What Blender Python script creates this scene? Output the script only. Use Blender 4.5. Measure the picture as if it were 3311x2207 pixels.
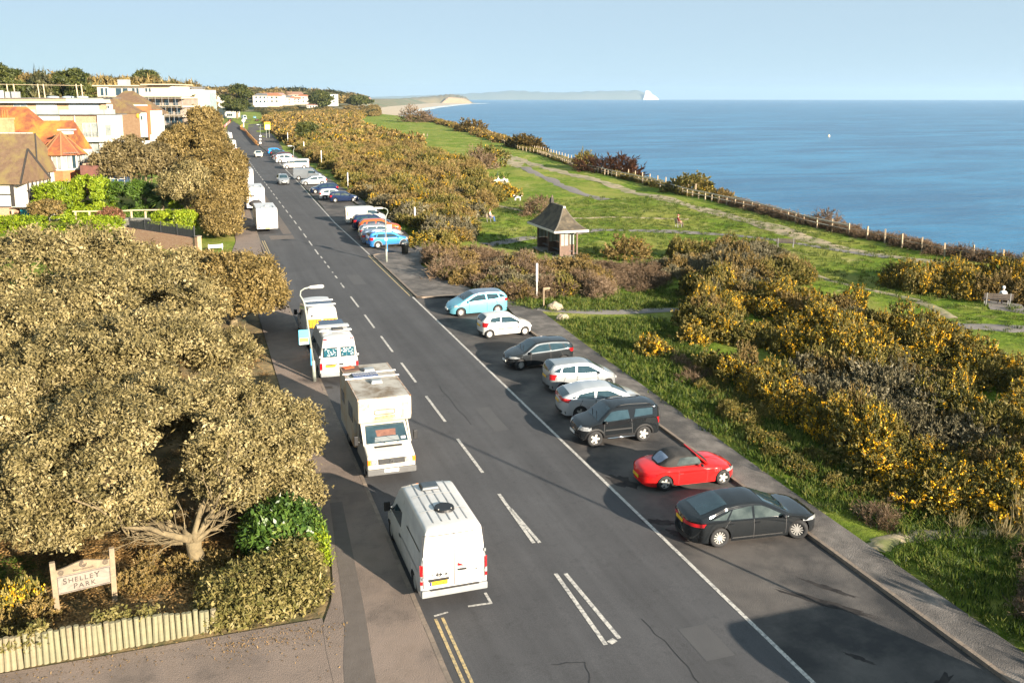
import bpy, bmesh, math, random
import numpy as np
from mathutils import Vector, Matrix, noise as mnoise

# ------------------------------------------------------------------ scene, camera, light
S = bpy.context.scene
for o in list(bpy.data.objects):
    bpy.data.objects.remove(o)
C = S.collection
R = math.radians

cam_d = bpy.data.cameras.new('camera')
cam = bpy.data.objects.new('camera', cam_d)
C.objects.link(cam)
S.camera = cam
cam_d.sensor_width = 36.0
cam_d.lens = 32.8
cam_d.shift_y = -0.0782
cam_d.clip_start = 0.5
cam_d.clip_end = 90000
cam.location = (0, 0, 15.31)
cam.rotation_euler = (R(90 - 10.0), 0, R(-18.56))

SUN_EL, SUN_AZ = 15.5, 156.8          # elevation; compass azimuth with +Y as north
w = bpy.data.worlds.new('World')
S.world = w
w.use_nodes = True
nt = w.node_tree
bg = nt.nodes['Background']
sky = nt.nodes.new('ShaderNodeTexSky')
sky.sky_type = 'NISHITA'
sky.sun_disc = False
sky.sun_elevation = R(SUN_EL)
sky.sun_rotation = R(SUN_AZ)
sky.altitude = 50
sky.air_density = 0.5
sky.dust_density = 0.0
sky.ozone_density = 3.0
veil = nt.nodes.new('ShaderNodeMixRGB')          # thin even high haze over the whole dome
veil.inputs[0].default_value = 0.85
veil.inputs[2].default_value = (3.05, 3.92, 4.35, 1)
cap = nt.nodes.new('ShaderNodeVectorMath')         # no glare patch round the hidden sun
cap.operation = 'MINIMUM'
cap.inputs[1].default_value = (9, 9, 9)
nt.links.new(sky.outputs[0], cap.inputs[0])
nt.links.new(cap.outputs[0], veil.inputs[1])
nt.links.new(veil.outputs[0], bg.inputs[0])
bg.inputs[1].default_value = 0.05

sun_d = bpy.data.lights.new('sun', 'SUN')
sun_d.energy = 5.0
sun_d.angle = R(0.53)
sun_d.color = (1.0, 0.87, 0.70)
sun = bpy.data.objects.new('sun', sun_d)
C.objects.link(sun)
_el, _az = R(SUN_EL), R(SUN_AZ)
SUNV = Vector((math.sin(_az) * math.cos(_el), math.cos(_az) * math.cos(_el), math.sin(_el)))
sun.rotation_euler = SUNV.to_track_quat('Z', 'Y').to_euler()
sun.location = (60, -80, 60)

S.view_settings.view_transform = 'Standard'
S.view_settings.look = 'None'
S.view_settings.exposure = 1.85
S.view_settings.gamma = 1.0
S.render.engine = 'CYCLES'
S.cycles.max_bounces = 6
S.cycles.diffuse_bounces = 2
S.cycles.glossy_bounces = 3
S.cycles.transmission_bounces = 4
S.cycles.transparent_max_bounces = 8
S.cycles.volume_bounces = 1
S.cycles.use_denoising = True
S.cycles.sample_clamp_indirect = 6.0

rnd = random.Random(7)
npr = np.random.default_rng(11)

# ------------------------------------------------------------------ materials
MATS = {}
def node(nt, kind, **kw):
    n = nt.nodes.new(kind)
    for k, v in kw.items():
        setattr(n, k, v)
    return n

def mat(name, col, rough=0.6, metal=0.0, col2=None, scale=4.0, amount=0.5, bump=0.0, bscale=None,
        coat=0.0, detail=5.0, spec=0.5, space='obj', distort=0.0, c3=None, c3scale=0.3):
    """procedural surface: two base colours mixed by noise, optional third at a larger scale, fine relief"""
    if name in MATS:
        return MATS[name]
    m = bpy.data.materials.new(name)
    m.use_nodes = True
    t = m.node_tree
    b = t.nodes['Principled BSDF']
    b.inputs['Roughness'].default_value = rough
    b.inputs['Metallic'].default_value = metal
    b.inputs['Coat Weight'].default_value = coat
    b.inputs['Coat Roughness'].default_value = 0.02
    b.inputs['Specular IOR Level'].default_value = spec
    if space == 'obj':
        tc = node(t, 'ShaderNodeTexCoord'); vec = tc.outputs['Object']
    else:
        tc = node(t, 'ShaderNodeNewGeometry'); vec = tc.outputs['Position']
    if col2 is None:
        col2 = tuple(c * 0.82 for c in col[:3])
    n = node(t, 'ShaderNodeTexNoise')
    n.inputs['Scale'].default_value = scale
    n.inputs['Detail'].default_value = detail
    n.inputs['Roughness'].default_value = 0.62
    n.inputs['Distortion'].default_value = distort
    t.links.new(vec, n.inputs['Vector'])
    rp = node(t, 'ShaderNodeValToRGB')
    rp.color_ramp.elements[0].position = 0.5 - 0.28 * (1.1 - amount)
    rp.color_ramp.elements[1].position = 0.5 + 0.28 * (1.1 - amount)
    rp.color_ramp.elements[0].color = (*col[:3], 1)
    rp.color_ramp.elements[1].color = (*col2[:3], 1)
    t.links.new(n.outputs['Fac'], rp.inputs[0])
    out = rp.outputs[0]
    if c3 is not None:
        n3 = node(t, 'ShaderNodeTexNoise')
        n3.inputs['Scale'].default_value = c3scale
        n3.inputs['Detail'].default_value = 6
        n3.inputs['Roughness'].default_value = 0.65
        t.links.new(vec, n3.inputs['Vector'])
        r3 = node(t, 'ShaderNodeValToRGB')
        r3.color_ramp.elements[0].position = 0.46
        r3.color_ramp.elements[1].position = 0.62
        t.links.new(n3.outputs['Fac'], r3.inputs[0])
        mx = node(t, 'ShaderNodeMixRGB')
        mx.inputs[2].default_value = (*c3, 1)
        t.links.new(r3.outputs[0], mx.inputs[0])
        t.links.new(out, mx.inputs[1])
        out = mx.outputs[0]
    t.links.new(out, b.inputs['Base Color'])
    if bump:
        n2 = node(t, 'ShaderNodeTexNoise')
        n2.inputs['Scale'].default_value = bscale or scale * 4
        n2.inputs['Detail'].default_value = 4
        t.links.new(vec, n2.inputs['Vector'])
        bp = node(t, 'ShaderNodeBump')
        bp.inputs['Strength'].default_value = bump
        bp.inputs['Distance'].default_value = 0.05
        t.links.new(n2.outputs['Fac'], bp.inputs['Height'])
        t.links.new(bp.outputs[0], b.inputs['Normal'])
    MATS[name] = m
    return m

def leafmat(name, cols, trans=0.25, rough=0.55, inst=0.0):
    """foliage: each leaf's own tone comes from the 'tone' attribute written on the mesh"""
    if name in MATS:
        return MATS[name]
    m = bpy.data.materials.new(name)
    m.use_nodes = True
    t = m.node_tree
    b = t.nodes['Principled BSDF']
    at = node(t, 'ShaderNodeAttribute', attribute_name='tone')
    val = at.outputs['Fac']
    if inst:
        oi = node(t, 'ShaderNodeObjectInfo')
        ma = node(t, 'ShaderNodeMath', operation='MULTIPLY_ADD')
        ma.inputs[1].default_value = inst
        t.links.new(oi.outputs['Random'], ma.inputs[0])
        t.links.new(val, ma.inputs[2])
        sb = node(t, 'ShaderNodeMath', operation='SUBTRACT', use_clamp=True)
        sb.inputs[1].default_value = inst * 0.5
        t.links.new(ma.outputs[0], sb.inputs[0])
        val = sb.outputs[0]
    rp = node(t, 'ShaderNodeValToRGB')
    el = rp.color_ramp.elements
    k = len(cols)
    while len(el) < k:
        el.new(0.5)
    for i, c in enumerate(cols):
        el[i].position = i / (k - 1)
        el[i].color = (*c, 1)
    t.links.new(val, rp.inputs[0])
    t.links.new(rp.outputs[0], b.inputs['Base Color'])
    b.inputs['Roughness'].default_value = rough
    b.inputs['Specular IOR Level'].default_value = 0.3
    tr = node(t, 'ShaderNodeBsdfTranslucent')
    t.links.new(rp.outputs[0], tr.inputs[0])
    mx = node(t, 'ShaderNodeMixShader')
    mx.inputs[0].default_value = trans
    t.links.new(b.outputs[0], mx.inputs[1])
    t.links.new(tr.outputs[0], mx.inputs[2])
    t.links.new(mx.outputs[0], t.nodes['Material Output'].inputs[0])
    MATS[name] = m
    return m

def paint(name, col, metal=0.0, rough=0.28, dirt=0.25):
    c2 = tuple(c * (1 - dirt * 0.5) + 0.02 * dirt for c in col)
    return mat('paint_' + name, col, rough=rough, metal=metal, col2=c2, scale=1.3, amount=0.3, coat=1.0, spec=0.0)

GLASS = mat('dark_glass', (0.012, 0.030, 0.040), rough=0.03, col2=(0.026, 0.052, 0.066), scale=2.0, spec=0.9)  # reflected sky partly put into the bluish base colour
GLASS2 = mat('pale_glass', (0.075, 0.095, 0.092), rough=0.06, col2=(0.025, 0.035, 0.036), scale=1.6, spec=0.4)
BLACK = mat('black_plastic', (0.012, 0.012, 0.013), rough=0.5)
RUBBER = mat('tyre_rubber', (0.016, 0.016, 0.017), rough=0.8, bump=0.2)
ALLOY = mat('alloy', (0.46, 0.445, 0.42), rough=0.35, metal=0.25)
CHROME = mat('chrome', (0.75, 0.75, 0.75), rough=0.12, metal=1.0)
REDLAMP = mat('red_lamp', (0.45, 0.008, 0.012), rough=0.15, coat=1)
CLEARLAMP = mat('clear_lamp', (0.34, 0.35, 0.36), rough=0.12, coat=1, col2=(0.14, 0.15, 0.16), scale=14)
AMBER = mat('amber_lamp', (0.85, 0.22, 0.02), rough=0.2, coat=1)
YPLATE = mat('yellow_plate', (0.80, 0.48, 0.02), rough=0.4)
WPLATE = mat('white_plate', (0.78, 0.78, 0.75), rough=0.4)
SEAM = mat('seam', (0.02, 0.02, 0.022), rough=0.7)
WHITE = mat('white_render', (0.56, 0.53, 0.47), rough=0.7, col2=(0.46, 0.43, 0.38), scale=0.8, bump=0.1)
INK = mat('black_ink', (0.02, 0.02, 0.02), rough=0.6)

# ------------------------------------------------------------------ object helpers
def link(o, parent=None):
    C.objects.link(o)
    if parent is not None:
        o.parent = parent
    return o

def tag(o, label=None, cat=None, group=None, kind=None):
    if label: o['label'] = label
    if cat: o['category'] = cat
    if group: o['group'] = group
    if kind: o['kind'] = kind
    return o

def thing(name, label, cat, loc=(0, 0, 0), rz=0.0, group=None):
    o = bpy.data.objects.new(name, None)
    o.empty_display_size = 0.3
    link(o)
    o.location = loc
    o.rotation_euler = (0, 0, rz)
    return tag(o, label, cat, group)

class MB:
    """collects simple solids and links them as one mesh object"""
    def __init__(s):
        s.v, s.f, s.mi = [], [], []
    def add(s, v, f, mi=0):
        n = len(s.v)
        s.v += [tuple(p) for p in v]
        s.f += [tuple(i + n for i in q) for q in f]
        s.mi += [mi] * len(f)
        return s
    def box(s, c, d, rz=0.0, mi=0, rx=0.0, ry=0.0, taper=1.0):
        hx, hy, hz = d[0] / 2, d[1] / 2, d[2] / 2
        P = []
        for z in (-1, 1):
            k = taper if z > 0 else 1.0
            for x, y in ((-1, -1), (1, -1), (1, 1), (-1, 1)):
                P.append(Vector((x * hx * k, y * hy * k, z * hz)))
        if rz or rx or ry:
            M = Matrix.Rotation(rz, 3, 'Z') @ Matrix.Rotation(ry, 3, 'Y') @ Matrix.Rotation(rx, 3, 'X')
            P = [M @ p for p in P]
        c = Vector(c)
        return s.add([p + c for p in P], [(3, 2, 1, 0), (4, 5, 6, 7), (0, 1, 5, 4), (1, 2, 6, 5), (2, 3, 7, 6), (3, 0, 4, 7)], mi)
    def bar(s, a, b, wd, ht=None, mi=0):
        a, b = Vector(a), Vector(b)
        ht = ht or wd
        d = (b - a)
        L = d.length
        d.normalize()
        up = Vector((0, 0, 1)) if abs(d.z) < 0.95 else Vector((1, 0, 0))
        x = d.cross(up).normalized(); y = x.cross(d).normalized()
        P = []
        for q in (a, b):
            for i, j in ((-1, -1), (1, -1), (1, 1), (-1, 1)):
                P.append(q + x * (i * wd / 2) + y * (j * ht / 2))
        return s.add(P, [(3, 2, 1, 0), (4, 5, 6, 7), (0, 1, 5, 4), (1, 2, 6, 5), (2, 3, 7, 6), (3, 0, 4, 7)], mi)
    def tube(s, pts, rad, n=8, mi=0, cap=True):
        pts = [Vector(p) for p in pts]
        if not hasattr(rad, '__len__'):
            rad = [rad] * len(pts)
        V, F = [], []
        prev = None
        for i, p in enumerate(pts):
            d = (pts[min(i + 1, len(pts) - 1)] - pts[max(i - 1, 0)])
            if d.length < 1e-9: d = Vector((0, 0, 1))
            d.normalize()
            ref = prev if prev is not None else (Vector((1, 0, 0)) if abs(d.x) < 0.8 else Vector((0, 1, 0)))
            x = (ref - d * ref.dot(d))
            if x.length < 1e-6: x = d.orthogonal()
            x.normalize(); y = d.cross(x); prev = x
            for k in range(n):
                a = 2 * math.pi * k / n
                V.append(p + (x * math.cos(a) + y * math.sin(a)) * rad[i])
        for i in range(len(pts) - 1):
            for k in range(n):
                k2 = (k + 1) % n
                F.append((i * n + k, i * n + k2, (i + 1) * n + k2, (i + 1) * n + k))
        if cap:
            F.append(tuple(range(n - 1, -1, -1)))
            F.append(tuple((len(pts) - 1) * n + k for k in range(n)))
        return s.add(V, F, mi)
    def prism(s, poly, z0, z1, mi=0):
        n = len(poly)
        V = [(x, y, z0) for x, y in poly] + [(x, y, z1) for x, y in poly]
        F = [tuple(range(n - 1, -1, -1)), tuple(range(n, 2 * n))]
        F += [(i, (i + 1) % n, n + (i + 1) % n, n + i) for i in range(n)]
        return s.add(V, F, mi)
    def extrude_y(s, prof, y0, y1, mi=0):
        """(x, z) outline pulled along y"""
        n = len(prof)
        V = [(x, y0, z) for x, z in prof] + [(x, y1, z) for x, z in prof]
        F = [tuple(range(n)), tuple(range(2 * n - 1, n - 1, -1))]
        F += [((i + 1) % n, i, n + i, n + (i + 1) % n) for i in range(n)]
        return s.add(V, F, mi)
    def ellipsoid(s, c, r, n=10, m=6, mi=0):
        V, F = [], []
        for j in range(m + 1):
            th = math.pi * j / m
            for i in range(n):
                ph = 2 * math.pi * i / n
                V.append((c[0] + r[0] * math.sin(th) * math.cos(ph), c[1] + r[1] * math.sin(th) * math.sin(ph), c[2] - r[2] * math.cos(th)))
        for j in range(m):
            for i in range(n):
                i2 = (i + 1) % n
                F.append((j * n + i, j * n + i2, (j + 1) * n + i2, (j + 1) * n + i))
        return s.add(V, F, mi)
    def mesh(s, name, mats, smooth=False):
        me = bpy.data.meshes.new(name)
        me.from_pydata(s.v, [], s.f)
        if not isinstance(mats, (list, tuple)): mats = [mats]
        for m in mats: me.materials.append(m)
        if len(mats) > 1:
            me.polygons.foreach_set('material_index', s.mi)
        if smooth:
            me.polygons.foreach_set('use_smooth', [True] * len(me.polygons))
        me.update()
        return me
    def build(s, name, mats, parent=None, smooth=False, bevel=0.0, seg=2):
        o = bpy.data.objects.new(name, s.mesh(name, mats, smooth))
        link(o, parent)
        if bevel:
            bm = bmesh.new(); bm.from_mesh(o.data)
            bmesh.ops.remove_doubles(bm, verts=bm.verts, dist=1e-5)
            es = [e for e in bm.edges if len(e.link_faces) == 2 and e.calc_face_angle(0) > 0.35]
            bmesh.ops.bevel(bm, geom=es, offset=bevel, segments=seg, affect='EDGES', profile=0.5, clamp_overlap=True)
            bm.to_mesh(o.data); bm.free()
        return o

def npmesh(name, V, F, mats, tone=None, mi=None, smooth=False):
    """mesh from numpy arrays; F is (n,3) or (n,4)"""
    me = bpy.data.meshes.new(name)
    k = F.shape[1]
    me.vertices.add(len(V)); me.vertices.foreach_set('co', np.ascontiguousarray(V, dtype=np.float32).ravel())
    me.loops.add(F.size); me.loops.foreach_set('vertex_index', F.ravel().astype(np.int32))
    me.polygons.add(len(F))
    me.polygons.foreach_set('loop_start', np.arange(0, F.size, k, dtype=np.int32))
    me.polygons.foreach_set('loop_total', np.full(len(F), k, dtype=np.int32))
    if not isinstance(mats, (list, tuple)): mats = [mats]
    for m in mats: me.materials.append(m)
    if mi is not None: me.polygons.foreach_set('material_index', mi.astype(np.int32))
    if smooth: me.polygons.foreach_set('use_smooth', np.ones(len(F), dtype=bool))
    me.update(calc_edges=True)
    if tone is not None:
        at = me.attributes.new('tone', 'FLOAT', 'FACE')
        at.data.foreach_set('value', np.ascontiguousarray(tone, dtype=np.float32))
    return me

def copy_tree(o, loc=None, rz=None, label=None, group=None):
    r = o.copy(); C.objects.link(r)
    if loc is not None: r.location = loc
    if rz is not None: r.rotation_euler = (0, 0, rz)
    if label: r['label'] = label
    if group: r['group'] = group
    for c in list(o.children):
        d = c.copy(); C.objects.link(d); d.parent = r
        for g in list(c.children):
            e = g.copy(); C.objects.link(e); e.parent = d
    return r

def text_mesh(name, s, size, m, parent, loc, rot, depth=0.004, sx=1.0, align='CENTER'):
    cu = bpy.data.curves.new(name, 'FONT')
    cu.body = s; cu.size = size; cu.align_x = align; cu.align_y = 'CENTER'; cu.extrude = depth
    t = bpy.data.objects.new(name, cu)
    C.objects.link(t)
    bpy.context.view_layer.update()
    me = bpy.data.meshes.new_from_object(t.evaluated_get(bpy.context.evaluated_depsgraph_get()))
    bpy.data.objects.remove(t)
    me.materials.clear(); me.materials.append(m)
    o = bpy.data.objects.new(name, me)
    link(o, parent); o.location = loc; o.rotation_euler = rot; o.scale = (sx, 1, 1)
    return o

# ------------------------------------------------------------------ the lie of the land
def gz0(Y):
    if Y < 80: return 0.0106 * Y
    t = min((Y - 80) / 80, 1)
    z = 0.848 + 0.848 * (t - t * t / 2)
    return z
EDGE = [(-30, 70), (20, 70), (45, 69.5), (62, 68.5), (70, 65.8), (80, 65.6), (95, 66), (105, 67.4), (118, 67.6), (130, 69), (150, 70.5), (170, 72.5),
        (184, 75), (216, 80.5), (236, 83), (306, 96.5), (397, 111), (538, 132), (640, 141), (720, 144), (800, 145), (905, 140)]
EY = [e[0] for e in EDGE]; EX = [e[1] for e in EDGE]
def edge_x(Y): return float(np.interp(Y, EY, EX))
def land(X, Y):
    """height of the lawns and verges"""
    z = gz0(Y)
    k = min(max((X - 21.5) / 6, 0), 1) * min(max((edge_x(Y) - X) / 4, 0), 1)
    z += k * (0.16 * math.sin(X * 0.31 + 1.3) * math.sin(Y * 0.23) + 0.10 * math.sin(X * 0.7 + Y * 0.33) + 0.12 * math.sin(Y * 0.11 + X * 0.05))
    if X > 21: z += 0.1
    elif X < 3.6 and Y < 600: z += 0.1
    e = edge_x(Y) - X
    if e < 0:
        d = -e
        z = z - (0.25 * d + 0.04 * d * d) if d < 6 else z - 2.94 - (d - 6) * 1.25
        z = max(z, -29.0)
    return z
CO, SI = math.cos(0.3239), math.sin(0.3239)
def AD(a, d, z=0):                      # town frame: a to the right, d away along the view of the front
    return (a * CO + d * SI, -a * SI + d * CO, z)
# ------------------------------------------------------------------ ground, road, pavements
def grass_material():
    m = bpy.data.materials.new('lawn'); m.use_nodes = True
    t = m.node_tree; b = t.nodes['Principled BSDF']
    b.inputs['Roughness'].default_value = 0.85; b.inputs['Specular IOR Level'].default_value = 0.15
    g = node(t, 'ShaderNodeNewGeometry')
    def nz(scale, detail=6, rough=0.65, dist=0.0):
        n = node(t, 'ShaderNodeTexNoise'); n.inputs['Scale'].default_value = scale
        n.inputs['Detail'].default_value = detail; n.inputs['Roughness'].default_value = rough; n.inputs['Distortion'].default_value = dist
        t.links.new(g.outputs['Position'], n.inputs['Vector']); return n.outputs['Fac']
    def ramp(f, a, b_, ca=(0, 0, 0, 1), cb=(1, 1, 1, 1)):
        r = node(t, 'ShaderNodeValToRGB'); r.color_ramp.elements[0].position = a; r.color_ramp.elements[1].position = b_
        r.color_ramp.elements[0].color = ca; r.color_ramp.elements[1].color = cb
        t.links.new(f, r.inputs[0]); return r.outputs[0]
    def mix(f, a, c):
        x = node(t, 'ShaderNodeMixRGB'); t.links.new(f, x.inputs[0])
        for s, i in ((a, 1), (c, 2)):
            if isinstance(s, tuple): x.inputs[i].default_value = s
            else: t.links.new(s, x.inputs[i])
        return x.outputs[0]
    base = ramp(nz(1.4, 8, 0.75), 0.36, 0.64, (0.062, 0.115, 0.008, 1), (0.19, 0.265, 0.022, 1))
    base = mix(ramp(nz(0.13, 5), 0.45, 0.6), base, (0.24, 0.25, 0.05, 1))
    base = mix(ramp(nz(0.35, 8, 0.72, 0.6), 0.57, 0.68), base, (0.40, 0.35, 0.15, 1))
    base = mix(ramp(nz(0.6, 6, 0.7, 0.3), 0.60, 0.70), base, (0.03, 0.055, 0.008, 1))
    t.links.new(base, b.inputs['Base Color'])
    bp = node(t, 'ShaderNodeBump'); bp.inputs['Strength'].default_value = 0.9; bp.inputs['Distance'].default_value = 0.22
    ad = node(t, 'ShaderNodeMath', operation='ADD')
    t.links.new(nz(5, 6, 0.8), ad.inputs[0]); t.links.new(nz(1.1, 5, 0.7), ad.inputs[1])
    t.links.new(ad.outputs[0], bp.inputs['Height']); t.links.new(bp.outputs[0], b.inputs['Normal'])
    return m
LAWN = grass_material()
EARTH = mat('leaf_litter', (0.16, 0.105, 0.05), rough=0.9, col2=(0.06, 0.065, 0.02), scale=1.6, bump=0.8, bscale=6, space='pos', c3=(0.26, 0.18, 0.08), c3scale=0.9)
CLIFF = mat('cliff_soil', (0.27, 0.2, 0.12), rough=0.9, col2=(0.09, 0.1, 0.035), scale=0.25, bump=0.6, space='pos')

ys = list(np.arange(-12, 130, 1.5)) + list(np.arange(130, 260, 4)) + list(np.arange(260, 661, 16)) + [720, 800, 905]
offs = [0, 0.6, 1.5, 3, 6, 9, 13, 18, 24, 31, 40]
rows = []
for Y in ys:
    e = edge_x(Y)
    xs = [-420, -260, -170, -110, -80, -60, -45, -34, -25, -18, -12, -8, -5, -2, 0, 2, 3.3, 3.7, 8, 14, 20.7, 21.05, 21.6]
    xs += list(np.linspace(22.5, e - 1.2, 26)) + [e + o for o in offs]
    rows.append([(x, Y, land(x, Y) - (0.02 if (x < 3.5 or x > 21) else 0.14)) for x in xs])
nx = len(rows[0])
V = np.array(rows).reshape(-1, 3)
F, MI = [], []
for j in range(len(rows) - 1):
    for i in range(nx - 1):
        a = j * nx + i
        F.append((a, a + 1, a + 1 + nx, a + nx))
        x = rows[j][i][0]; Y = rows[j][i][1]
        MI.append(2 if i >= nx - len(offs) - 0 else (1 if (x < 3.4 and Y < 76) else 0))
ground = link(bpy.data.objects.new('ground', npmesh('ground', V, np.array(F), [LAWN, EARTH, CLIFF], mi=np.array(MI), smooth=True)))
tag(ground, 'green clifftop lawn and verges dropping to the shore', None, None, 'structure')

ASPHALT = mat('asphalt', (0.062, 0.062, 0.066), rough=0.8, col2=(0.084, 0.082, 0.082), scale=0.45, bump=0.35, bscale=45, space='pos', detail=12, c3=(0.074, 0.072, 0.072), c3scale=3.5)
def road_material():
    m = bpy.data.materials.new('worn_asphalt'); m.use_nodes = True
    t = m.node_tree; b = t.nodes['Principled BSDF']; b.inputs['Roughness'].default_value = .82; b.inputs['Specular IOR Level'].default_value = .35
    g = node(t, 'ShaderNodeNewGeometry')
    def nz(scale, detail, stretch=(1, 1, 1)):
        mp = node(t, 'ShaderNodeMapping'); mp.inputs['Scale'].default_value = stretch; t.links.new(g.outputs['Position'], mp.inputs[0])
        n = node(t, 'ShaderNodeTexNoise'); n.inputs['Scale'].default_value = scale; n.inputs['Detail'].default_value = detail; n.inputs['Roughness'].default_value = .65
        t.links.new(mp.outputs[0], n.inputs['Vector']); return n.outputs['Fac']
    def ramp(f, a, c, lo, hi):
        r = node(t, 'ShaderNodeMapRange'); r.inputs[1].default_value = a; r.inputs[2].default_value = c; r.inputs[3].default_value = lo; r.inputs[4].default_value = hi
        t.links.new(f, r.inputs[0]); return r.outputs[0]
    fac = None
    for f in (ramp(nz(1.1, 4, (1, .035, 1)), .3, .7, .80, 1.18), ramp(nz(.35, 8), .3, .7, .86, 1.12), ramp(nz(38, 3), .3, .7, .72, 1.28), ramp(nz(3.2, 9), .55, .72, 1.0, .78)):
        if fac is None: fac = f
        else:
            mu = node(t, 'ShaderNodeMath', operation='MULTIPLY'); t.links.new(fac, mu.inputs[0]); t.links.new(f, mu.inputs[1]); fac = mu.outputs[0]
    mx = node(t, 'ShaderNodeVectorMath', operation='SCALE'); mx.inputs[0].default_value = (.062, .0615, .065); t.links.new(fac, mx.inputs['Scale'])
    t.links.new(mx.outputs[0], b.inputs['Base Color'])
    bp = node(t, 'ShaderNodeBump'); bp.inputs['Strength'].default_value = .4; bp.inputs['Distance'].default_value = .02; t.links.new(nz(42, 3), bp.inputs['Height']); t.links.new(bp.outputs[0], b.inputs['Normal'])
    return m
ASPHALT = road_material()
BAY = mat('parking_bay_asphalt', (0.060, 0.054, 0.051), rough=0.85, col2=(0.10, 0.088, 0.08), scale=0.7, bump=0.4, bscale=30, space='pos', detail=10, amount=0.6, c3=(0.022, 0.021, 0.022), c3scale=0.28)
PAVE = mat('pavement_asphalt', (0.175, 0.132, 0.105), rough=0.85, col2=(0.235, 0.18, 0.148), scale=0.9, bump=0.45, bscale=30, space='pos', detail=12, c3=(0.125, 0.097, 0.08), c3scale=0.45)
PAVER = mat('gritty_pavement', (0.085, 0.075, 0.068), rough=0.9, col2=(0.17, 0.15, 0.135), scale=1.6, bump=0.6, bscale=26, space='pos', detail=12, amount=0.6, c3=(0.055, 0.05, 0.047), c3scale=0.35)
PATCH = mat('dark_trench_patch', (0.095, 0.078, 0.067), rough=0.85, col2=(0.118, 0.098, 0.085), scale=2, bump=0.3, bscale=40, space='pos')
WLINE = mat('white_road_paint', (0.56, 0.53, 0.48), rough=0.7, col2=(0.40, 0.38, 0.35), scale=5, space='pos', amount=0.4, detail=12, c3=(.20, .195, .19), c3scale=9)
YLINE = mat('yellow_road_paint', (0.50, 0.36, 0.16), rough=0.65, col2=(0.36, 0.28, 0.14), scale=4, space='pos', amount=0.3, detail=10, c3=(.17, .15, .11), c3scale=8)
KERB = mat('kerb_stone', (0.22, 0.17, 0.13), rough=0.85, col2=(0.13, 0.105, 0.085), scale=3, bump=0.3, space='pos')
ROADP = mat('road_repair', (.062, .061, .064), rough=.85, col2=(.070, .069, .071), scale=1.5, space='pos', bump=.3, bscale=40)
TARPATH = mat('tarmac_path', (0.19, 0.17, 0.155), rough=0.9, col2=(0.14, 0.125, 0.115), scale=1.5, bump=0.3, space='pos')
SAND = mat('sandy_path', (0.36, 0.29, 0.19), rough=0.95, col2=(0.24, 0.19, 0.12), scale=0.8, bump=0.5, space='pos', c3=(0.13, 0.14, 0.045), c3scale=0.6)

def ribbon(name, left, right, off, m, step=3.0, label=None, kind='structure', zf=None, parent=None, thick=0.0):
    """sheet between two polylines x(Y) given as [(Y, x)...]"""
    zf = zf or (lambda x, y: gz0(y))
    y0, y1 = left[0][0], left[-1][0]
    n = max(2, int((y1 - y0) / step))
    V, F = [], []
    for i in range(n + 1):
        Y = y0 + (y1 - y0) * i / n
        xl = np.interp(Y, [p[0] for p in left], [p[1] for p in left])
        xr = np.interp(Y, [p[0] for p in right], [p[1] for p in right])
        V += [(xl, Y, zf(xl, Y) + off), (xr, Y, zf(xr, Y) + off)]
        if i: F.append((2 * i - 2, 2 * i - 1, 2 * i + 1, 2 * i))
    mb = MB().add(V, F)
    if thick:
        k = len(V)
        mb.add([(x, y, z - thick) for x, y, z in V[1::2]] + V[1::2], [(i, i + 1, n + 2 + i, n + 1 + i) for i in range(n)])
        mb.add([(x, y, z - thick) for x, y, z in V[0::2]] + V[0::2], [(i + 1, i, n + 1 + i, n + 2 + i) for i in range(n)])
    o = mb.build(name, m, parent)
    return tag(o, label, None, None, kind)

ROADL = [(-10, 5.55), (30, 5.55), (66, 5.5), (96, 5.5), (115, 5.75), (135, 6.05), (190, 7.4), (250, 9.0), (300, 10.1), (369, 11.5), (426, 12.9), (489, 15.2), (553, 19.5), (640, 27)]
ROADR = [(-10, 14.7), (66, 14.7), (104, 14.7), (153, 15.6), (210, 16.9), (285, 17.0), (362, 18.9), (398, 20.3), (441, 22.2), (517, 26.5), (553, 29), (640, 36)]
ribbon('road', ROADL, ROADR, 0.0, ASPHALT, 3.0, 'long straight asphalt road beside the clifftop')
ribbon('parking_bay', [(-10, 14.6), (65.8, 14.6)], [(-10, 19.35), (65.8, 19.35)], 0.004, BAY, 2.0, 'stained angled parking bay by the road in the foreground')
ribbon('parking_bay', [(84.6, 14.66), (110, 14.66), (124, 15.2), (150, 15.7)], [(84.6, 19.3), (110, 19.9), (124, 19.6), (150, 19.9)], 0.004, BAY, 2.0, 'second parking bay further along the road')
ribbon('parking_bay', [(150, 15.7), (210, 16.7), (245, 17.0)], [(150, 19.9), (210, 21.3), (245, 21)], 0.004, BAY, 2.0, 'far parking bay with the grey people carrier')
# side road on the left and its mouth
ribbon('side_road', [(67.5, -60), (85.5, -60)], [(67.5, 6.2), (85.5, 6.2)], 0.004, ASPHALT, 3.0, 'side road joining between the two hedged corners')
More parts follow.
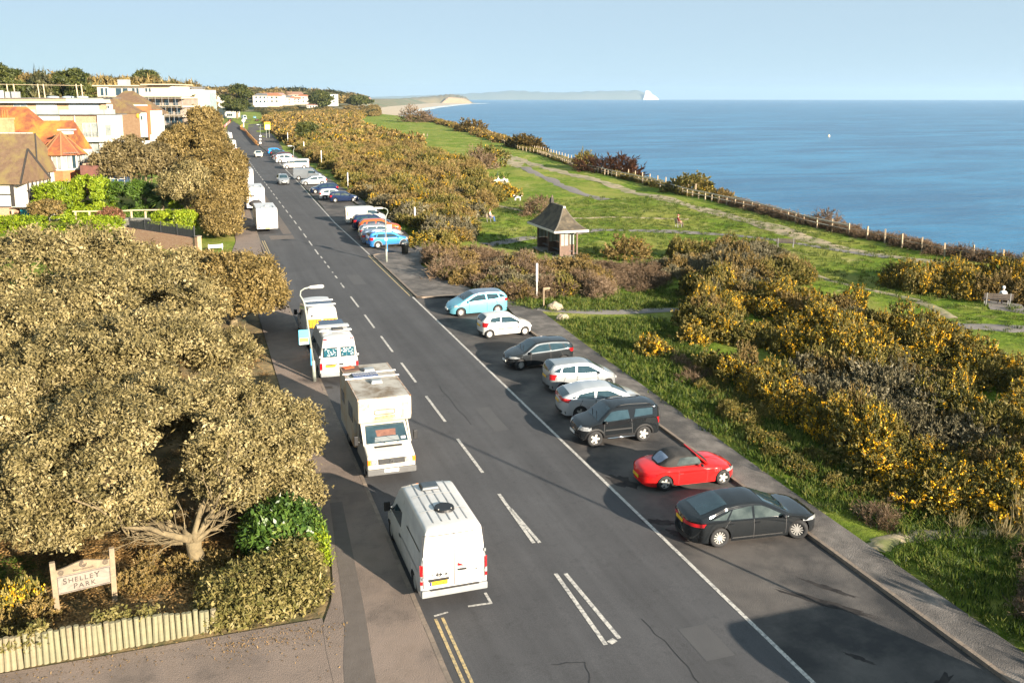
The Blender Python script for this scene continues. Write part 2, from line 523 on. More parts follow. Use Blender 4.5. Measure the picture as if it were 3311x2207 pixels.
# pavements: left, right
zp = lambda x, y: gz0(y) + 0.12
ribbon('pavement', [(-10, 2.5), (24.8, 2.6), (26.6, 3.2), (29, 3.45), (66, 3.3)], [(-10, 5.4), (66, 5.4)], 0, PAVE, 1.2, 'brown asphalt pavement between the hedge and the left kerb', zf=zp)
ribbon('pavement', [(86.5, 2.2), (96, 3.2), (140, 3.4), (240, 6)], [(86.5, 5.2), (96, 5.4), (140, 6), (240, 8.7)], 0, PAVE, 2, 'pavement beyond the side road on the left', zf=zp)
ribbon('pavement', [(-10, 19.5), (56, 19.5), (64.6, 20.5), (65.9, 14.85), (84.4, 14.85), (85.4, 19.4), (150, 20), (245, 21.3)],
       [(-10, 20.6), (20, 20.75), (30, 20.95), (50, 21.5), (60, 22.0), (66, 19.5), (78, 17.8), (84.4, 19.9), (110, 21.3), (150, 21.2), (245, 22.4)], 0, PAVER, 0.7, 'gritty pavement between the bays and the gorse', zf=zp)
ribbon('driveway', [(12, -20), (25.4, -20)], [(12, 2.7), (25.4, 2.7)], 0.113, PAVE, 1.5, 'brown asphalt park entrance in front of the log fence')
ribbon('trench_patch', [(14, 2.75), (22.4, 2.85), (25, 3.3), (33, 3.95)], [(14, 3.55), (22.1, 3.65), (25.5, 3.95), (33, 4.4)], 0.125, PATCH, 1.0, 'darker trench strip along the left pavement')
ribbon('road_patch', [(96.5, 6.6), (99.2, 6.6)], [(96.5, 9.0), (99.2, 9.0)], 0.006, PATCH, 1, 'dark repaired patch of road behind the caravan')
ribbon('road_patch', [(100, 8.1), (140, 8.1)], [(100, 9.0), (140, 9.0)], 0.005, PATCH, 2, 'dark trench line in the left lane beside the caravans')

ribbon('closed_bay', [(245, 17.1), (300, 17.2), (362, 19.2), (400, 20.5), (441, 22.4), (517, 26.7)], [(245, 21), (300, 24.5), (362, 27), (400, 28.5), (441, 30), (517, 33)], 0.01, BAY, 4, 'shaded closed bay behind the orange barriers', zf=lambda x, y: gz0(y) + .1)
# stained and wet marks in the bay (flat, irregular)
STAIN = mat('wet_stain', (0.016, 0.015, 0.016), rough=0.8, col2=(0.045, 0.04, 0.038), scale=3, space='pos', spec=.15, detail=9)
def stain(cx, cy, rx, ry, ang, seed):
    r_ = random.Random(seed); n = 26; P = []
    for i in range(n):
        a = 2 * math.pi * i / n
        k = 1 + 0.35 * math.sin(3 * a + r_.random() * 6) * r_.random() + r_.uniform(-0.22, 0.22)
        x, y = rx * k * math.cos(a), ry * k * math.sin(a)
        P.append((cx + x * math.cos(ang) - y * math.sin(ang), cy + x * math.sin(ang) + y * math.cos(ang)))
    return P
for i, (cx, cy, rx, ry, an) in enumerate(((15.2, 31.6, .75, .42, 2.0), (15.0, 28.0, .65, .2, -.5), (15.3, 26.9, .5, .22, -.9), (17.3, 21.6, 1.5, .16, -.9), (17.9, 22.3, .8, .12, -1.0),
                                          (17.4, 17.2, .8, .25, .5), (16.7, 17.6, .25, .1, .3), (18.0, 16.4, .5, .2, -.4), (16.4, 19.0, .4, .1, -1), (17.4, 55.9, .9, .3, .1), (17.6, 43.9, .9, .35, .1))):
    P = stain(cx, cy, rx, ry, an, i)
    o = MB().add([(x, y, gz0(y) + 0.008) for x, y in P], [tuple(range(len(P)))]).build('oil_stain', STAIN)
    tag(o, 'dark wet stain on the parking bay surface', None, None, 'structure')

# painted lines
def line(x0, y0, x1, y1, wd, m, name, label, off=0.01):
    d = Vector((x1 - x0, y1 - y0, 0)); L = d.length; d.normalize(); nrm = Vector((-d.y, d.x, 0)) * wd / 2
    n = max(1, int(L / 4)); V, F = [], []
    for i in range(n + 1):
        p = Vector((x0, y0, 0)) + d * (L * i / n)
        for s in (1, -1):
            q = p + nrm * s
            V.append((q.x, q.y, gz0(q.y) + off))
        if i: F.append((2 * i - 2, 2 * i, 2 * i + 1, 2 * i - 1))
    return tag(MB().add(V, F).build(name, m), label, None, None, 'structure')
line(14.54, -8, 14.54, 66.4, 0.13, WLINE, 'bay_line', 'long white line edging the near parking bay')
line(14.62, 84.9, 14.5, 107, 0.12, WLINE, 'bay_line', 'white line edging the second parking bay')
line(14.5, 107, 14.95, 130, 0.12, WLINE, 'bay_line', 'white line edging the second bay, further part')
line(14.95, 130, 15.6, 154, 0.12, WLINE, 'bay_line', 'white line edging the far bay')
line(15.6, 154, 17.0, 228, 0.14, WLINE, 'bay_line', 'white line running on to the orange barriers')
for x in (14.42, 14.62):
    line(x, 66.8, x, 84.6, 0.09, YLINE, 'yellow_line', 'double yellow line round the build-out between the bays')
for x0, x1 in ((5.86, 5.76), (6.07, 5.97)):
    line(x0, 24.5, x1, 10, 0.09, YLINE, 'yellow_line', 'double yellow line at the foreground left kerb')
for x in (5.72, 5.92):
    line(x, 87, x, 96.2, 0.09, YLINE, 'yellow_line', 'double yellow line at the far side road corner')
cy = 62.04
while cy < 63:
    cy += 6
dash = [(10.22, 58.33, 62.04), (10.24, 52.5, 56.2), (10.26, 46.45, 50.19), (10.25, 40.29, 44.11), (10.22, 34.16, 38.02), (10.2, 64.42, 67.96)]
for x, a, b in dash:
    line(x, a, x, b, 0.13, WLINE, 'centre_dash', 'white dash of the centre line')
line(10.17, 27.95, 10.23, 32.05, 0.13, WLINE, 'centre_dash', 'white dash of the centre line forking by the van')
line(10.37, 27.9, 10.25, 30.7, 0.12, WLINE, 'centre_dash', 'white dash of the centre line forking by the van')
line(10.07, 21.75, 10.14, 25.82, 0.13, WLINE, 'centre_dash', 'left of the two white lines splitting in the foreground')
line(10.56, 21.91, 10.44, 25.72, 0.13, WLINE, 'centre_dash', 'right of the two white lines splitting in the foreground')
line(10.2, 21.8, 10.42, 21.9, 0.2, WLINE, 'centre_dash', 'small worn white scrap between the two lines')
for y in (71.2, 72.6, 75.0, 77.4, 79.6, 81.9, 84.4):
    line(10.2, y, 10.2, y + (1.1 if y not in (72.6, 77.4) else 0.4), 0.12, WLINE, 'centre_dash', 'short worn dash of the centre line at the side road')
y = 86.5
while y < 236:
    x = float(np.interp(y, [86, 103, 131, 183, 223, 240], [10.13, 10.22, 10.24, 10.5, 10.9, 11.3]))
    line(x, y, x + 0.02, y + 2.9, 0.13, WLINE, 'centre_dash', 'white dash of the centre line running into the distance')
    y += 5.2
line(7.66, 24.8, 7.66, 25.42, 0.09, WLINE, 'bay_corner_mark', 'white L shaped bay mark behind the white van')
line(6.95, 24.84, 7.70, 24.8, 0.09, WLINE, 'bay_corner_mark', 'white L shaped bay mark behind the white van')
line(5.86, 24.65, 6.3, 24.73, 0.08, WLINE, 'bay_corner_mark', 'short white bay mark at the left kerb')
# cracks in the road
CRACK = mat('crack_tar', (0.014, 0.014, 0.015), rough=0.8)
for pts in (((9.2, 21.2), (9.0, 20.3), (9.35, 19.5), (9.3, 18.4)), ((8.3, 21.4), (9.2, 21.2)), ((11.6, 22.6), (11.75, 21), (11.7, 19.2), (12.0, 17.5)), ((11.3, 45.5), (11.2, 42), (11.35, 39.5))):
    q_ = [pts[0]]
    for (xa, ya), (xb, yb) in zip(pts[:-1], pts[1:]):
        for k in (1, 2, 3, 4): q_.append((xa + (xb - xa) * k / 4 + rnd.uniform(-.07, .07), ya + (yb - ya) * k / 4 + rnd.uniform(-.05, .05)))
    for (xa, ya), (xb, yb) in zip(q_[:-1], q_[1:]):
        line(xa, ya, xb, yb, 0.018, CRACK, 'road_crack', 'thin dark crack in the asphalt')

# gully grates and iron covers, tar patches
IRON = mat('cast_iron', (.035, .033, .032), rough=.6, bump=.3, space='pos')
for x, y in ((5.78, 29.8), (5.78, 47.0), (5.85, 92.5)):
    tag(MB().add([(x - .2, y - .22, gz0(y) + .007), (x + .2, y - .22, gz0(y) + .007), (x + .2, y + .22, gz0(y) + .007), (x - .2, y + .22, gz0(y) + .007)], [(0, 1, 2, 3)]).build('gully_grate', IRON), 'cast iron gully grate in the left channel', None, None, 'structure')
for x, y, w_, l_ in ((8.2, 31.5, .8, 2.6), (12.4, 40.0, .7, 3.2), (7.9, 62.0, 1.0, 2.0), (12.8, 21.0, .9, 1.6), (11.6, 74, 1.0, 4.0)):
    tag(MB().add([(x - w_ / 2, y - l_ / 2, gz0(y - l_ / 2) + .005), (x + w_ / 2, y - l_ / 2, gz0(y - l_ / 2) + .005), (x + w_ / 2, y + l_ / 2, gz0(y + l_ / 2) + .005), (x - w_ / 2, y + l_ / 2, gz0(y + l_ / 2) + .005)], [(0, 1, 2, 3)]).build('road_patch', ROADP), 'slightly darker repaired rectangle in the road', None, None, 'structure')
# kerbs: stones laid end to end
ks = MB().box((0, 0, 0), (0.14, 0.905, 0.16)).mesh('kerb_stone', KERB)
def kerb(x, y0, y1, label, ang=0.0, xs=None):
    k = thing('kerb', label, None); k['kind'] = 'structure'
    Y = y0 + 0.46; i = 0
    while Y < y1:
        xx = xs(Y) if xs else x
        o = bpy.data.objects.new('kerb_stone', ks); link(o, k)
        o.location = (xx + rnd.uniform(-.004, .004), Y, gz0(Y) + 0.045 + rnd.uniform(-.004, .004)); o.rotation_euler = (0.0106, 0, ang)
        Y += 0.92
    return k
kerb(5.47, 14, 66.5, 'kerb of stones along the left pavement beside the vans')
kerb(19.43, 12, 57, 'dark kerb at the back of the near parking bay')
kerb(14.79, 66.5, 83.5, 'kerb round the build-out between the bays')
kerb(5.45, 88.5, 130, 'kerb along the pavement beside the caravans', xs=lambda Y: float(np.interp(Y, [88, 96, 115, 135], [5.42, 5.44, 5.68, 5.98])))
kerb(19.4, 86, 108, 'kerb at the back of the second bay')
# rounded kerb corners of the build-out and the side road
def kerb_arc(pts, label):
    mb = MB()
    for (xa, ya), (xb, yb) in zip(pts[:-1], pts[1:]):
        mb.bar((xa, ya, gz0(ya) + 0.045), (xb, yb, gz0(yb) + 0.045), 0.14, 0.16)
    tag(mb.build('kerb', KERB), label, None, None, 'structure')
kerb_arc([(14.79, 67), (14.82, 66.3), (15.1, 65.9), (15.8, 65.8), (18.2, 65.8), (19.0, 65.3), (19.43, 64), (19.43, 57)], 'curved kerb closing the near bay by the blue car')
kerb_arc([(14.79, 83.3), (14.85, 84.3), (15.2, 84.6), (17.5, 84.7), (18.8, 84.9), (19.4, 86)], 'curved kerb closing the second bay by the bin')
kerb_arc([(5.44, 88.5), (5.25, 87.2), (4.7, 86.2), (3.6, 85.8), (0, 85.7), (-12, 85.7)], 'curved kerb of the far side road corner')
kerb_arc([(5.47, 66.2), (5.2, 67.2), (4.3, 67.9), (2, 68.0), (-12, 68.0)], 'curved kerb of the near side road corner')

# park paths
def path(name, pts, wd, m, label, off=0.05):
    for _ in range(2):                     # round the corners
        q = [pts[0]]
        for (xa, ya), (xb, yb) in zip(pts[:-1], pts[1:]): q += [(xa * .75 + xb * .25, ya * .75 + yb * .25), (xa * .25 + xb * .75, ya * .25 + yb * .75)]
        pts = q + [pts[-1]]
    P = []
    for (a, b) in zip(pts[:-1], pts[1:]):
        n = max(1, int(math.dist(a, b) / 1.2))
        P += [(a[0] + (b[0] - a[0]) * i / n, a[1] + (b[1] - a[1]) * i / n) for i in range(n)]
    P.append(pts[-1])
    V, F = [], []
    for i, p in enumerate(P):
        q = Vector(P[min(i + 2, len(P) - 1)]) - Vector(P[max(i - 2, 0)])
        q.normalize()
        ww = wd * (0.5 + (rnd.uniform(-.12, .12) if m is SAND else 0))
        for s in (-1, -0.33, 0.33, 1):
            x, y = p[0] - q.y * ww * s, p[1] + q.x * ww * s
            V.append((x, y, land(x, y) + (off if abs(s) < 1 else off - 0.06)))
        if i:
            a = 4 * (i - 1)
            F += [(a + k + 1, a + k, a + 4 + k, a + 5 + k) for k in range(3)]
    return tag(MB().add(V, F).build(name, m, smooth=True), label, None, None, 'structure')
path('footpath', [(26.5, 87.5), (28.7, 89.2), (34, 91), (42, 91.5), (46.5, 90.4), (50.4, 87.9), (53.8, 84.6), (56, 79.5), (58.5, 73), (60, 69)], 1.9, TARPATH, 'grey tarmac path crossing the lawn behind the shelter')
path('footpath', [(62, 176), (59.3, 166.7), (57.7, 154), (54.9, 136.7), (53, 126), (53.5, 118)], 2.0, TARPATH, 'grey tarmac path on the upper lawn')
path('footpath', [(22.0, 59.7), (24.6, 57.8), (28.5, 56.3), (31, 56)], 1.3, TARPATH, 'short path between the gorse and the near bay')
path('footpath', [(45.5, 47.4), (47.8, 45.8), (49.5, 44.4), (56, 39)], 1.7, TARPATH, 'path at the right between the gorse thickets')
path('sandy_path', [(74.5, 250), (69, 226), (70, 205), (67.5, 190), (64.8, 170), (63.3, 140), (61.3, 118), (60.6, 100), (59.6, 88), (59.2, 79), (60.5, 69.5), (63, 62), (65, 54)], 2.6, SAND, 'worn sandy track beside the cliff fence')
path('sandy_path', [(67, 203), (63.5, 188), (62, 176)], 4.0, SAND, 'pale sandy patch above the tarmac path')
path('sandy_path', [(33.0, 126), (36, 116), (38.5, 108), (42, 101), (48, 100), (54, 96)], 0.7, SAND, 'faint trodden track across the lawn')
path('sandy_path', [(50, 72), (48.2, 64), (48.0, 58), (48.6, 52.5), (47.4, 48.3)], 0.8, SAND, 'trodden track curving towards the bench')
path('sandy_path', [(20.9, 23.9), (22, 24.3), (24, 24.2), (27, 23)], 0.8, SAND, 'little earth path leaving the pavement at the right')
tag(MB().prism([(52.3, 46.8), (54.2, 49.2), (52.9, 51.2), (51, 48.8)], land(52.5, 49) - .1, land(52.5, 49) + .05).build('bench_slab', TARPATH), 'concrete slab under the bench at the right', None, None, 'structure')

# ------------------------------------------------------------------ sea, shore, far coast
def sea_material():
    m = bpy.data.materials.new('sea_water'); m.use_nodes = True
    t = m.node_tree; b = t.nodes['Principled BSDF']
    g = node(t, 'ShaderNodeNewGeometry')
    mp = node(t, 'ShaderNodeMapping'); mp.inputs['Rotation'].default_value = (0, 0, R(-25)); mp.inputs['Scale'].default_value = (0.35, 1.0, 1)
    t.links.new(g.outputs['Position'], mp.inputs['Vector'])
    def nz(scale, detail, rough=0.6):
        n = node(t, 'ShaderNodeTexNoise'); n.inputs['Scale'].default_value = scale; n.inputs['Detail'].default_value = detail
        n.inputs['Roughness'].default_value = rough; n.inputs['Distortion'].default_value = 0.5
        t.links.new(mp.outputs[0], n.inputs['Vector']); return n.outputs['Fac']
    b1 = node(t, 'ShaderNodeBump'); b1.inputs['Strength'].default_value = 0.6; b1.inputs['Distance'].default_value = 1.6
    b2 = node(t, 'ShaderNodeBump'); b2.inputs['Strength'].default_value = 0.5; b2.inputs['Distance'].default_value = 0.5
    t.links.new(nz(0.09, 6, 0.65), b1.inputs['Height']); t.links.new(nz(0.5, 4), b2.inputs['Height'])
    t.links.new(b1.outputs[0], b2.inputs['Normal']); t.links.new(b2.outputs[0], b.inputs['Normal'])
    r = node(t, 'ShaderNodeValToRGB'); r.color_ramp.elements[0].position = 0.42; r.color_ramp.elements[1].position = 0.60
    r.color_ramp.elements[0].color = (0.008, 0.090, 0.20, 1); r.color_ramp.elements[1].color = (0.026, 0.170, 0.32, 1)
    t.links.new(nz(0.02, 8, 0.7), r.inputs[0]); t.links.new(r.outputs[0], b.inputs['Base Color'])
    b.inputs['Roughness'].default_value = 0.25; b.inputs['IOR'].default_value = 1.33; b.inputs['Specular IOR Level'].default_value = 0.22
    return m
SEA_Z = -28.0
rad = [0, 60, 120, 200, 320, 500, 800, 1300, 2200, 3600, 6000, 9000, 13000, 18000, 24000]
V = [(0, 0, SEA_Z)]; F = []
ns = 96
for r_ in rad[1:]:
    for k in range(ns):
        a = 2 * math.pi * k / ns
        V.append((r_ * math.cos(a), r_ * math.sin(a), SEA_Z - r_ * r_ / 1.8e7))
for k in range(ns):
    F.append((0, 1 + k, 1 + (k + 1) % ns))
for j in range(len(rad) - 2):
    for k in range(ns):
        a = 1 + j * ns + k; b_ = 1 + j * ns + (k + 1) % ns
        F.append((a, a + ns, b_ + ns, b_))
sea = MB().add(V, F).build('sea', sea_material(), smooth=True)
tag(sea, 'calm blue sea out to the horizon', None, None, 'structure')

BEACH = mat('beach_sand', (0.46, 0.36, 0.24), rough=0.95, col2=(0.36, 0.28, 0.19), scale=0.01, space='pos')
FOAM = mat('surf_foam', (0.75, 0.75, 0.72), rough=0.8, col2=(0.2, 0.3, 0.36), scale=0.02, space='pos', amount=0.8)
SCRUB = mat('scrub_slope', (0.17, 0.125, 0.065), rough=0.95, col2=(0.10, 0.09, 0.035), scale=0.02, bump=0.8, bscale=0.1, space='pos', c3=(0.06, 0.09, 0.02), c3scale=0.008)
def strip(name, A, B, m, label, kind='structure'):
    n = len(A)
    return tag(MB().add(list(A) + list(B), [(i, i + 1, n + i + 1, n + i) for i in range(n - 1)]).build(name, m, smooth=True), label, None, None, kind)
def sz(x, y): return SEA_Z - (x * x + y * y) / 1.8e7
# beach curving away round the bay (waterline and back of the beach)
WL = [(205, 620), (260, 900), (345, 1400), (432, 2050), (610, 2800), (900, 3750), (1230, 4700), (1520, 5500), (1850, 6200)]
BL = [(180, 640), (215, 930), (280, 1450), (350, 2100), (500, 2900), (770, 3850), (1080, 4800), (1350, 5600), (1700, 6300)]
strip('beach', [(x, y, sz(x, y) + 0.6) for x, y in WL], [(x, y, sz(x, y) + 5) for x, y in BL], BEACH, 'pale sandy beach curving round the bay')
strip('surf', [(x + 10 + 0.012 * y, y, sz(x, y) + 0.5) for x, y in WL], [(x - 4, y, sz(x, y) + 0.9) for x, y in WL], FOAM, 'thin white surf along the beach')
# town plateau behind the beach with its cliff slope
TOWNE = [(140, 905), (158, 1000), (205, 1400), (262, 2000), (400, 2850), (660, 3800), (960, 4750), (1230, 5550)]
TOWNH = [1.0, 6.0, 9.0, 8.0, 4.0, 2.0, 2.0, 3.0]
strip('cliff_slope', [(BL[i][0], BL[i][1], sz(*BL[i]) + 4.5) if i else (190, 905, -26) for i in range(8)], [(x, y, h) for (x, y), h in zip(TOWNE, TOWNH)], SCRUB, 'brown scrub cliff falling to the beach')
strip('town_ground', [(x, y, h) for (x, y), h in zip(TOWNE, TOWNH)], [(-420, 905, 5), (-500, 1000, 9), (-700, 1400, 12), (-900, 2000, 12), (-900, 2850, 8), (-700, 3800, 6), (-500, 4750, 5), (-300, 5550, 5)], SCRUB, 'gently rising ground of the far town')
# long headland with sandstone cliffs
HEADL = mat('headland', (0.09, 0.085, 0.045), rough=0.95, col2=(0.14, 0.11, 0.06), scale=0.01, space='pos')
SANDST = mat('sandstone_cliff', (0.28, 0.19, 0.115), rough=0.95, col2=(0.18, 0.14, 0.085), scale=0.02, space='pos')
def ridge(name, base, tops, depth, m, label, zb, kind='structure', n2=None):
    """a hill range: front foot line, crest heights, back foot"""
    n = 60
    V, F = [], []
    xs = np.linspace(0, 1, n)
    bx = np.interp(xs, np.linspace(0, 1, len(base)), [b[0] for b in base]); by = np.interp(xs, np.linspace(0, 1, len(base)), [b[1] for b in base])
    hz = np.interp(xs, [t[0] for t in tops], [t[1] for t in tops])
    for i in range(n):
        d = Vector((bx[i], by[i], 0)).normalized()
        h = hz[i] + 0.04 * hz[i] * math.sin(i * 1.7) + 0.03 * hz[i] * math.sin(i * 4.1)
        for k, (f, q) in enumerate(((0, 0), (0.06, 0.55), (0.2, 0.88), (0.45, 1.0), (1, 0))):
            V.append((bx[i] + d.x * depth * f, by[i] + d.y * depth * f, zb + h * q))
    for i in range(n - 1):
        for k in range(4):
            a = i * 5 + k
            F.append((a, a + 5, a + 6, a + 1))
    return tag(MB().add(V, F).build(name, m, smooth=True), label, None, None, kind)
ridge('headland', [(900, 5300), (1180, 5600), (1480, 5880), (1640, 5900), (1760, 6050)], [(0, 20), (0.25, 34), (0.45, 48), (0.62, 62), (0.72, 54), (0.85, 40), (0.93, 16), (1, 2)], 500, HEADL, 'long wooded headland across the bay', -30)
ridge('headland_cliff', [(1490, 5850), (1570, 5865), (1650, 5880), (1720, 5960)], [(0, 8), (0.2, 44), (0.5, 40), (0.7, 34), (1, 10)], 40, SANDST, 'bare sandstone cliff face at the end of the headland', -30)
ISL = mat('island_down', (0.10, 0.11, 0.06), rough=0.95, col2=(0.13, 0.13, 0.08), scale=0.0015, space='pos')
CHALK = mat('chalk_cliff', (0.8, 0.79, 0.76), rough=0.95, col2=(0.7, 0.69, 0.66), scale=0.01, space='pos')
ridge('island', [(3400, 19960), (4800, 19480), (6000, 19080), (7000, 18740), (8000, 18400), (9030, 18060)], [(0, 60), (0.15, 92), (0.35, 150), (0.48, 205), (0.6, 165), (0.68, 160), (0.8, 190), (0.98, 204), (1, 150)], 1600, ISL, 'hazy island ridge on the horizon', -56)
ridge('chalk_cliff', [(8985, 18060), (9060, 18036), (9130, 18012), (9190, 17990), (9300, 17955)], [(0, 40), (0.15, 205), (0.4, 190), (0.6, 130), (0.8, 95), (1, 10)], 100, CHALK, 'white chalk cliff at the end of the island', -56)
# ------------------------------------------------------------------ vehicles
WHEELS = {}
def wheel_meshes(r, wd, style):
    key = (round(r, 3), round(wd, 3), style)
    if key in WHEELS: return WHEELS[key]
    # tyre: lathe about the y axis
    prof = [(0.60, -wd * .42), (0.66, -wd * .5), (0.88, -wd * .5), (0.97, -wd * .38), (1.0, -wd * .2), (1.0, wd * .2), (0.97, wd * .38), (0.88, wd * .5), (0.66, wd * .5), (0.60, wd * .42)]
    n = 28; V, F = [], []
    for k in range(n):
        a = 2 * math.pi * k / n
        for q, y in prof:
            V.append((r * q * math.cos(a), y, r * q * math.sin(a)))
    m = len(prof)
    for k in range(n):
        k2 = (k + 1) % n
        for j in range(m - 1):
            F.append((k * m + j, k2 * m + j, k2 * m + j + 1, k * m + j + 1))
    mb = MB().add(V, F)
    for s in (-1, 1):                      # dark barrel behind the spokes
        D = [(r * .64 * math.cos(2 * math.pi * k / n), s * wd * .22, r * .64 * math.sin(2 * math.pi * k / n)) for k in range(n)]
        mb.add(D, [tuple(range(n)) if s < 0 else tuple(range(n - 1, -1, -1))])
    tyre = mb.mesh('tyre', RUBBER, True)
    rb = MB(); ns = {'5': 5, '10': 10, '7': 7, '14': 12, 'steel': 0}[style]
    for s in (-1,):
        y = s * wd * .36
        for k in range(24):                # rim lip
            a0, a1 = 2 * math.pi * k / 24, 2 * math.pi * (k + 1) / 24
            P = []
            for a in (a0, a1):
                for q, yy in ((0.68, y * 1.22), (0.60, y * 1.1), (0.59, y * .6)):
                    P.append((r * q * math.cos(a), yy, r * q * math.sin(a)))
            rb.add(P, [(0, 3, 4, 1), (1, 4, 5, 2)] if s < 0 else [(3, 0, 1, 4), (4, 1, 2, 5)])
        if ns == 0:
            D = [(r * .6 * math.cos(2 * math.pi * k / 20), y * 1.05, r * .6 * math.sin(2 * math.pi * k / 20)) for k in range(20)]
            rb.add(D, [tuple(range(20)) if s < 0 else tuple(range(19, -1, -1))])
        for k in range(ns):
            a = 2 * math.pi * k / ns
            w0, w1 = {5: (.17, .13), 7: (.12, .10), 10: (.085, .075), 12: (.05, .06)}[ns]
            ca, sa = math.cos(a), math.sin(a)
            for (qa, qb) in ((0.1, 0.62),):
                P = []
                for q, ww, yy in ((qa, w0, y * 1.0), (qb, w1, y * 1.14)):
                    for t in (-1, 1):
                        P.append((r * (q * ca - t * ww * sa), yy, r * (q * sa + t * ww * ca)))
                rb.add(P, [(0, 1, 3, 2)] if s > 0 else [(2, 3, 1, 0)])
        D = [(r * .16 * math.cos(2 * math.pi * k / 12), y * 1.1, r * .16 * math.sin(2 * math.pi * k / 12)) for k in range(12)]
        rb.add(D, [tuple(range(12)) if s < 0 else tuple(range(11, -1, -1))])
    rim = rb.mesh('rim', MATS['silver_plastic'] if ns == 0 and False else ALLOY)
    WHEELS[key] = (tyre, rim)
    return WHEELS[key]

def add_wheel(p, x, y, r, wd, style, steer=0.0, name='wheel'):
    ty, ri = wheel_meshes(r, wd, style)
    o = link(bpy.data.objects.new(name, ty), p); o.location = (x, y, r); o.rotation_euler = (0, 0, steer + (math.pi if y > 0 else 0))
    q = link(bpy.data.objects.new('rim', ri), o)
    return o

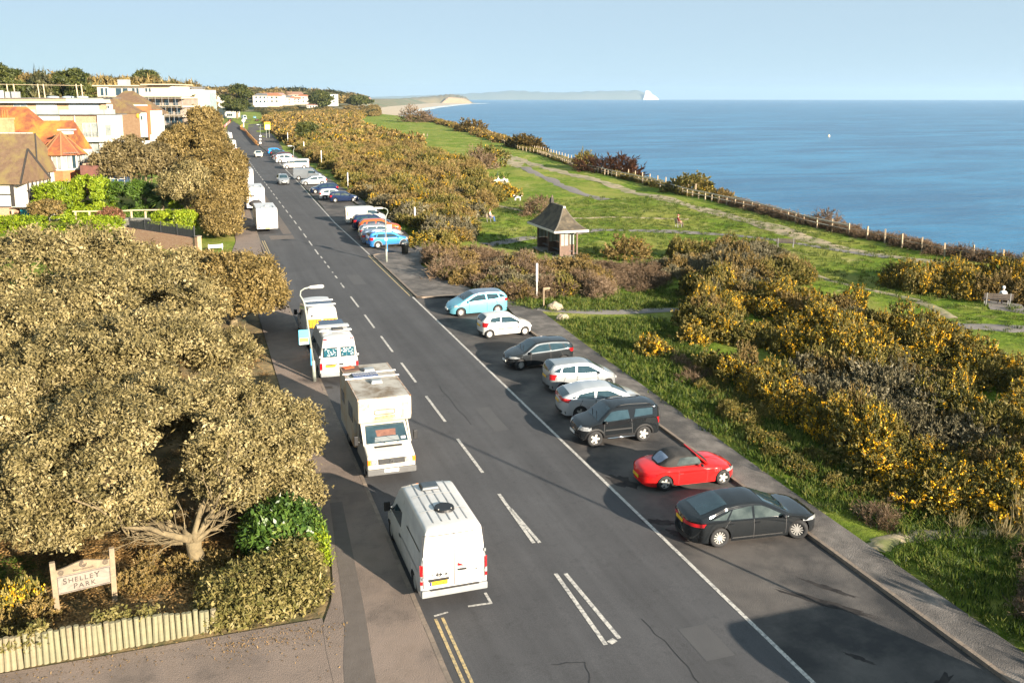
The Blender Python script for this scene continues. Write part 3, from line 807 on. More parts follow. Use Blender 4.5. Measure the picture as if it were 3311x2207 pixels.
class Body:
    """smooth car body described by its side profile, plan curve and cross-section; patches lie on its surface"""
    def __init__(s, L, W, top, belt, sill=0.2, nf=2.3, nr=2.8, cf=0.75, cr=0.5, tumble=0.32, rad=0.09, crown=0.04, wb=2.6, wr=0.31, foh=None, arch=1.14, tuck=0.05, smooth=3, beltin=0.03):
        s.L, s.W, s.sill, s.nf, s.nr, s.cf, s.cr = L, W, sill, nf, nr, cf, cr
        s.tumble, s.rad, s.crown, s.tuck, s.beltin = tumble, rad, crown, tuck, beltin
        s.tx = np.array([p[0] for p in top]); s.tz = np.array([p[1] for p in top])
        g = np.linspace(-L / 2, L / 2, 400); z = np.interp(g, s.tx, s.tz)
        for _ in range(smooth):
            zp = np.pad(z, 4, mode='edge'); z = np.convolve(zp, np.ones(9) / 9, 'valid')
        s.g, s.z = g, z
        s.bx = np.array([p[0] for p in belt]); s.bz = np.array([p[1] for p in belt])
        foh = foh if foh is not None else (L - wb) * 0.47
        s.xf = L / 2 - foh; s.xr = s.xf - wb; s.wr = wr; s.ar = wr * arch
    def ztop(s, x): return float(np.interp(x, s.g, s.z))
    def zbelt(s, x): return float(np.interp(x, s.bx, s.bz))
    def plan(s, x):
        h = s.L / 2
        if x > h - s.cf: n, t = s.nf, (x - (h - s.cf)) / s.cf
        elif x < -(h - s.cr): n, t = s.nr, (-x - (h - s.cr)) / s.cr
        else: return s.W / 2
        t = min(max(t, 0), 1)
        return s.W / 2 * (1 - t ** n) ** (1 / n)
    def iplan(s, y, front):
        n, c = (s.nf, s.cf) if front else (s.nr, s.cr)
        t = min(abs(y) / (s.W / 2), 0.9995)
        x = s.L / 2 - c + c * (1 - t ** n) ** (1 / n)
        return x if front else -x
    def wz(s, x, z):
        b = s.zbelt(x)
        if z > b: k = 1 - s.beltin - s.tumble * (z - b) / (s.W / 2)
        else:
            m = 0.45 * b + 0.18
            if z > m: k = 1 - s.beltin * ((z - m) / max(b - m, .01)) ** 2
            else: k = 1 - s.tuck * ((m - z) / max(m - s.sill, .01)) ** 2
        return k
    def hw(s, x, z): return s.plan(x) * s.wz(x, z)
    def zbot(s, x):
        z = s.sill
        for xw in (s.xf, s.xr):
            if abs(x - xw) < s.ar:
                z = max(z, s.wr + math.sqrt(max(s.ar ** 2 - (x - xw) ** 2, 0)))
        # bumpers curve up a little at the ends
        e = (abs(x) - (s.L / 2 - 0.25)) / 0.25
        if e > 0: z += 0.1 * e * e
        return z
    def section(s, x):
        zt, zb = s.ztop(x), s.zbot(x)
        r = min(s.rad, max(zt - zb, 0.02) * 0.4); cr = min(s.crown, (zt - zb) * .2)
        zs = zt - cr - r
        belt = s.zbelt(x)
        P = []
        lv = [0, .12, .3, .5, .68, .82, .93]
        zb2 = min(belt, zs)
        for f in lv: z = zb + (zb2 - zb) * f; P.append((s.hw(x, z), z))
        for f in (0, .25, .5, .75): z = zb2 + (zs - zb2) * f; P.append((s.hw(x, z), z))
        ye = s.hw(x, zs)
        rr = min(r, ye * .6)
        for k in range(5):
            a = math.pi / 2 * k / 4
            P.append((ye - rr + rr * math.cos(a), zs + r * math.sin(a)))
        yi = ye - rr
        for f in (.8, .55, .3, 0):
            P.append((yi * f, zs + r + cr * (1 - f * f)))
        return P
    def topz(s, x, y):
        zt = s.ztop(x); zb = s.zbot(x)
        r = min(s.rad, max(zt - zb, .02) * .4); cr = min(s.crown, (zt - zb) * .2)
        ye = s.hw(x, zt - cr - r); yi = max(ye - min(r, ye * .6), .01)
        return zt - cr + cr * (1 - min(abs(y) / yi, 1) ** 2)
    def topw(s, x):
        zt = s.ztop(x); zb = s.zbot(x)
        r = min(s.rad, max(zt - zb, .02) * .4); cr = min(s.crown, (zt - zb) * .2)
        ye = s.hw(x, zt - cr - r)
        return ye - min(r, ye * .6)
    def shell(s, m, parent, name='body', mats2=None, split=None):
        h = s.L / 2
        xs = set(np.linspace(-h + s.cr, h - s.cf, 34))
        for k in range(11):
            xs.add(h - s.cf + s.cf * math.sin(math.pi / 2 * k / 10) ** (1.0) * 0.9995)
            xs.add(-h + s.cr - s.cr * math.sin(math.pi / 2 * k / 10) * 0.9995)
        for xw in (s.xf, s.xr):
            for k in range(13):
                xs.add(xw + s.ar * math.cos(math.pi * k / 12) * 0.999)
            xs.add(xw + s.ar * 1.002); xs.add(xw - s.ar * 1.002)
        xs = sorted(x for x in xs if -h < x < h)
        secs = [s.section(x) for x in xs]
        n = len(secs[0]); V, F, mi = [], [], []
        for x, sc in zip(xs, secs):
            V += [(x, y, z) for y, z in sc] + [(x, -y, z) for y, z in sc[-2::-1]]
        w_ = 2 * n - 1
        for i in range(len(xs) - 1):
            for j in range(w_ - 1):
                a = i * w_ + j
                F.append((a, a + w_, a + w_ + 1, a + 1))
                zc = (V[a][2] + V[a + w_ + 1][2]) / 2
                mi.append(1 if split and zc > split(0.5 * (xs[i] + xs[i + 1])) else 0)
        for base, rev in ((0, True), ((len(xs) - 1) * w_, False)):
            for j in range(n - 1):
                q = (base + j, base + j + 1, base + w_ - 2 - j, base + w_ - 1 - j)
                if j == n - 2: q = (base + j, base + j + 1, base + w_ - 1 - j)
                F.append(q[::-1] if not rev else q); mi.append(0)
        mb = MB(); mb.v, mb.f, mb.mi = V, F, mi
        o = mb.build(name, [m] + ([mats2] if mats2 else []), parent, smooth=True)
        ub = MB().box((0, 0, (s.sill + 0.55) / 2 + .03), (s.L - .5, s.W - .5, 0.5 - s.sill * .3))
        ub.box((0, 0, .62), (s.L - .7, s.W - .34, .16))
        ub.build('underbody', BLACK, parent)
        return o
    # patches -----------------------------------------------------------
    def side(s, lo, hi, sg, off=0.008, nu=10, nv=5):
        """between two (x, z) polylines on the flank sg = +1 / -1"""
        V, F = [], []
        lo = np.array(lo, float); hi = np.array(hi, float)
        def rs(p, u):
            t = np.linspace(0, 1, len(p)); return np.interp(u, t, p[:, 0]), np.interp(u, t, p[:, 1])
        for i in range(nu + 1):
            u = i / nu
            xl, zl = rs(lo, u); xh, zh = rs(hi, u)
            for j in range(nv + 1):
                v = j / nv
                x = xl + (xh - xl) * v; z = zl + (zh - zl) * v
                V.append((x, sg * (s.hw(x, z) + off), z))
            if i:
                for j in range(nv):
                    a = (i - 1) * (nv + 1) + j
                    q = (a, a + nv + 1, a + nv + 2, a + 1)
                    F.append(q if sg < 0 else q[::-1])
        return MB().add(V, F)
    def top(s, x0, x1, f0=0.94, f1=0.94, off=0.008, nu=10, nv=8, yc=None):
        V, F = [], []
        for i in range(nu + 1):
            x = x0 + (x1 - x0) * i / nu
            dz = (s.ztop(x + .02) - s.ztop(x - .02)) / .04
            nn = Vector((-dz, 0, 1)).normalized() * off
            f = f0 + (f1 - f0) * i / nu
            for j in range(nv + 1):
                y = s.topw(x) * f * (2 * j / nv - 1) if yc is None else yc[0] + (yc[1] - yc[0]) * j / nv
                V.append((x + nn.x, y, s.topz(x, y) + nn.z))
            if i:
                for j in range(nv):
                    a = (i - 1) * (nv + 1) + j
                    q = (a, a + nv + 1, a + nv + 2, a + 1)
                    F.append(q if x1 > x0 else q[::-1])
        return MB().add(V, F)
    def xend(s, y, z, front):
        """x of the end surface at (y, z)"""
        xp = s.iplan(abs(y) / max(s.wz((1 if front else -1) * (s.L / 2 - .3), z), .5), front)
        h = s.L / 2
        g, zz = (s.g, s.z)
        ok = np.where(zz >= z + 0.02)[0]
        if len(ok) == 0: return xp
        xt = g[ok[-1]] if front else g[ok[0]]
        return min(xp, xt) if front else max(xp, xt)
    def end(s, front, ya, yb, za, zb, off=0.012, nu=8, nv=3, za2=None, zb2=None):
        """patch over the nose or tail, y from ya to yb, z from za to zb (za2/zb2 at the yb side)"""
        V, F = [], []
        za2 = za if za2 is None else za2; zb2 = zb if zb2 is None else zb2
        for i in range(nu + 1):
            u = i / nu; uu = math.sin(u * math.pi / 2) if abs(yb) > .7 * s.W / 2 else u
            y = ya + (yb - ya) * uu
            for j in range(nv + 1):
                v = j / nv
                z = (za + (za2 - za) * u) * (1 - v) + (zb + (zb2 - zb) * u) * v
                x = s.xend(y, z, front)
                V.append((x + (off if front else -off), y * 1.0 + (math.copysign(off * .6, y) if abs(y) > .8 * s.W / 2 else 0), z))
            if i:
                for j in range(nv):
                    a = (i - 1) * (nv + 1) + j
                    q = (a, a + nv + 1, a + nv + 2, a + 1)
                    F.append(q if (front == (yb > ya)) else q[::-1])
        return MB().add(V, F)

def finish_car(b, t, spec):
    """the usual parts: glass, lamps, plates, mirrors, handles, wheels"""
    lo = spec.get('lo', False)
    gl = spec.get('glass', GLASS)
    x0, x1 = spec['wind']; b.top(x1, x0, .86, .93, nv=8).build('windscreen', gl, t, True)
    if spec.get('rear'):
        x0, x1 = spec['rear']; b.top(x0, x1, spec.get('rearf', .86), .90).build('rear_window', spec.get('rglass', gl), t, True)
    for w_ in spec['wins']:
        for sg in (1, -1):
            b.side(w_[0], w_[1], sg).build('side_window', spec.get('sglass', gl) if sg < 0 else gl, t, True)
    if not lo:
        for px in spec.get('pillars', ()):
            for sg in (1, -1):
                b.side([(px[0] - .03, px[1]), (px[0] + .03, px[1])], [(px[2] - .03, px[3]), (px[2] + .03, px[3])], sg, .010, 2, 4).build('pillar_trim', BLACK, t)
        for sx in spec.get('seams', ()):
            for sg in (1, -1):
                b.side([(sx[0] - .014, sx[1]), (sx[0] + .014, sx[1])], [(sx[2] - .014, sx[3]), (sx[2] + .014, sx[3])], sg, .003, 1, 6).build('door_seam', SEAM, t)
    z0, z1, yi = spec['head']
    for sg in (1, -1):
        b.end(True, sg * yi, sg * b.W / 2 * .985, z0, z1, za2=z0 + spec.get('hup', .06), zb2=z1 + spec.get('hup2', .04), nu=10).build('headlight', CLEARLAMP, t, True)
    z0, z1, yi = spec['tail']
    for sg in (1, -1):
        b.end(False, sg * yi, sg * b.W / 2 * spec.get('tailw', .975), z0, z1, nu=10, za2=z0 + spec.get('tup', 0), zb2=z1 + spec.get('tup2', 0)).build('taillight', REDLAMP, t, True)
    if spec.get('grille'):
        y, z0, z1 = spec['grille']; b.end(True, -y, y, z0, z1, nu=8).build('grille', BLACK, t)
    if spec.get('lowgrille'):
        y, z0, z1 = spec['lowgrille']; b.end(True, -y, y, z0, z1, nu=8).build('lower_grille', BLACK, t)
    pf, pr = spec.get('plates', (.42, .75))
    mb = MB().box((b.xend(0, pf, True) + .02, 0, pf), (.02, .52, .11)); mb.build('front_plate', WPLATE, t)
    mb = MB().box((b.xend(0, pr, False) - .015, 0, pr), (.02, .52, .11)); mb.build('rear_plate', YPLATE, t)
    if spec.get('rtrim'):
        z0, z1 = spec['rtrim']; b.end(False, -b.W / 2 * .9, b.W / 2 * .9, z0, z1, nu=10).build('bumper_trim', BLACK, t, True)
    if spec.get('ftrim'):
        z0, z1 = spec['ftrim']; b.end(True, -b.W / 2 * .9, b.W / 2 * .9, z0, z1, nu=10).build('bumper_trim', BLACK, t, True)
    mx = spec['mirror']
    for sg in (1, -1):
        zb = b.zbelt(mx) + .06
        m_ = MB().ellipsoid((mx, sg * (b.W / 2 + .09), zb), (.07, .11, .075), 10, 6); m_.bar((mx, sg * (b.W / 2 - .05), zb - .04), (mx, sg * (b.W / 2 + .06), zb - .02), .05)
        m_.build('mirror', spec.get('mmat', spec['paint']), t, True)
    for hx, hz in spec.get('handles', ()):
        for sg in (1, -1):
            MB().box((hx, sg * (b.hw(hx, hz) + .012), hz), (.2, .03, .035)).build('door_handle', spec.get('hmat', spec['paint']), t)
    if spec.get('rails'):
        xa, xb, m_ = spec['rails']
        for sg in (1, -1):
            pts = [(x, sg * (b.topw(x) * .98), b.topz(x, b.topw(x) * .98) + (.055 if 0 < i < 7 else 0)) for i, x in enumerate(np.linspace(xa, xb, 8))]
            MB().tube(pts, .022, 6).build('roof_rail', m_, t, True)
    if spec.get('mould'):
        xa, xb, z0, z1, m_ = spec['mould']
        for sg in (1, -1):
            b.side([(xa, z0), (xb, z0)], [(xa + .04, z1), (xb - .04, z1)], sg, .014, 10, 2).build('side_moulding', m_, t)
    if spec.get('cladding'):
        for sg in (1, -1):
            b.side([(b.xr + b.ar, b.sill), (b.xf - b.ar, b.sill)], [(b.xr + b.ar, b.sill + .14), (b.xf - b.ar, b.sill + .14)], sg, .012, 8, 2).build('sill_cladding', BLACK, t)
            for xw in (b.xf, b.xr):
                mb = MB(); n = 14; V, F = [], []
                for k in range(n + 1):
                    a = math.pi * (-.04 + 1.08 * k / n)
                    for rr in (b.ar * .995, b.ar * 1.17):
                        x, z = xw + rr * math.cos(a), max(b.wr + rr * math.sin(a), b.sill)
                        V.append((x, sg * (b.hw(x, z) + .014), z))
                    if k:
                        q = (2 * k - 2, 2 * k - 1, 2 * k + 1, 2 * k); F.append(q if sg > 0 else q[::-1])
                mb.add(V, F).build('arch_cladding', spec['cladding'], t)
    st = spec.get('style', '5'); ww = spec.get('ww', .21)
    for x, steer in ((b.xf, spec.get('steer', 0)), (b.xr, 0)):
        for sg in (1, -1):
            add_wheel(t, x, sg * (b.W / 2 - ww / 2 - .015), b.wr, ww, st, steer)
    if spec.get('wipers', True) and not lo:
        x1 = spec['wind'][1]
        mb = MB()
        for y in (-.05, .45):
            pts = [(x1 - .02, y, b.topz(x1 - .02, y) + .02), (x1 - .2, y - .5, b.topz(x1 - .2, y - .5) + .025)]
            mb.tube(pts, .012, 4)
        mb.build('wipers', BLACK, t)
    return t

# body kinds: (profile, belt, windows...) scaled to the length of each car
def hatch(t, L, W, H, pm, wb, wr=.30, doors=5, hood=.95, seed=0, **kw):
    f = L / 4.0
    x = lambda v: v * f
    h = H / 1.5
    top = kw.pop('top', None) or [(x(-2.0), .62 * h), (x(-1.985), 1.02 * h), (x(-1.93), 1.12 * h), (x(-1.60), 1.42 * h), (x(-1.45), 1.455 * h), (x(-.6), 1.5 * h), (x(0.05), 1.48 * h), (x(.35), 1.43 * h), (x(1.05), 1.0 * h), (x(1.3), .94 * h), (x(1.75), .80 * h), (x(1.9), .70 * h), (x(2.0), .5 * h)]
    belt = kw.pop('belt', None) or [(x(-1.95), 1.02 * h), (x(-1), .95 * h), (x(.9), .88 * h), (x(1.4), .8 * h), (x(2), .66 * h)]
    b = Body(L, W, top, belt, wb=wb, wr=wr, sill=.2, tumble=kw.pop('tumble', .42), cf=kw.pop('cf', .8), cr=kw.pop('cr', .5), foh=kw.pop('foh', None))
    roof = kw.pop('roof', None)
    b.shell(pm, t, mats2=roof, split=(lambda X: b.zbelt(X) + .42 * h if abs(X + .3) < 1.2 else 9) if roof else None)
    z = lambda X, dz: b.zbelt(X) + dz
    zr = lambda X, dz: b.ztop(X) - dz
    if doors >= 4:
        wins = [([(x(-.42), z(x(-.42), .03)), (x(.25), z(0, .03)), (x(.93), z(x(.93), .03))], [(x(-.36), zr(x(-.36), .17)), (x(.15), zr(x(.15), .175)), (x(.36), zr(x(.36), .21))]),
                ([(x(-1.32), z(x(-1.3), .05)), (x(-.52), z(x(-.5), .03))], [(x(-1.18), zr(x(-1.18), .18)), (x(-.47), zr(x(-.46), .17))]),
                ([(x(-1.72), z(x(-1.7), .13)), (x(-1.40), z(x(-1.4), .05))], [(x(-1.47), zr(x(-1.47), .2)), (x(-1.27), zr(x(-1.27), .185))])]
    else:
        wins = [([(x(-.55), z(x(-.42), .03)), (x(.25), z(0, .03)), (x(.93), z(x(.93), .03))], [(x(-.48), zr(x(-.36), .17)), (x(.15), zr(x(.15), .175)), (x(.36), zr(x(.36), .21))]),
                ([(x(-1.45), z(x(-1.4), .08)), (x(-.66), z(x(-.6), .03))], [(x(-1.28), zr(x(-1.28), .19)), (x(-.6), zr(x(-.6), .17))])]
    sp = dict(paint=pm, wind=(x(.36), x(1.06)), rear=(x(-1.93), x(-1.6)), wins=wins, head=(.60 * h, .76 * h, .42 * W), tail=(.74 * h, 1.0 * h, .36 * W), grille=(.38, .58 * h, .66 * h), lowgrille=(.5, .28, .42 * h),
              mirror=x(.8), handles=((x(-.3), .80 * h), (x(-1.2), .83 * h))[:2 if doors > 3 else 1], plates=(.45 * h, .78 * h),
              seams=((x(.75), .3, x(.72), .86 * h), (x(-.47), .25, x(-.45), .93 * h), (x(-1.2), .62, x(-1.05), .95 * h)), rtrim=(.28, .40))
    if not doors >= 4: sp['handles'] = ((x(-.35), .8 * h),)
    sp.update(kw)
    return finish_car(b, t, sp), b

def saloon(t, pm):
    L, W = 4.94, 1.886
    top = [(-2.47, .55), (-2.46, .86), (-2.42, 1.0), (-2.3, 1.06), (-2.0, 1.11), (-1.1, 1.40), (-.6, 1.45), (0, 1.455), (.3, 1.42), (1.22, 1.01), (1.5, .96), (2.0, .88), (2.25, .79), (2.4, .68), (2.47, .5)]
    belt = [(-2.4, .97), (-1.5, .96), (0, .93), (1.2, .9), (1.6, .86), (2.47, .68)]
    b = Body(L, W, top, belt, wb=2.924, wr=.355, sill=.2, tumble=.56, cf=.85, cr=.75, foh=.92, nr=2.6)
    b.shell(pm, t)
    sp = dict(paint=pm, wind=(.3, 1.24), rear=(-1.98, -1.0), rearf=.78, style='14', ww=.25, sglass=GLASS2,
              wins=[([(-.12, .955), (.5, .945), (1.02, .93)], [(-.08, 1.31), (.2, 1.29), (.42, 1.21)]), ([(-1.08, .97), (-.2, .955)], [(-.86, 1.25), (-.16, 1.31)]), ([(-1.66, 1.0), (-1.16, .975)], [(-1.08, 1.17), (-.93, 1.235)])],
              head=(.60, .74, .5), tail=(.78, .9, .2), grille=(.45, .36, .66), mirror=.92, handles=((-.02, .80), (-1.0, .82)), plates=(.42, .80),
              seams=((1.05, .3, 1.05, .9), (-.14, .25, -.14, .93), (-1.2, .7, -1.02, .95)), rtrim=(.26, .42), lowgrille=(.75, .26, .36), steer=-.5, hup=.08, mould=(-.95, .95, .30, .345, CHROME), mmat=BLACK)
    return finish_car(b, t, sp), b

def roadster(t, pm):
    SOFT = mat('black_soft_top', (0.018, 0.017, 0.016), rough=0.9, col2=(0.035, 0.032, 0.03), scale=3, bump=.3)
    L, W = 4.05, 1.74
    top = [(-2.025, .45), (-2.01, .72), (-1.95, .80), (-1.6, .86), (-1.2, .885), (-.98, .90), (-.2, .90), (.45, .90), (1.0, .87), (1.5, .78), (1.8, .68), (1.95, .58), (2.02, .42)]
    belt = [(-2, .70), (-1.2, .80), (0, .79), (.8, .78), (2, .58)]
    b = Body(L, W, top, belt, wb=2.446, wr=.305, sill=.19, tumble=.5, cf=.95, cr=.8, foh=.72, rad=.16, nf=2.1, nr=2.4)
    b.shell(pm, t)
    # folding roof as its own shell
    h2 = Body(1.75, 1.36, [(-.87, .85), (-.80, .93), (-.52, 1.14), (-.2, 1.27), (.25, 1.285), (.55, 1.23), (.87, 1.19)], [(-1, .88), (1, .88)], wb=9, wr=.01, sill=.82, tumble=.30, cf=.02, cr=.55, rad=.12, nr=2.4, foh=-4)
    V = []
    o = None
    xs = np.linspace(-.86, .80, 20); mb = MB(); n = None; VV, FF = [], []
    for x in xs:
        sc = h2.section(x); row = [(x - .42, y, z) for y, z in sc] + [(x - .42, -y, z) for y, z in sc[-2::-1]]
        n = len(row); VV += row
    for i in range(len(xs) - 1):
        for j in range(n - 1):
            a = i * n + j; FF.append((a, a + n, a + n + 1, a + 1))
    mb.add(VV, FF); mb.build('soft_top', SOFT, t, True)
    q = h2.top(-.80, -.42, .72, .78, off=.012); q.v = [(x - .42, y, z) for x, y, z in q.v]
    q.build('rear_window', mat('plastic_window', (.22, .27, .36), rough=.15, col2=(.16, .2, .28)), t, True)
    for sg in (1, -1):
        q = h2.side([(-.18, .93), (.3, .925), (.86, .92)], [(-.02, 1.17), (.3, 1.19), (.70, 1.16)], sg, .012); q.v = [(x - .42, y, z) for x, y, z in q.v]
        q.build('side_window', GLASS2, t, True)
    ws = MB(); V = []
    for i in range(7):
        u = i / 6 * 2 - 1
        V += [(.83 - .16 * u * u, u * .70, .90), (.36 - .10 * u * u, u * .56, 1.225)]
    ws.add(V, [(2 * i, 2 * i + 2, 2 * i + 3, 2 * i + 1) for i in range(6)]); ws.build('windscreen', GLASS, t, True)
    fr = MB()
    for sg in (1, -1): fr.bar((.68, sg * .71, .88), (.26, sg * .575, 1.235), .05)
    fr.bar((.26, -.575, 1.235), (.26, .575, 1.235), .05)
    fr.build('windscreen_frame', pm, t)
    for sg in (1, -1):
        b.end(True, sg * .42, sg * .80, .52, .64).build('headlight', CLEARLAMP, t, True)
        b.end(False, sg * .5, sg * .83, .58, .72).build('taillight', REDLAMP, t, True)
        b.end(True, sg * .80, sg * .845, .50, .58).build('indicator', AMBER, t, True)
        for k in range(4):
            b.side([(.92 + .09 * k, .60), (.95 + .09 * k, .60)], [(.90 + .09 * k, .72), (.94 + .09 * k, .72)], sg, .006, 1, 2).build('gill', SEAM, t)
        MB().ellipsoid((.35, sg * .92, .93), (.06, .1, .06)).build('mirror', BLACK, t, True)
        MB().box((-.5, sg * (b.hw(-.5, .66) + .01), .66), (.2, .02, .04)).build('door_handle', BLACK, t)
        b.side([(.59, .22), (.61, .22)], [(.62, .78), (.64, .78)], sg, .003, 1, 6).build('door_seam', SEAM, t)
        b.side([(-.60, .22), (-.58, .22)], [(-.60, .79), (-.58, .79)], sg, .003, 1, 6).build('door_seam', SEAM, t)
    MB().box((b.xend(0, .45, False) - .01, 0, .47), (.02, .52, .11)).build('rear_plate', YPLATE, t)
    b.end(True, -.25, .25, .44, .54).build('grille', BLACK, t)
    MB().box((1.0, 0, .885), (.9, .05, .012), ry=.06).build('bonnet_ridge', pm, t)
    for x in (b.xf, b.xr):
        for sg in (1, -1): add_wheel(t, x, sg * (W / 2 - .125), .305, .22, '5')
    return t

def van(t, L, W, H, pm, wb, wr=.34, roofpm=None, wins=None, nose=1.0, wind=(0.5, 1.0), lo=False, style='steel', rearwin=False, tail=(0.95, 1.45), hood=1.05, tumble=.10, foh=.95, glass=None, rh=.12):
    """panel van with a flat back; nose = length from the windscreen foot to the bumper"""
    h = L / 2
    xw = h - nose
    rake = wind[0]
    top = [(-h, H - .10), (-h + .02, H - .05), (-h + .12, H - .01), (-h + .5, H), (xw - rake - .35, H), (xw - rake, H - .10), (xw, hood + .08), (xw + .12, hood), (h - .22, hood - .18), (h - .06, hood - .34), (h, .5)]
    belt = [(-h, 1.1), (xw - rake - .4, 1.1), (xw, hood - .02), (h, hood - .35)]
    b = Body(L, W, top, belt, wb=wb, wr=wr, sill=.28, tumble=tumble, cf=.7, cr=.10, nr=4, nf=2.6, foh=foh, rad=rh, smooth=2, crown=.05, tuck=.03, beltin=.01)
    b.shell(pm, t)
    gl = glass or GLASS
    b.top(xw - .03, xw - rake + .06, .90, .93).build('windscreen', gl, t, True)
    for sg in (1, -1):
        b.side([(xw - rake - .75, hood + .06), (xw - .12, hood + .04)], [(xw - rake - .72, min(H - .42, 1.75)), (xw - rake * .85 - .02, min(H - .45, 1.72))], sg).build('side_window', gl, t, True)
        b.side([(xw - rake - .82, .35), (xw - rake - .80, .35)], [(xw - rake - .82, H - .3), (xw - rake - .80, H - .3)], sg, .004, 1, 6).build('door_seam', SEAM, t)
        b.end(True, sg * .5 * W / 2 * 1.2, sg * W / 2 * .97, hood - .42, hood - .2, za2=hood - .36, zb2=hood - .12).build('headlight', CLEARLAMP, t, True)
        mx = xw - .25
        m_ = MB().box((mx, sg * (W / 2 + .16), hood + .25), (.12, .2, .34)); m_.bar((mx, sg * (W / 2 - .04), hood + .1), (mx, sg * (W / 2 + .1), hood + .2), .05)
        m_.build('mirror', BLACK, t, bevel=.03)
        MB().box((xw - rake - .7, sg * (b.hw(0, .95) + .012), .98), (.2, .03, .05)).build('door_handle', BLACK, t)
    b.end(True, -.55, .55, hood - .40, hood - .24).build('grille', BLACK, t)
    b.end(True, -W / 2 * .93, W / 2 * .93, .32, .52).build('front_bumper', BLACK, t, True)
    MB().box((h + .01, 0, .44), (.03, .52, .11)).build('front_plate', WPLATE, t)
    for w_ in wins or ():
        for sg in (1, -1): b.side(w_[0], w_[1], sg, .01).build('side_window', gl, t, True)
    for x in (b.xf, b.xr):
        for sg in (1, -1): add_wheel(t, x, sg * (W / 2 - .14), wr, .22, style)
    return b
# ------------------------------------------------------------------ parked and driving vehicles
def park(t, b, front, rear, W):
    fx, fy = front; rx, ry = rear
    a = math.atan2(fy - ry, fx - rx)
    s = -1 if math.cos(a) > 0 else 1
    lx, ly = (b.xf + b.xr) / 2, s * W / 2
    mx, my = (fx + rx) / 2, (fy + ry) / 2
    t.rotation_euler = (0, 0, a)
    X = mx - (lx * math.cos(a) - ly * math.sin(a)); Y = my - (lx * math.sin(a) + ly * math.cos(a))
    t.location = (X, Y, gz0(Y) + 0.006)
P = {k: paint(k, *v) for k, v in dict(
    black=((.008, .010, .012),), dark=((.018, .021, .024), .3), red=((.62, .012, .012),), white=((.60, .59, .565),), silver=((.34, .36, .375), .5, .3), pearl=((.50, .515, .53), .35, .3),
    lightblue=((.16, .46, .58), .35, .3), blue=((.035, .20, .52), .3, .3), navy=((.008, .018, .055), .2), orange=((.72, .10, .015), .2), cream=((.66, .64, .55), .0), grey=((.22, .24, .26), .5), maroon=((.09, .02, .022), .2), oldwhite=((.56, .53, .47), 0, .5), vanwhite=((.58, .57, .55), 0, .45, .5), beige=((.55, .53, .49), .3, .35), brightblue=((.02, .26, .72), .2), slate=((.15, .20, .27), .4)).items()}
G_ = 'cars and vans parked along the clifftop road'
t = thing('parked_car', 'black fastback saloon with multi-spoke wheels, nearest car in the bay', 'car', group=G_)
_, b = saloon(t, P['black']); park(t, b, (18.94, 25.3), (16.0, 25.62), 1.886)
t = thing('parked_car', 'bright red roadster with black soft top', 'car', group=G_)
roadster(t, P['red'])
class _B: xf, xr = 2.025 - .72, 2.025 - .72 - 2.446
park(t, _B, (18.82, 30.05), (16.4, 30.23), 1.74)
# black short off-roader
t = thing('parked_car', 'black three-door off-roader with silver side step and spare wheel', 'car', group=G_)
L, W = 3.85, 1.735
b = Body(L, W, [(-1.92, .55), (-1.915, 1.5), (-1.85, 1.60), (-1.5, 1.655), (-.4, 1.69), (.2, 1.66), (.42, 1.60), (.98, 1.12), (1.2, 1.07), (1.65, .98), (1.82, .85), (1.92, .55)], [(-1.92, 1.14), (.9, 1.02), (1.3, .95), (1.92, .8)], wb=2.28, wr=.36, sill=.34, tumble=.29, cf=.6, cr=.3, foh=.74, nr=3.2, arch=1.12)
b.shell(P['black'], t)
finish_car(b, t, dict(paint=P['black'], wind=(.40, 1.0), wins=[([(-.42, 1.14), (.2, 1.1), (.86, 1.08)], [(-.36, 1.50), (.1, 1.50), (.42, 1.46)]), ([(-1.5, 1.22), (-.62, 1.17)], [(-1.52, 1.50), (-.72, 1.50)])], sglass=GLASS2,
    head=(.74, .92, .46), tail=(.82, 1.08, .66), grille=(.36, .66, .8), lowgrille=(.6, .42, .54), mirror=.74, handles=((-.42, .98),), plates=(.55, .75), style='5', ww=.22, cladding=BLACK, mmat=BLACK, hup=0, hup2=-.02,
    rails=(-1.5, .15, BLACK), seams=((.80, .45, .76, 1.02), (-.55, .42, -.5, 1.1)), mould=(-.55, .75, .68, .74, BLACK)))
for sg in (1, -1):
    MB().tube([(-.62, sg * .93, .36), (.66, sg * .93, .36)], .035, 8).build('side_step', CHROME, t, True)
o = add_wheel(t, -2.02, .05, .33, .2, '5', name='spare_wheel'); o.location = (-2.03, .05, .98); o.rotation_euler = (0, 0, R(-90))
park(t, b, (15.61, 35.21), (17.93, 35.13), 1.735)
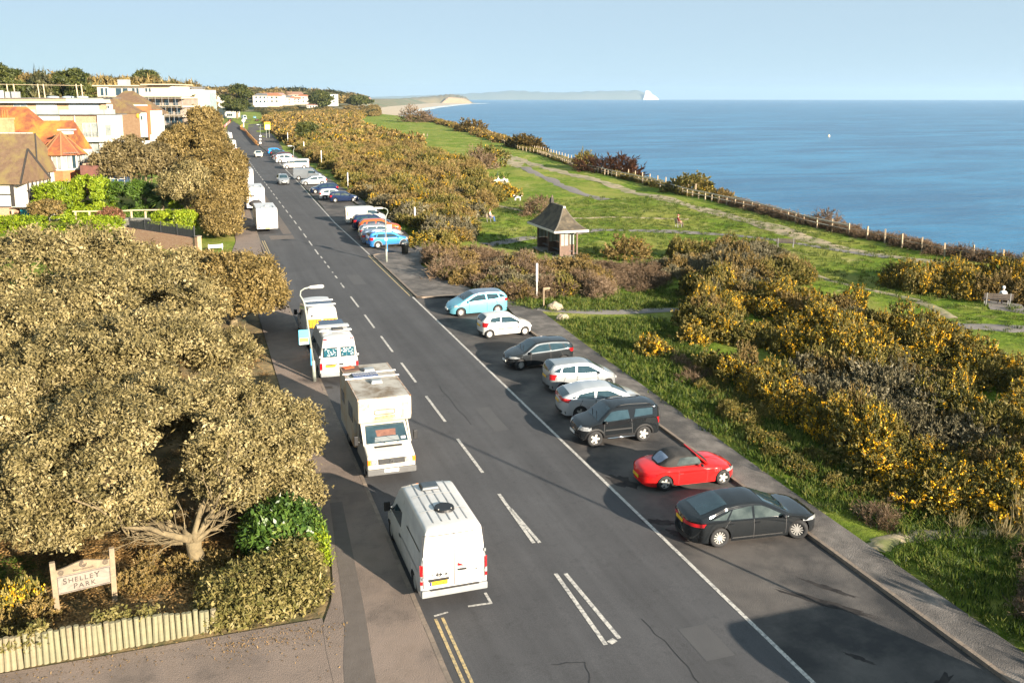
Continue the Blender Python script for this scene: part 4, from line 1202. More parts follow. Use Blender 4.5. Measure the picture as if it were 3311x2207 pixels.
# pale silver-white hatchback with split rear window
t = thing('parked_car', 'pale silver hatchback with red wraparound rear lights', 'car', group=G_)
_, b = hatch(t, 4.29, 1.77, 1.46, P['pearl'], 2.6, .31, 4, top=[(-2.14, .55), (-2.13, .95), (-2.06, 1.08), (-1.75, 1.22), (-1.0, 1.42), (-.4, 1.46), (.1, 1.45), (.45, 1.38), (1.35, .98), (1.6, .90), (1.95, .75), (2.08, .62), (2.14, .45)],
      tail=(.92, 1.03, .05), style='5', roof=None, tup=-.10, tup2=-.02, rearf=.9)
park(t, b, (18.93, 38.3), (16.34, 38.61), 1.77)
t = thing('parked_car', 'silver tall hatchback with upright tail beside the pale silver one', 'car', group=G_)
_, b = hatch(t, 3.83, 1.675, 1.525, P['silver'], 2.45, .28, 5, tail=(.72, 1.0, .60), style='steel',
      top=[(-1.915, .6), (-1.91, 1.0), (-1.87, 1.1), (-1.66, 1.44), (-1.5, 1.49), (-.5, 1.53), (.1, 1.51), (.45, 1.44), (1.2, 1.0), (1.45, .92), (1.7, .8), (1.85, .66), (1.915, .5)])
park(t, b, (19.41, 42.24), (16.96, 42.34), 1.675)
t = thing('parked_car', 'dark grey five-door hatchback facing the road', 'car', group=G_)
_, b = hatch(t, 3.94, 1.745, 1.5, P['dark'], 2.56, .315, 5, style='10', ww=.22, sglass=GLASS2, tail=(.82, 1.0, .42), head=(.62, .74, .42), steer=.3, mmat=BLACK)
park(t, b, (16.18, 46.69), (18.76, 46.72), 1.745)
t = thing('parked_car', 'small white three-door hatchback with black side moulding', 'car', group=G_)
_, b = hatch(t, 3.42, 1.63, 1.465, P['white'], 2.34, .28, 3, style='steel', mould=(-.72, .72, .55, .60, BLACK), sglass=GLASS, tail=(.72, 1.0, .55), foh=.62)
park(t, b, (18.85, 53.57), (16.54, 53.49), 1.63)
t = thing('parked_car', 'light blue tall hatchback at the far end of the near bay', 'car', group=G_)
_, b = hatch(t, 4.28, 1.81, 1.60, P['lightblue'], 2.64, .315, 5, style='10', tail=(.88, 1.06, .55), roof=P['slate'], sglass=GLASS,
      top=[(-2.14, .6), (-2.13, 1.0), (-2.08, 1.14), (-1.72, 1.52), (-1.5, 1.57), (-.6, 1.61), (.0, 1.59), (.4, 1.5), (1.35, 1.0), (1.55, .92), (1.85, .78), (2.05, .62), (2.14, .45)])
park(t, b, (16.29, 59.38), (18.99, 59.5), 1.81)
# second bay
t = thing('parked_car', 'blue compact car with grey wheel arches and roof rails by the lamp post', 'car', group=G_)
_, b = hatch(t, 4.1, 1.79, 1.56, P['blue'], 2.595, .33, 5, style='10', cladding=mat('grey_cladding', (.17, .17, .18), rough=.6), rails=(-1.6, .2, CHROME), ww=.22, tail=(.78, 1.05, .62), mmat=P['blue'],
      top=[(-2.05, .6), (-2.04, 1.05), (-2.0, 1.2), (-1.84, 1.48), (-1.6, 1.53), (-.5, 1.56), (.3, 1.53), (.55, 1.47), (1.05, 1.08), (1.25, 1.04), (1.8, .93), (1.98, .75), (2.05, .5)], head=(.68, .88, .48))
park(t, b, (18.57, 88.35), (15.97, 88.0), 1.79)
def far_car(kind, colour, X, Y, rz, label, L=4.2, W=1.76, H=1.48, grp=G_, **kw):
    t = thing('parked_car', label, 'car', (X, Y, gz0(Y) + .006), rz, grp)
    kw.setdefault('style', '5')
    hatch(t, L, W, H, P[colour], L * .62, kw.pop('wr', .31), kw.pop('doors', 5), lo=True, **kw)
    return t
suv = lambda L, H: [(-L / 2, .7), (-L / 2 + .02, 1.1), (-L / 2 + .07, 1.25), (-L / 2 + .32, H - .10), (-L / 2 + .6, H - .03), (-.5, H), (.1, H - .02), (.42, H - .12), (1.1, 1.12), (1.4, 1.05), (L / 2 - .25, .92), (L / 2 - .08, .76), (L / 2, .55)]
far_car('hatch', 'slate', 17.05, 91.3, R(-3), 'dark slate hatchback half hidden by the blue compact car', 4.35, 1.8, 1.45)
far_car('hatch', 'silver', 17.4, 94.3, R(-2), 'silver estate with roof rails behind the slate hatchback', 4.5, 1.8, 1.5, rails=(-1.7, .1, CHROME))
far_car('suv', 'orange', 17.95, 97.6, R(-4), 'orange crossover with black sills in the second bay', 4.45, 1.84, 1.6, cladding=BLACK, wr=.34, top=suv(4.45, 1.6))
t = far_car('suv', 'navy', 17.75, 100.9, R(-3), 'dark blue off-roader with spare wheel beside the old white van', 4.4, 1.8, 1.7, wr=.35, top=suv(4.4, 1.7), rails=(-1.7, 0, ALLOY))
o = add_wheel(t, 0, 0, .33, .2, '5', name='spare_wheel'); o.location = (-2.3, 0, .98); o.rotation_euler = (0, 0, R(-90))
t = thing('parked_van', 'old rusty white van parked beside the orange crossover', 'van', (17.85, 105.6, gz0(105) + .006), R(-4), G_)
b = van(t, 4.7, 1.75, 2.0, P['oldwhite'], 2.6, .30, nose=.75, wind=(.75, 0), hood=1.12, tumble=.16, foh=1.1)
RUST = mat('rust', (.30, .13, .045), rough=.9, col2=(.42, .27, .12), scale=5)
for sg in (1, -1):
    b.side([(-2.0, 1.2), (-.2, 1.2)], [(-2.0, 1.72), (-.2, 1.72)], sg, .01).build('side_panel', mat('cream_panel', (.58, .54, .45), rough=.5), t)
    b.side([(-2.2, 1.0), (-2.05, 1.0)], [(-2.2, 1.5), (-2.08, 1.5)], sg, .012, 2, 3).build('rust_patch', RUST, t)
b.end(False, -.7, .7, 1.15, 1.7).build('rear_window', GLASS, t)
for sg in (1, -1): b.end(False, sg * .62, sg * .84, .8, 1.1).build('taillight', REDLAMP, t)
far_car('h', 'navy', 18.6, 127.6, R(-3), 'dark navy hatchback first behind the verge, in gorse shade', 4.0, 1.72, 1.46, sglass=GLASS2)
far_car('h', 'white', 17.7, 131.4, R(-2), 'white hatchback beside the navy one', 4.0, 1.74, 1.48, doors=3)
far_car('h', 'navy', 17.55, 140.0, R(180), 'dark blue hatchback facing the road beyond the white one', 4.2, 1.76, 1.46)
far_car('h', 'pearl', 17.6, 153.3, R(180), 'silver three-door hatchback facing the road by the grey panel van', 4.2, 1.74, 1.46, doors=3)
t = thing('parked_van', 'grey panel van with blue windscreen in the far bay', 'van', (17.9, 163.6, gz0(163) + .006), R(-12), G_)
b = van(t, 4.9, 1.9, 1.95, P['grey'], 3.0, .33, nose=.95, wind=(.65, 0), hood=1.1)
t = thing('parked_van', 'beige people carrier van with a dark side window', 'van', (18.3, 189.4, gz0(189) + .006), R(178), G_)
b = van(t, 5.3, 1.92, 1.97, P['beige'], 3.35, .34, nose=.95, wind=(.75, 0), hood=1.12, wins=[([(-2.3, 1.22), (.25, 1.22)], [(-2.22, 1.66), (.22, 1.66)])], rh=.16)
for sg in (1, -1): b.end(False, sg * .78, sg * .95, .9, 1.45).build('taillight', REDLAMP, t)
far_car('suv', 'white', 18.2, 207.5, R(3), 'large white off-roader with black rear glass next to the beige van', 4.9, 1.95, 1.8, wr=.37, top=suv(4.9, 1.8), sglass=GLASS)
far_car('h', 'pearl', 18.1, 215, R(180), 'white hatchback behind the large white off-roader', 4.4, 1.8, 1.5)
far_car('h', 'maroon', 18.3, 222, R(180), 'maroon hatchback between the white and the dark cars', 4.4, 1.8, 1.5)
far_car('h', 'dark', 18.8, 231, R(0), 'dark grey estate next to the bright blue car', 4.6, 1.8, 1.5)
far_car('h', 'brightblue', 18.6, 240, R(0), 'bright blue hatchback, last in the far bay', 4.2, 1.78, 1.52)
# moving cars
t = thing('driving_car', 'silver people carrier driving towards the viewer', 'car', (13.05, 156.4, gz0(156) + .006), R(-90), 'cars driving along the road')
hatch(t, 4.4, 1.80, 1.6, P['silver'], 2.7, .32, 5, lo=True, grille=(.42, .62, .74))
t = thing('driving_car', 'pale cream car driving along the far stretch of road', 'car', (13.7, 229, gz0(229) + .006), R(-91), 'cars driving along the road')
hatch(t, 4.2, 1.80, 1.52, P['cream'], 2.6, .32, 5, lo=True)
# white vehicles along the left kerb far away
for X, Y, kind, lab, col in ((10.0, 252, 'c', 'white car on the left kerb, nearest of the far row', 'white'), (10.5, 272, 'v', 'tall white van in the far left row', 'vanwhite'), (11.0, 292, 'c', 'pale hatchback behind the tall white van in the far left row', 'pearl'),
                             (11.6, 330, 'v', 'white van before the roadworks on the left', 'vanwhite'), (12.0, 368, 'c', 'silver car next to the red barriers on the left', 'silver'), (11.2, 398, 'c', 'white car at the roadworks on the left', 'white')):
    if kind == 'c': far_car('h', col, X - 1.2, Y, R(90), lab, 4.2, 1.8, 1.5)
    else:
        t = thing('parked_van', lab, 'van', (X - 1.2, Y, gz0(Y) + .006), R(90), G_); van(t, 5.2, 2.0, 2.3, P['vanwhite'], 3.2, .34)
for X, Y, lab, col in ((19.5, 575, 'black car at the far junction under the cypress', 'black'), (33.5, 560, 'dark car parked at the far right of the road', 'dark'), (37, 640, 'sky blue car beyond the junction', 'lightblue')):
    far_car('h', col, X, Y, R(80), lab, 4.4, 1.85, 1.5)
t = thing('parked_van', 'large pale van at the far junction', 'van', (28.5, 600, 1.3), R(-80), G_); van(t, 6.2, 2.2, 2.9, P['vanwhite'], 3.6, .36)

# --- big white panel van, nearest on the left
GREYB = mat('grey_bumper', (.23, .24, .245), rough=.6, bump=.1)
t = thing('parked_van', 'large white panel van with UK rear doors, nearest on the left kerb', 'van', (6.6, 27.85, gz0(27.8) + .006), R(90), G_)
L, W, H = 5.55, 2.07, 2.5
b = van(t, L, W, H, P['vanwhite'], 3.68, .345, nose=1.05, wind=(.85, 0), hood=1.2, tumble=.13, foh=.85)
h = L / 2
def rear_y(y, z): return b.xend(y, z, False)
for za, zb in ((.62, 2.26),):
    b.end(False, -.011, .011, za, zb, off=.006, nu=2, nv=10).build('door_gap', SEAM, t)
    for sg in (1, -1):
        b.end(False, sg * .93, sg * .95, za, zb, off=.006, nu=2, nv=10).build('door_gap', SEAM, t)
        b.end(False, sg * .12, sg * .80, 1.35, 2.08, off=.010, nu=6, nv=6).build('door_panel', P['vanwhite'], t)
b.end(False, -.95, .95, 2.255, 2.278, off=.006, nu=8, nv=1).build('door_gap', SEAM, t)
for sg in (1, -1):
    b.end(False, sg * .955, sg * 1.03, .74, 1.36, nu=6, nv=4).build('taillight', REDLAMP, t)
    b.end(False, sg * .96, sg * 1.032, .86, 1.02, nu=6, nv=2, off=.02).build('taillight_lens', CLEARLAMP, t)
    MB().box((-h - .06, sg * .93, .47), (.03, .14, .08)).build('reflector', REDLAMP, t)
    for z in (.95, 1.6): MB().box((-h - .012, sg * .955, z), (.03, .05, .09)).build('hinge', GREYB, t)
mb = MB().box((-h - .01, 0, .47), (.14, W * .985, .22)); mb.build('rear_bumper', GREYB, t, bevel=.03)
MB().box((-h - .05, 0, .585), (.09, 1.5, .02)).build('bumper_step', BLACK, t)
MB().box((-h - .012, .48, .87), (.03, .62, .07)).build('plate_recess', BLACK, t)
MB().box((-h - .02, .48, .77), (.02, .53, .125)).build('rear_plate', YPLATE, t)
MB().box((-h - .034, .725, .77), (.006, .04, .12)).build('plate_band', mat('plate_blue', (.02, .05, .3)), t)
text_mesh('plate_text', 'GJ65 KXY', .105, INK, t, (-h - .034, .46, .77), (R(90), 0, R(-90)), sx=.92)
text_mesh('country_letters', 'UK', .11, INK, t, (-h - .022, .26, 1.02), (R(90), 0, R(-90)))
em = MB()
for k in range(20):
    a0, a1 = 2 * math.pi * k / 20, 2 * math.pi * (k + 1) / 20
    em.bar((-h - .02, .47 + .065 * math.cos(a0), 1.03 + .065 * math.sin(a0)), (-h - .02, .47 + .065 * math.cos(a1), 1.03 + .065 * math.sin(a1)), .014)
em.bar((-h - .022, .375, 1.03), (-h - .022, .565, 1.03), .03); em.build('emblem', BLACK, t)
MB().add([(-h - .03, -.10, 1.22), (-h - .03, -.34, 1.20), (-h - .03, -.11, 1.32)], [(0, 1, 2)]).build('red_marker', REDLAMP, t)
MB().box((-h - .03, -.24, 1.10), (.05, .26, .045)).build('door_handle', BLACK, t)
for y in (.68, -.68): MB().box((-h - .02, y, 1.03), (.03, .03, .03)).build('lock', BLACK, t)
# roof: ribs, hatch, round vent
ROOFG = mat('dirty_roof_rib', (.10, .11, .12), rough=.6, col2=(.3, .3, .3), scale=2.5)
for y in (-.52, -.26, 0, .26, .52):
    b.top(-h + .4, .7, yc=(y - .018, y + .018), off=.012, nu=12, nv=1).build('roof_rib', ROOFG, t)
for x in (-.4, -1.55): b.top(x, x + .05, .97, .97, off=.014, nu=1, nv=8).build('roof_seam', P['white'], t)
for y in (-.7, .7):
    b.side([(-2.4, 1.0), (.2, 1.0)], [(-2.4, 1.04), (.2, 1.04)], 1 if y > 0 else -1, .012).build('side_moulding', GREYB, t)
    b.side([(-2.45, 1.25), (-.9, 1.25)], [(-2.42, 2.0), (-.9, 2.0)], 1 if y > 0 else -1, .006).build('side_panel', P['vanwhite'], t)
    b.side([(-.75, 1.25), (.35, 1.25)], [(-.75, 2.05), (.33, 2.05)], 1 if y > 0 else -1, .006).build('side_panel', P['vanwhite'], t)
    b.side([(-2.4, 1.62), (-.6, 1.62)], [(-2.4, 1.67), (-.6, 1.67)], 1 if y > 0 else -1, .014).build('door_track', BLACK, t)
MB().box((.15, .05, 2.56), (.5, .62, .12), taper=.85).build('roof_hatch', mat('smoked_hatch', (.05, .06, .07), rough=.25), t, bevel=.03)
MB().tube([(-1.55, -.02, 2.49), (-1.55, -.02, 2.57)], [.32, .30], 28).build('round_roof_vent', BLACK, t)
for y in (-.2, .2): MB().box((-1.72, y, 2.58), (.03, .03, .02)).build('vent_screw', ALLOY, t)
bpy.data.objects.remove([c for c in t.children if c.name.startswith('front_plate')][0])

# --- box-bodied camper truck facing the viewer
t = thing('camper_truck', 'stained white box camper truck with rusty roof facing the viewer', 'truck', (6.55, 37.35, gz0(37.3) + .006), R(-90), G_)
CREAM = mat('stained_cream_box', (.52, .485, .41), rough=.55, col2=(.43, .38, .30), scale=1.1, amount=.4, detail=8, c3=(.48, .30, .14), c3scale=.55, bump=.05)
SIDEG = mat('white_box_side', (.66, .66, .64), rough=.5, col2=(.58, .57, .54), scale=.9)
ROOFT = mat('weathered_roof', (.30, .28, .25), rough=.8, col2=(.42, .39, .34), scale=1.2, c3=(.16, .12, .08), c3scale=.8)
MB().extrude_y([(-3.1, .62), (-3.1, 3.06), (1.86, 3.06), (1.9, 2.9), (1.9, 2.3), (1.80, 2.08), (1.5, 1.98), (.55, 1.98), (.55, .62)], -1.08, 1.08).build('box_body', [CREAM], t, bevel=.07, seg=3)
MB().box((-.62, 0, 3.075), (4.86, 2.02, .03)).build('roof_sheet', ROOFT, t)
for sg in (1, -1): MB().box((-.62, sg * 1.05, 3.06), (4.9, .06, .07)).build('roof_edge_trim', mat('rusty_trim', (.25, .13, .07), rough=.8, col2=(.42, .36, .3), scale=3), t)
MB().box((-1.25, -.25, 3.17), (.55, 1.05, .035)).build('solar_panel', mat('solar_cells', (.012, .03, .10), rough=.15, col2=(.02, .05, .16), scale=6), t)
mb = MB()
for k in range(7): mb.box((-1.25, -.25 - .525 + .15 + .125 * k * 1.0, 3.19), (.53, .008, .004))
for k in range(3): mb.box((-1.25 - .15 + .15 * k, -.25, 3.19), (.008, 1.03, .004))
mb.build('solar_grid', ALLOY, t)
for x in (-1.62, -.88): MB().box((x, 0, 3.15), (.07, 2.3, .05)).build('roof_bar', P['white'], t)
for x in (-2.0, -.25): MB().box((x, .05, 3.15), (.42, .5, .14), taper=.85).build('roof_vent', mat('grey_vent', (.27, .29, .30), rough=.35), t, bevel=.03)
MB().box((-2.75, -.75, 3.11), (.35, .45, .05), rz=.3).build('orange_cloth', mat('orange_cloth', (.62, .12, .04), rough=.9), t)
MB().box((-2.6, -.65, 3.095), (.75, .75, .02)).build('roof_patch', mat('brown_patch', (.13, .07, .05), rough=.9), t)
# luton front: badge frame, name board, rust
mb = MB()
for k in range(24):
    def rr(k):
        a = 2 * math.pi * k / 24; return (.42 * math.copysign(abs(math.cos(a)) ** .35, math.cos(a)), .10 * math.copysign(abs(math.sin(a)) ** .6, math.sin(a)))
    a, c = rr(k), rr(k + 1); mb.bar((1.91, -.02 + a[0], 2.52 + a[1]), (1.91, -.02 + c[0], 2.52 + c[1]), .022)
mb.build('front_badge_outline', BLACK, t)
MB().box((1.915, .0, 2.30), (.02, .80, .10), rx=R(2)).build('name_board', mat('lichen_board', (.40, .34, .18), rough=.9, col2=(.12, .1, .06), scale=9), t)
MB().box((1.895, -.82, 2.82), (.03, .42, .36)).build('rust_patch', mat('lichen_patch', (.42, .33, .16), rough=.9, col2=(.62, .55, .42), scale=7), t)
for y, wd in ((.82, .30),): MB().box((1.897, y, 2.58), (.02, wd, .72)).build('rust_stain', mat('rust_run', (.62, .40, .20), rough=.8, col2=(.72, .64, .52), scale=2.2, amount=.9), t)
# left (kerb) side: dark windows
for sg in (1, -1):
    MB().box((-.1, sg * 1.083, 2.0), (1.1, .02, .62)).build('side_window', GLASS, t)
    MB().box((-2.2, sg * 1.083, 2.0), (.8, .02, .5)).build('side_window', GLASS, t)
# cab
CAB = [(.56, .42), (2.95, .42), (3.06, .55), (3.06, .98), (2.96, 1.10), (2.30, 1.30), (1.60, 1.99), (.56, 1.99)]
CABP = paint('cab', (.54, .51, .44), 0, .4, .5)
MB().extrude_y(CAB, -.95, .95).build('cab', CABP, t, bevel=.07, seg=3)
def slope_patch(xa, za, xb, zb, ya, yb, off):
    n = Vector((-(zb - za), 0, (xb - xa))); n = Vector((zb - za, 0, -(xb - xa))).normalized()
    if n.x < 0: n = -n
    return MB().add([(xa + n.x * off, ya, za + n.z * off), (xa + n.x * off, -ya, za + n.z * off), (xb + n.x * off, -yb, zb + n.z * off), (xb + n.x * off, yb, zb + n.z * off)], [(0, 1, 2, 3)])
slope_patch(2.24, 1.36, 1.68, 1.93, .84, .78, .012).build('windscreen', GLASS, t)
slope_patch(2.04, 1.56, 1.70, 1.90, .38, .42, .017).build('cab_curtain', mat('brown_curtain', (.18, .085, .06), rough=.9, col2=(.10, .045, .035), scale=6), t)
slope_patch(2.20, 1.40, 2.06, 1.54, .50, .46, .016).build('dashboard', mat('grey_dash', (.16, .18, .19), rough=.7), t)
MB().box((2.16, .66, 1.475), (.10, .18, .012), ry=R(45)).build('paper_notice', WPLATE, t)
MB().box((2.42, 0, 1.275), (.09, 1.1, .02), ry=R(17)).build('bonnet_vent', BLACK, t)
MB().box((3.065, 0, .90), (.05, 1.05, .22)).build('grille', BLACK, t, bevel=.01)
mb = MB()
for k in range(5): mb.box((3.095, 0, .82 + .04 * k), (.01, 1.0, .008))
mb.build('grille_bar', mat('grille_grey', (.12, .12, .12)), t)
mb = MB().tube([(3.09, 0, .90), (3.115, 0, .90)], .085, 20); mb.build('emblem', CHROME, t)
em = MB(); em.bar((3.12, -.05, .95), (3.12, 0, .86), .014); em.bar((3.12, 0, .86), (3.12, .05, .95), .014); em.bar((3.12, -.035, .90), (3.12, -.02, .85), .012); em.bar((3.12, .035, .90), (3.12, .02, .85), .012); em.build('emblem_letters', INK, t)
for sg in (1, -1):
    MB().box((3.055, sg * .68, .90), (.06, .26, .21)).build('headlight', CLEARLAMP, t, bevel=.02)
    MB().box((3.03, sg * .885, .90), (.10, .13, .21)).build('indicator', AMBER, t, bevel=.02)
    MB().add([(1.95, sg * .957, 1.36), (1.15, sg * .957, 1.36), (1.15, sg * .957, 1.88), (1.60, sg * .957, 1.88)], [(0, 1, 2, 3) if sg < 0 else (3, 2, 1, 0)]).build('side_window', GLASS, t)
    m_ = MB().box((1.95, sg * 1.2, 1.45), (.12, .17, .38)); m_.bar((1.95, sg * .95, 1.35), (1.95, sg * 1.15, 1.4), .04); m_.build('mirror', BLACK, t, bevel=.02)
    MB().bar((1.64, sg * .93, 2.0), (2.28, sg * .93, 1.32), .06).build('windscreen_pillar', CABP, t)
    add_wheel(t, 2.2, sg * .85, .33, .2, 'steel'); add_wheel(t, -1.5, sg * .85, .33, .3, 'steel')
MB().box((3.06, 0, .50), (.14, 1.94, .26)).build('front_bumper', mat('grey_black_bumper', (.10, .10, .10), rough=.7), t, bevel=.04)
MB().box((3.135, -.02, .55), (.02, .56, .13)).build('front_plate', WPLATE, t)
text_mesh('plate_text', 'LG04 FVA', .11, INK, t, (3.15, -.02, .55), (R(90), 0, R(90)), sx=.9)
mb = MB()
for y in (-.1, .45): mb.bar((2.26, y, 1.35), (2.06, y - .5, 1.55), .02)
mb.build('wipers', BLACK, t)
MB().box((-1.2, 0, .5), (3.6, 1.6, .3)).build('chassis', BLACK, t)

# --- white camper van with patterned rear windows
t = thing('camper_van', 'white camper van with patterned rear window blinds by the left lamp post', 'van', (6.45, 50.35, gz0(50.3) + .006), R(90), G_)
L, W, H = 5.4, 2.0, 2.5
b = van(t, L, W, H, P['vanwhite'], 3.5, .34, nose=1.0, wind=(.8, 0), hood=1.15, tumble=.15, foh=.85, wins=[([(-2.2, 1.25), (-.9, 1.25)], [(-2.2, 1.75), (-.9, 1.75)]), ([(-.7, 1.25), (.3, 1.25)], [(-.7, 1.75), (.3, 1.75)])])
h = L / 2
b.end(False, -.006, .006, .6, 2.2, off=.006, nu=2, nv=8).build('door_gap', SEAM, t)
BLND = bpy.data.materials.new('scale_print_blind'); BLND.use_nodes = True
tt = BLND.node_tree; vo = node(tt, 'ShaderNodeTexVoronoi'); vo.inputs['Scale'].default_value = 11
tc_ = node(tt, 'ShaderNodeTexCoord'); tt.links.new(tc_.outputs['Object'], vo.inputs['Vector'])
rp_ = node(tt, 'ShaderNodeValToRGB'); e_ = rp_.color_ramp.elements; e_[0].color = (.55, .62, .62, 1); e_[1].color = (.01, .07, .10, 1); e_[0].position = .15; e_[1].position = .5
tt.links.new(vo.outputs['Distance'], rp_.inputs[0]); tt.links.new(rp_.outputs[0], tt.nodes['Principled BSDF'].inputs['Base Color']); tt.nodes['Principled BSDF'].inputs['Roughness'].default_value = .2
for sg in (1, -1):
    o = b.end(False, sg * .08, sg * .82, 1.38, 1.90, off=.014, nu=6, nv=3); o.build('rear_window_seal', BLACK, t)
    o = b.end(False, sg * .12, sg * .78, 1.42, 1.86, off=.020, nu=6, nv=3); o.build('rear_window', BLND, t)
    b.end(False, sg * .86, sg * .99, .72, 1.08, nu=4).build('taillight', REDLAMP, t)
    b.end(False, sg * .6, sg * .78, 2.30, 2.37, nu=3).build('marker_lamp', REDLAMP, t)
    MB().box((-h - .02, sg * .98, 1.45), (.06, .10, .08)).build('hinge', P['white'], t)
MB().box((-h - .01, 0, .45), (.14, 1.95, .2)).build('rear_bumper', GREYB, t, bevel=.03)
MB().box((-h - .016, .40, .98), (.02, .62, .06)).build('plate_recess', BLACK, t)
MB().box((-h - .02, .45, .90), (.02, .52, .11)).build('rear_plate', YPLATE, t)
MB().box((-h - .03, -.12, .98), (.05, .2, .09)).build('door_handle', BLACK, t)
SOL = mat('roof_solar', (.03, .045, .08), rough=.2)
MB().box((.2, 0, 2.56), (1.0, 1.3, .05)).build('solar_panel', SOL, t)
for x in (-.55, -1.55): MB().box((x, 0, 2.54), (.30 if x < -1 else .5, 1.7, .05)).build('roof_board', P['white'], t)
MB().box((-1.6, -.1, 2.62), (.36, .6, .12)).build('roof_vent', BLACK, t, bevel=.03)
MB().ellipsoid((-1.6, .6, 2.55), (.22, .26, .08)).build('roof_dome', P['white'], t, True)
# --- ex-service van with orange and yellow chevrons
t = thing('camper_van', 'white van with orange and yellow chevron rear doors behind the camper van', 'van', (6.45, 57.05, gz0(57) + .006), R(90), G_)
L, H = 5.4, 2.5
b = van(t, L, 1.98, H, P['vanwhite'], 3.5, .34, nose=1.0, wind=(.8, 0), hood=1.15, tumble=.13, foh=.85)
h = L / 2
YEL = mat('chevron_yellow', (.85, .50, .01), rough=.4); ORA = mat('chevron_orange', (.80, .15, .01), rough=.4)
b.end(False, -.012, .012, .6, 2.3, off=.008, nu=2, nv=8).build('door_gap', SEAM, t)
for sg in (1, -1):
    b.end(False, sg * .05, sg * .86, 1.28, 1.82, off=.010, nu=6, nv=3).build('chevron_panel', YEL, t)
    for k in range(4):
        y0 = .08 + .20 * k
        V = [(-h - .022, sg * y0 if sg > 0 else -(.86 - y0 + .05) , z) for z in (0,)]
        ya = y0 if sg > 0 else -(y0)
        q = [(-h - .022, ya + .06, 1.29), (-h - .022, ya + .06 + sg * .09, 1.29), (-h - .022, ya + sg * .09, 1.81), (-h - .022, ya, 1.81)]
        MB().add(q, [(0, 1, 2, 3)]).build('chevron_stripe', ORA, t)
    b.end(False, sg * .93, sg * 1.01, .8, 1.2, nu=4).build('taillight', REDLAMP, t)
MB().box((-h - .01, 0, .45), (.14, 1.92, .2)).build('rear_bumper', GREYB, t, bevel=.03)
MB().box((-h - .012, .6, 2.02), (.02, .12, .10)).build('door_handle', BLACK, t)
for x in (-.9, -2.1): MB().box((x, 0, 2.55), (.16, 1.75, .06)).build('roof_bar', P['white'], t)
MB().box((-1.5, 0, 2.53), (.9, 1.4, .04)).build('solar_panel', SOL, t)

# --- caravans and motorhomes along the kerb
CARW = mat('caravan_white', (.60, .585, .57), rough=.4, col2=(.54, .525, .51), scale=1.5, coat=.3)
def caravan(name, label, X, Y, L, W, H, big=True, extra=None):
    t = thing(name, label, 'caravan', (X, Y, gz0(Y) + .006), R(90), 'caravans along the left kerb')
    h = L / 2
    MB().extrude_y([(-h, .45), (-h - .04, .95), (-h + .10, H - .25), (-h + .28, H - .02), (-h + .5, H), (h - .5, H), (h - .1, H - .25), (h, 1.2), (h - .15, .5)], -W / 2, W / 2).build('caravan_body', CARW, t, bevel=.08, seg=3)
    MB().box((-h + .035 if False else -h - .02, 0, .68), (.10, W * .98, .44)).build('rear_bumper', CARW, t, bevel=.03)
    MB().box((-h + .005, 0, 1.62), (.06, W * .60, .46), ry=R(-4)).build('window_frame', mat('window_rubber', (.08, .08, .08), rough=.6), t, bevel=.02)
    MB().box((-h - .012, 0, 1.62), (.06, W * .57, .41), ry=R(-4)).build('rear_window', mat('blind_window', (.62, .60, .57), rough=.15, col2=(.5, .48, .46), scale=2), t)
    MB().box((-h - .04, 0, .95), (.02, W * .96, .03)).build('trim_strip', GREYB, t)
    for sg in (1, -1):
        MB().box((-h - .075, sg * W * .38, .6), (.03, .26, .10)).build('taillight', REDLAMP, t)
        MB().box((.6, sg * (W / 2 + .005), 1.65), (1.0, .02, .5)).build('side_window', GLASS, t)
        add_wheel(t, -.2, sg * (W / 2 - .16), .31, .19, 'steel')
    MB().box((-h - .075, 0, .55), (.02, .5, .10)).build('rear_plate', YPLATE, t)
    for x, y in ((-h + 1.0, .3), (-h + 2.6, -.2)): MB().box((x, y, H + .04), (.4, .5, .12), taper=.8).build('roof_vent', mat('grey_vent', (.27, .29, .30), rough=.35), t, bevel=.02)
    for y in (-.75, .1): MB().box((-h + 1.5, y, H + .02), (2.0, .05, .05)).build('roof_rail', GREYB, t)
    if extra: extra(t, h)
    return t
caravan('caravan', 'white caravan with wide rear window, nearest on the left beyond the side road', 6.62, 104.3, 6.4, 2.2, 2.6)
def bike(t, h):
    m_ = mat('black_cover', (.02, .02, .022), rough=.7, bump=.4)
    MB().ellipsoid((-h - .3, 0, 1.05), (.22, .78, .42), 14, 8).build('bicycle_cover', m_, t, True)
    MB().box((-h - .03, .35, 1.95), (.05, .5, .14)).build('rear_sticker', BLACK, t)
    MB().bar((-h - .1, -.4, .8), (-h - .3, -.4, 1.9), .05).build('carrier_post', ALLOY, t)
caravan('motorhome', 'tall white motorhome with a covered bicycle rack on its back', 6.6, 123.6, 6.8, 2.25, 2.95, extra=bike)
caravan('motorhome', 'white motorhome furthest along the kerb before the trees', 7.0, 153.8, 6.4, 2.2, 2.9)
# shadow-caster beyond the picture's edge: another van in the bay
t = thing('parked_van', 'white van in the bay just outside the picture at the lower right', 'van', (18.0, 13.2, gz0(13) + .006), R(180), G_)
van(t, 5.4, 2.0, 2.45, P['vanwhite'], 3.5, .34)
